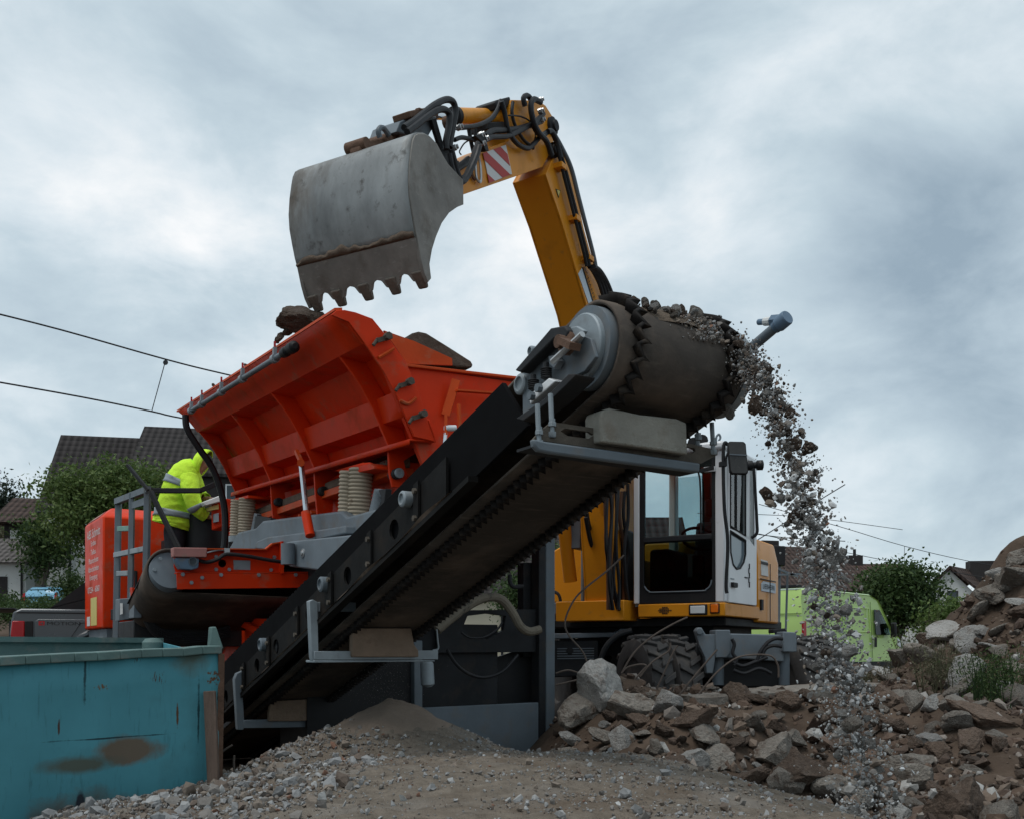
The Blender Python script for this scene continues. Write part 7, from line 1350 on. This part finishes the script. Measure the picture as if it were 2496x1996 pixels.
def signal():
    c = pd(1900, 1560, 26); rt = thing('signal_box', 'black equipment box on a grey post behind the engine hood', 'equipment box', Vector((c.x, c.y, 0))); mb = MB(); q = [pd(x, y, 26) for x, y in ((1887, 1328), (1916, 1330), (1914, 1378), (1885, 1376))]; mb.prism(q, Vector((0, .3, 0))); mb.build('box', BLACK, rt, bevel=.02)
    mb = MB(); mb.cyl(Vector((c.x-.03, c.y+.15, 0)), pd(1897, 1376, 26.15), .07, 10); mb.cyl(Vector((c.x+.2, c.y+.3, 0)), pd(1920, 1392, 26.3), .03, 8); mb.build('post', GREY, rt)
    mb = MB(); mb.bar(pd(1884, 1380, 26), pd(1945, 1405, 26), .05); mb.bar(pd(1890, 1400, 26), pd(1950, 1398, 26), .05); mb.build('bracket', GREY, rt)
signal()
# ================================================================ rubble
def on_ground(px, py, d): 
    p = pd(px, py, d); return p
def at_px(px, py, dmax=25.):
    """first terrain point on the sight line: used once to read a stone's place on the slope"""
    a, b = ray(px, py); d = 2.2
    while d < dmax:
        x = a*d; z = CAMZ+b*d
        if z <= ground_z(x, d): return Vector((x, d, ground_z(x, d)))
        d += .04
    return None
# the concrete beam lying across the middle
def beam():
    a, b = pd(1690, 1690, 8.3), pd(2150, 1664, 9.2); a.z -= .02
    mb = MB(); n = 26; d = (b-a).normalized(); w = Vector((-d.y, d.x, 0)); rows = []
    pr = [(0, -.62), (0, -.02), (.02, 0), (.5, .0), (.5, -.62)]
    for i in range(n+1):
        p = lerp(a, b, i/n); rows.append([p+w*(x+.015*nz(i*.8, x*9+z*7, 1, 3))+Z*(z+.014*nz(i*.9, z*12, 1, 8)) for x, z in pr])
    mb.sheet(rows); mb.add(rows[0], [tuple(range(5))]); mb.add(rows[-1], [tuple(range(5))])
    tag(mb.build('concrete_beam', CONC, None, angle=40), 'long flat concrete beam lying across the rubble below the excavator', 'concrete beam')
beam()
BIG = [  # px, py, width px, kind, stretch(z), label
    (1462, 1672, 150, 'p', 1.15, 'large pale broken concrete block upright left of the excavator wheels'),
    (1430, 1725, 140, 'c', .8, 'brown boulder right beside the grey support post'),
    (1515, 1790, 110, 'p', .9, 'whitish chunk below the tall pale block'),
    (1555, 1715, 150, 'c', .75, 'brownish lump in front of the excavator tyre'),
    (1622, 1712, 95, 'p', .9, 'pale angular chunk left end of the concrete beam'),
    (1690, 1760, 100, 'k', .7, 'dark earthy lump under the concrete beam'),
    (1710, 1790, 110, 'c', .6, 'flat grey brown chunk near the twisted wire'),
    (1745, 1840, 120, 'c', .8, 'tan rock left of the falling stream'),
    (1890, 1830, 130, 'c', .9, 'rounded grey rock in the path of the stream'),
    (1940, 1880, 150, 'k', 1.0, 'brown pointed boulder behind the falling stones'),
    (1930, 1905, 95, 'c', 1.3, 'grey upright stone leaning on the pointed boulder'),
    (2050, 1925, 140, 'c', .9, 'broad grey lump near the foot of the stream'),
    (2165, 1700, 100, 'k', .75, 'dark brown flat stone right of the beam end'),
    (2225, 1710, 60, 'c', 1.0, 'small tan stone on top of the dark flat stone'),
    (2270, 1710, 80, 'p', .8, 'light grey stone in the middle of the right rubble'),
    (2320, 1690, 70, 'c', .8, 'brown grey stone at the pile foot'),
    (2318, 1700, 50, 'p', .6, 'small bluish flat stone on the ridge'),
    (2390, 1745, 150, 'k', .55, 'wide dark slab like stone below the wild plant'),
    (2340, 1760, 90, 'c', .8, 'tan block next to the wide dark stone'),
    (2180, 1770, 70, 'k', .8, 'brown stone buried in the soil slope'),
    (2265, 1800, 70, 'p', .8, 'pale jagged stone half sunk in brown soil'),
    (2215, 1850, 110, 'c', .75, 'grey brown stone beside the stream on its right'),
    (2235, 1900, 120, 'c', .7, 'broad tan rock above the lowest boulder'),
    (2205, 1985, 110, 'p', .6, 'pale rough chunk at the bottom edge below the stream'),
    (2330, 1960, 165, 'k', .95, 'largest brown boulder at the lower right'),
    (2230, 1960, 60, 'c', .9, 'small grey stone left of the largest boulder'),
    (2440, 1990, 130, 'c', .5, 'flat pale rimmed slab at the bottom right corner'),
    (2420, 1930, 70, 'k', .6, 'dark brick shaped lump near the right edge'),
    (2480, 1920, 60, 'k', .6, 'brown brick end at the right edge'),
    (2395, 1540, 44, 'p', 1.0, 'pale stone on the left shoulder of the pile'),
    (2492, 1352, 90, 'c', .8, 'topmost tan chunk at the crest of the pile'),
    (2450, 1425, 70, 'c', .9, 'tan chunk just below the topmost chunk'),
    (2488, 1405, 60, 'k', .8, 'earthy stone at the right edge under the crest'),
    (2470, 1400, 130, 'c', .8, 'big tan slab heap at the top of the pile'),
    (2415, 1450, 100, 'c', .7, 'tan broken lump under the pile crest'),
    (2390, 1480, 90, 's', 1.0, 'pale flat slab sliding down the left side of the pile'),
    (2450, 1395, 70, 'p', .8, 'light stone between the crest slabs'),
    (2485, 1460, 60, 's', 1.0, 'whitish slab poking out at the right edge'),
    (2435, 1530, 60, 's', 1.0, 'long pale slab upright on the pile slope'),
    (2415, 1570, 66, 's', 1.0, 'flat white slab lying in the middle of the pile'),
    (2365, 1560, 100, 'S', 1.0, 'smooth pale grey panel standing on edge on the pile'),
    (2300, 1535, 100, 'p', .6, 'broad pale chunk at the left end of the pile'),
    (2335, 1570, 46, 'c', .9, 'round tan stone left of the smooth panel'),
    (2440, 1590, 60, 'c', .7, 'tan angular stone below the white slab'),
    (2478, 1620, 70, 's', 1.0, 'pale slab at the right edge above the plant'),
    (2345, 1640, 120, 'p', .9, 'large tilted pale block in front of the stalks'),
    (2360, 1660, 70, 'c', .9, 'brown rock against the tilted pale block'),
    (2250, 1590, 90, 's', 1.0, 'long narrow slab lying left of the pile'),
    (2145, 1625, 80, 's', 1.0, 'pale plank shaped slab near the van'),
    (2120, 1640, 70, 'k', .6, 'flat brown stone under the plank shaped slab'),
    (2460, 1680, 80, 'p', .6, 'pale flat stone right of the wild plant'),
    (2380, 1720, 60, 'c', .9, 'tan stone just below the wild plant'),
    (1840, 1765, 74, 'c', .8, 'grey stone at the foot of the beam'),
    (1990, 1770, 90, 'k', .7, 'dark clod behind the falling stream'),
    (2090, 1755, 100, 'k', .6, 'long brown lump in front of the beam end'),
    (1995, 1648, 60, 'c', .7, 'tan lump on top of the beam by the wheel'),
    (1400, 1800, 60, 'p', .8, 'pale chunk by the foot of the grey post'),
    (1460, 1790, 60, 'p', .7, 'white rough chunk half buried in gravel'),
    (1600, 1830, 70, 'c', .8, 'grey stone at the right rim of the gravel heap'),
    (1560, 1760, 70, 'k', .8, 'brown stone between pale chunks'),
    (1650, 1860, 80, 'k', .8, 'earthy stone at the gravel heap edge'),
    (1820, 1900, 90, 'k', .8, 'brown stone near the gravel heap right end'),
]
taken = []
for i, (px, py, wpx, kd, st, lb) in enumerate(BIG):
    q = at_px(px, py+wpx*.25*st)
    if q is None: q = pd(px, py, 12)
    s = wpx/FPX*q.y*.5; rnd = random.Random(i*7+1)
    me = {'p': PALES, 'c': ROCKS, 'k': CLODS, 's': SLABS, 'S': SLABS}[kd]; me = me[i % len(me)]
    if kd in 'sS': rot = (rnd.uniform(.3, 1.0)*rnd.choice((-1, 1)), rnd.uniform(-.5, .5), rnd.uniform(-3, 3)); sz = (s*1.15,)*3; up = s*.25
    else: rot = (rnd.uniform(-.5, .5), rnd.uniform(-.5, .5), rnd.uniform(-3, 3)); sz = (s*1.08, s*1.05, s*1.2*st); up = s*.35*st
    if kd == 'S': rot = (R(62), R(-22), R(15)); me = SLABS[0]; up = s*.5
    o = put('concrete_chunk' if kd in 'pcsS' else 'boulder', me, q+Z*up, sz, rot, lb, 'concrete chunk' if kd in 'pcsS' else 'boulder')
    taken.append((q.x, q.y, s))
def scatter():
    rnd = random.Random(77); n = 0; small = []; cand = []
    tries = 0
    while n < 236 and tries < 14000:
        tries += 1
        px = rnd.uniform(1360, 2520); py = rnd.uniform(1600 if px < 2080 else 1640-max(0, (px-2080))*.72, 2010); q = at_px(px, py, 14)
        if q is None or q.y < 2.9: continue
        if q.x < 1.6 and q.y < 6.5 and heap_z(q.x, q.y) > q.z-.02: continue
        w = rnd.choice((26, 34, 42, 52, 64, 78, 92)) if n < 130 else rnd.choice((20, 26, 32, 40)); s = w/FPX*q.y*.5
        if any((q.x-a)**2+((q.y-b)*.8)**2 < (s*.6+c*.5)**2 for a, b, c in taken): continue
        taken.append((q.x, q.y, s)); k = rnd.random()-.22*(q.x > 2.0); me = rnd.choice(CLODS if k < .42 else (ROCKS if k < .84 else PALES))
        pile = q.x > 2.9 and q.y > 7
        nm = 'rubble on the slope of the high pile' if pile else 'rubble in the low field'
        tone = 'brown earthy stone' if me in CLODS else ('pale concrete chunk' if me in PALES else 'grey brown concrete chunk')
        put('boulder' if me in CLODS else 'concrete_chunk', me, q+Z*s*.3, (s*rnd.uniform(.85, 1.2), s*rnd.uniform(.85, 1.2), s*rnd.uniform(.6, 1.0)), (rnd.uniform(-.6, .6), rnd.uniform(-.6, .6), rnd.uniform(-3, 3)),
            'small '+tone+(' on the slope of the high rubble pile' if pile else ' among the low rubble in front of the excavator'), 'boulder' if me in CLODS else 'concrete chunk', tone+'s: '+nm); n += 1
    m = 0
    while m < 12000:
        if rnd.random() < .3: x, y = rnd.uniform(2.8, 7.2), rnd.uniform(6.8, 11.5)
        else: y = rnd.uniform(3, 10.2); x = rnd.uniform(.3, .53*y+.3)
        z = ground_z(x, y)
        if x < 2.6 and y < 8 and heap_z(x, y) > z: m += 1; continue
        if nz(x, y, 1.1, 40) > .02 and rnd.random() < .8: m += .35; continue
        s = min(.075, .0115*math.exp(rnd.gauss(.5, .72))); small.append((x, y, z+s*.3, s)); m += 1
    stones_blob('rubble_fragments', RUBT, small, 'countless small fragments of concrete and soil between the big chunks', 'rubble')
scatter()
# bits of reinforcing bar
def rebar(label, pts, r=.008):
    mb = MB(); mb.tube(pts, r, 6, 5); tag(mb.build('rebar', MATS['rebar_steel'], None), label, 'reinforcing bar')
M('rebar_steel', (.115, .092, .078), .8, .2, var=.25, vs=12)
for lb, d, pts in (('long bent bar rising from the pale block towards the cab', 8.2, ((1438, 1640), (1422, 1590), (1385, 1545), (1378, 1510), (1400, 1460), (1432, 1428), (1480, 1390), (1521, 1352))),
                   ('bar reaching up to the right before the excavator tyre', 8.2, ((1515, 1640), (1545, 1590), (1590, 1550), (1640, 1520), (1676, 1503))),
                   ('bar with a hooked end right of the tyre', 8.4, ((1704, 1690), (1745, 1640), (1790, 1605), (1830, 1595), (1878, 1597), (1896, 1620), (1898, 1650))),
                   ('short straight bar leaning before the outrigger arm', 8.4, ((1650, 1700), (1690, 1650), (1748, 1582))),
                   ('looped wire curl in front of the tyre', 8.2, ((1515, 1640), (1530, 1625), (1560, 1618), (1575, 1622), (1560, 1640), (1548, 1655))),
                   ('thin twisted bar leaning against the tyre', 8.2, ((1560, 1648), (1590, 1612), (1630, 1585), (1634, 1565))),
                   ('pair end bar pointing right below the outrigger', 8.4, ((1600, 1680), (1618, 1640), (1640, 1590), (1652, 1572))),
                   ('rusty bar lying flat beside the support post', 8.0, ((1355, 1668), (1390, 1660), (1430, 1648), (1450, 1620))),
                   ('lower rusty bar bundle beside the support post', 8.0, ((1355, 1640), (1385, 1632), (1420, 1640), (1440, 1625))),
                   ('thin wire arching over the brown clods', 7.0, ((1620, 1760), (1622, 1725), (1650, 1700), (1700, 1740), (1760, 1740))),
                   ('bent bar stub poking up by the plank', 5.2, ((537, 1835), (550, 1825), (566, 1815))), ('upright thin stake beside the plank', 5.4, ((571, 1882), (570, 1860), (571, 1840))),
                   ('thin bar lying on the pile near the wild plant', 7.6, ((2400, 1745), (2450, 1720), (2480, 1700)))):
    rebar(lb, [pd(x, y, d) for x, y in pts], .0085 if d > 6 else .006)
# slabs on the hopper load
o = put('concrete_chunk', CLODS[1], pv(727, 780, 2.66), (.215, .17, .185), (R(6), R(16), R(-25)), 'rough brown concrete lump balanced on the hopper lip', 'concrete chunk')
mb = MB(); uq = 6.62; pq = [pu(x, y, uq) for x, y in ((995, 826), (1006, 812), (1022, 808), (1040, 812), (1090, 843), (1148, 880), (1154, 890), (1150, 897), (1105, 893), (1060, 878), (1020, 850))]
mb.prism(pq, U*.5); o = mb.build('concrete_slab', CLOD, None, bevel=.012); tag(o, 'flat brown concrete slab tilted on the end rim of the hopper', 'concrete slab')
for i, (px, py, v, s) in enumerate(((700, 812, 2.6, .05), (682, 822, 2.55, .04), (675, 830, 2.55, .03), (1000, 880, 3.2, .03), (600, 893, 2.55, .03), (520, 940, 2.55, .025))):
    put('stone', PEB['brown'][i % 4], pv(px, py, v), s, (i, i*2, i), 'small brown stone resting along the hopper lip', 'stone', 'stones along the hopper lip')
# ================================================================ stones leaving the belt
def falling():
    rnd = random.Random(9); c0 = (3.02, 2.125); n = 0; dust = []
    def traj(t, v0, dv, du, dz): # u falls towards the camera side, gravity
        return uvz(c0[0]-.08-v0*t+du, dv, c0[1]+.055-4.9*t*t+dz)
    labels = {'pale': ('pale grey stone in the stream falling from the belt end', 'pale stones falling from the belt'), 'brown': ('brown clod in the stream falling from the belt end', 'brown clods falling from the belt'), 'grey': ('grey brown stone in the stream falling from the belt end', 'grey stones falling from the belt')}
    while n < 285:
        t = .02+.61*rnd.random()**.75; v0 = rnd.gauss(1.2, .06); dv = 2.82+(.022+.085*t)*rnd.gauss(0, 1)
        p = traj(t, v0, dv, .02*rnd.gauss(0, 1), .03*rnd.gauss(0, 1))
        if p.z < .30: continue
        k = rnd.choices(('pale', 'brown', 'grey'), (.30, .38, .32) if t < .38 else (.80, .06, .14))[0]; s = min(.034, .0086*math.exp(rnd.gauss(.45, .55)))
        put('stone', rnd.choice(PEB[k]), p, (s, s*rnd.uniform(.8, 1), s*rnd.uniform(1, 1.5)), (rnd.uniform(-.5, .5), rnd.uniform(-.5, .5), rnd.uniform(-3, 3)), labels[k][0], 'stone', labels[k][1]); n += 1
    pale = []
    for i in range(9500):
        t = .0+.63*rnd.random(); v0 = rnd.gauss(1.2, .065); dv = 2.82+(.025+.09*t)*rnd.gauss(0, 1)
        p = traj(t, v0, dv, .025*rnd.gauss(0, 1), .035*rnd.gauss(0, 1)); (dust if t < .34 or rnd.random() < .3 else pale).append((p.x, p.y, p.z, .0034*math.exp(rnd.gauss(.15 if t < .34 else .45, .55))))
    stones_blob('falling_pale_grit', toned('pale_falling', [(0, (.36, .37, .37)), (.45, (.25, .24, .225)), (.8, (.46, .47, .47))]), pale, 'pale grit in the lower part of the stream falling from the belt', 'grit')
    # fines spraying off the head of the drum and lying on it
    for i in range(1500):
        a = R(rnd.uniform(20, 165)); v = rnd.gauss(2.70, .08) if a > 1.7 else rnd.uniform(2.36, 2.80)
        v = min(2.86, max(2.36, v)); rr_ = .180+abs(rnd.gauss(0, .012)); p = uvz(c0[0]+rr_*math.cos(a), v, c0[1]+rr_*math.sin(a))
        dust.append((p.x, p.y, p.z, .0042*math.exp(rnd.gauss(.2, .5))))
    stones_blob('flying_grit', GRAVT, dust, 'fine grit and dust specks flying off the belt end', 'grit')
    for i in range(64):
        a = R(rnd.uniform(58, 140)); v = rnd.uniform(2.36, 2.74); s = min(.045, .011*math.exp(rnd.gauss(.35, .45))); rr_ = .19+s*.5
        p = uvz(c0[0]+rr_*math.cos(a)*(1), v, c0[1]+rr_*math.sin(a)); k = rnd.choice(('pale', 'grey', 'grey', 'brown'))
        put('stone', rnd.choice(PEB[k]), p, s, rr(), {'pale': 'pale', 'grey': 'grey brown', 'brown': 'brown'}[k]+' stone riding over the top of the conveyor drum', 'stone', {'pale': 'pale', 'grey': 'grey brown', 'brown': 'brown'}[k]+' stones riding on the drum')
    put('stone', PEB['grey'][1], pv(1596, 752, 2.62), (.028, .028, .040), (.3, .2, .5), 'single stone bouncing in the air above the drum', 'stone')
    put('stone', PEB['pale'][1], pv(1545, 760, 2.45), (.034, .03, .03), (.3, .9, .5), 'largest pale angular stone at the left top of the drum load', 'stone')
    put('stone', PEB['pale'][2], pv(1772, 1003, 2.86), (.042, .04, .042), (.3, .9, .5), 'round pale stone just leaving the right end of the drum', 'stone')
    put('stone', PEB['brown'][2], pv(1868, 1208, 2.86), (.042, .04, .042), (.3, .9, .5), 'large tan stone left of the stream near the cab mirror', 'stone')
    # fines dropping from the middle scraper
    d2 = []
    for i in range(900):
        q = uvz(5.75+.25*rnd.random(), 2.68+.14*rnd.gauss(0, 1), .98-.33*rnd.random()); d2.append((q.x, q.y, q.z, .0016*math.exp(rnd.gauss(0, .3))))
    stones_blob('falling_fines', GRAVT, d2, 'fine grains trickling from the middle scraper onto the sand cone', 'grit')
falling()
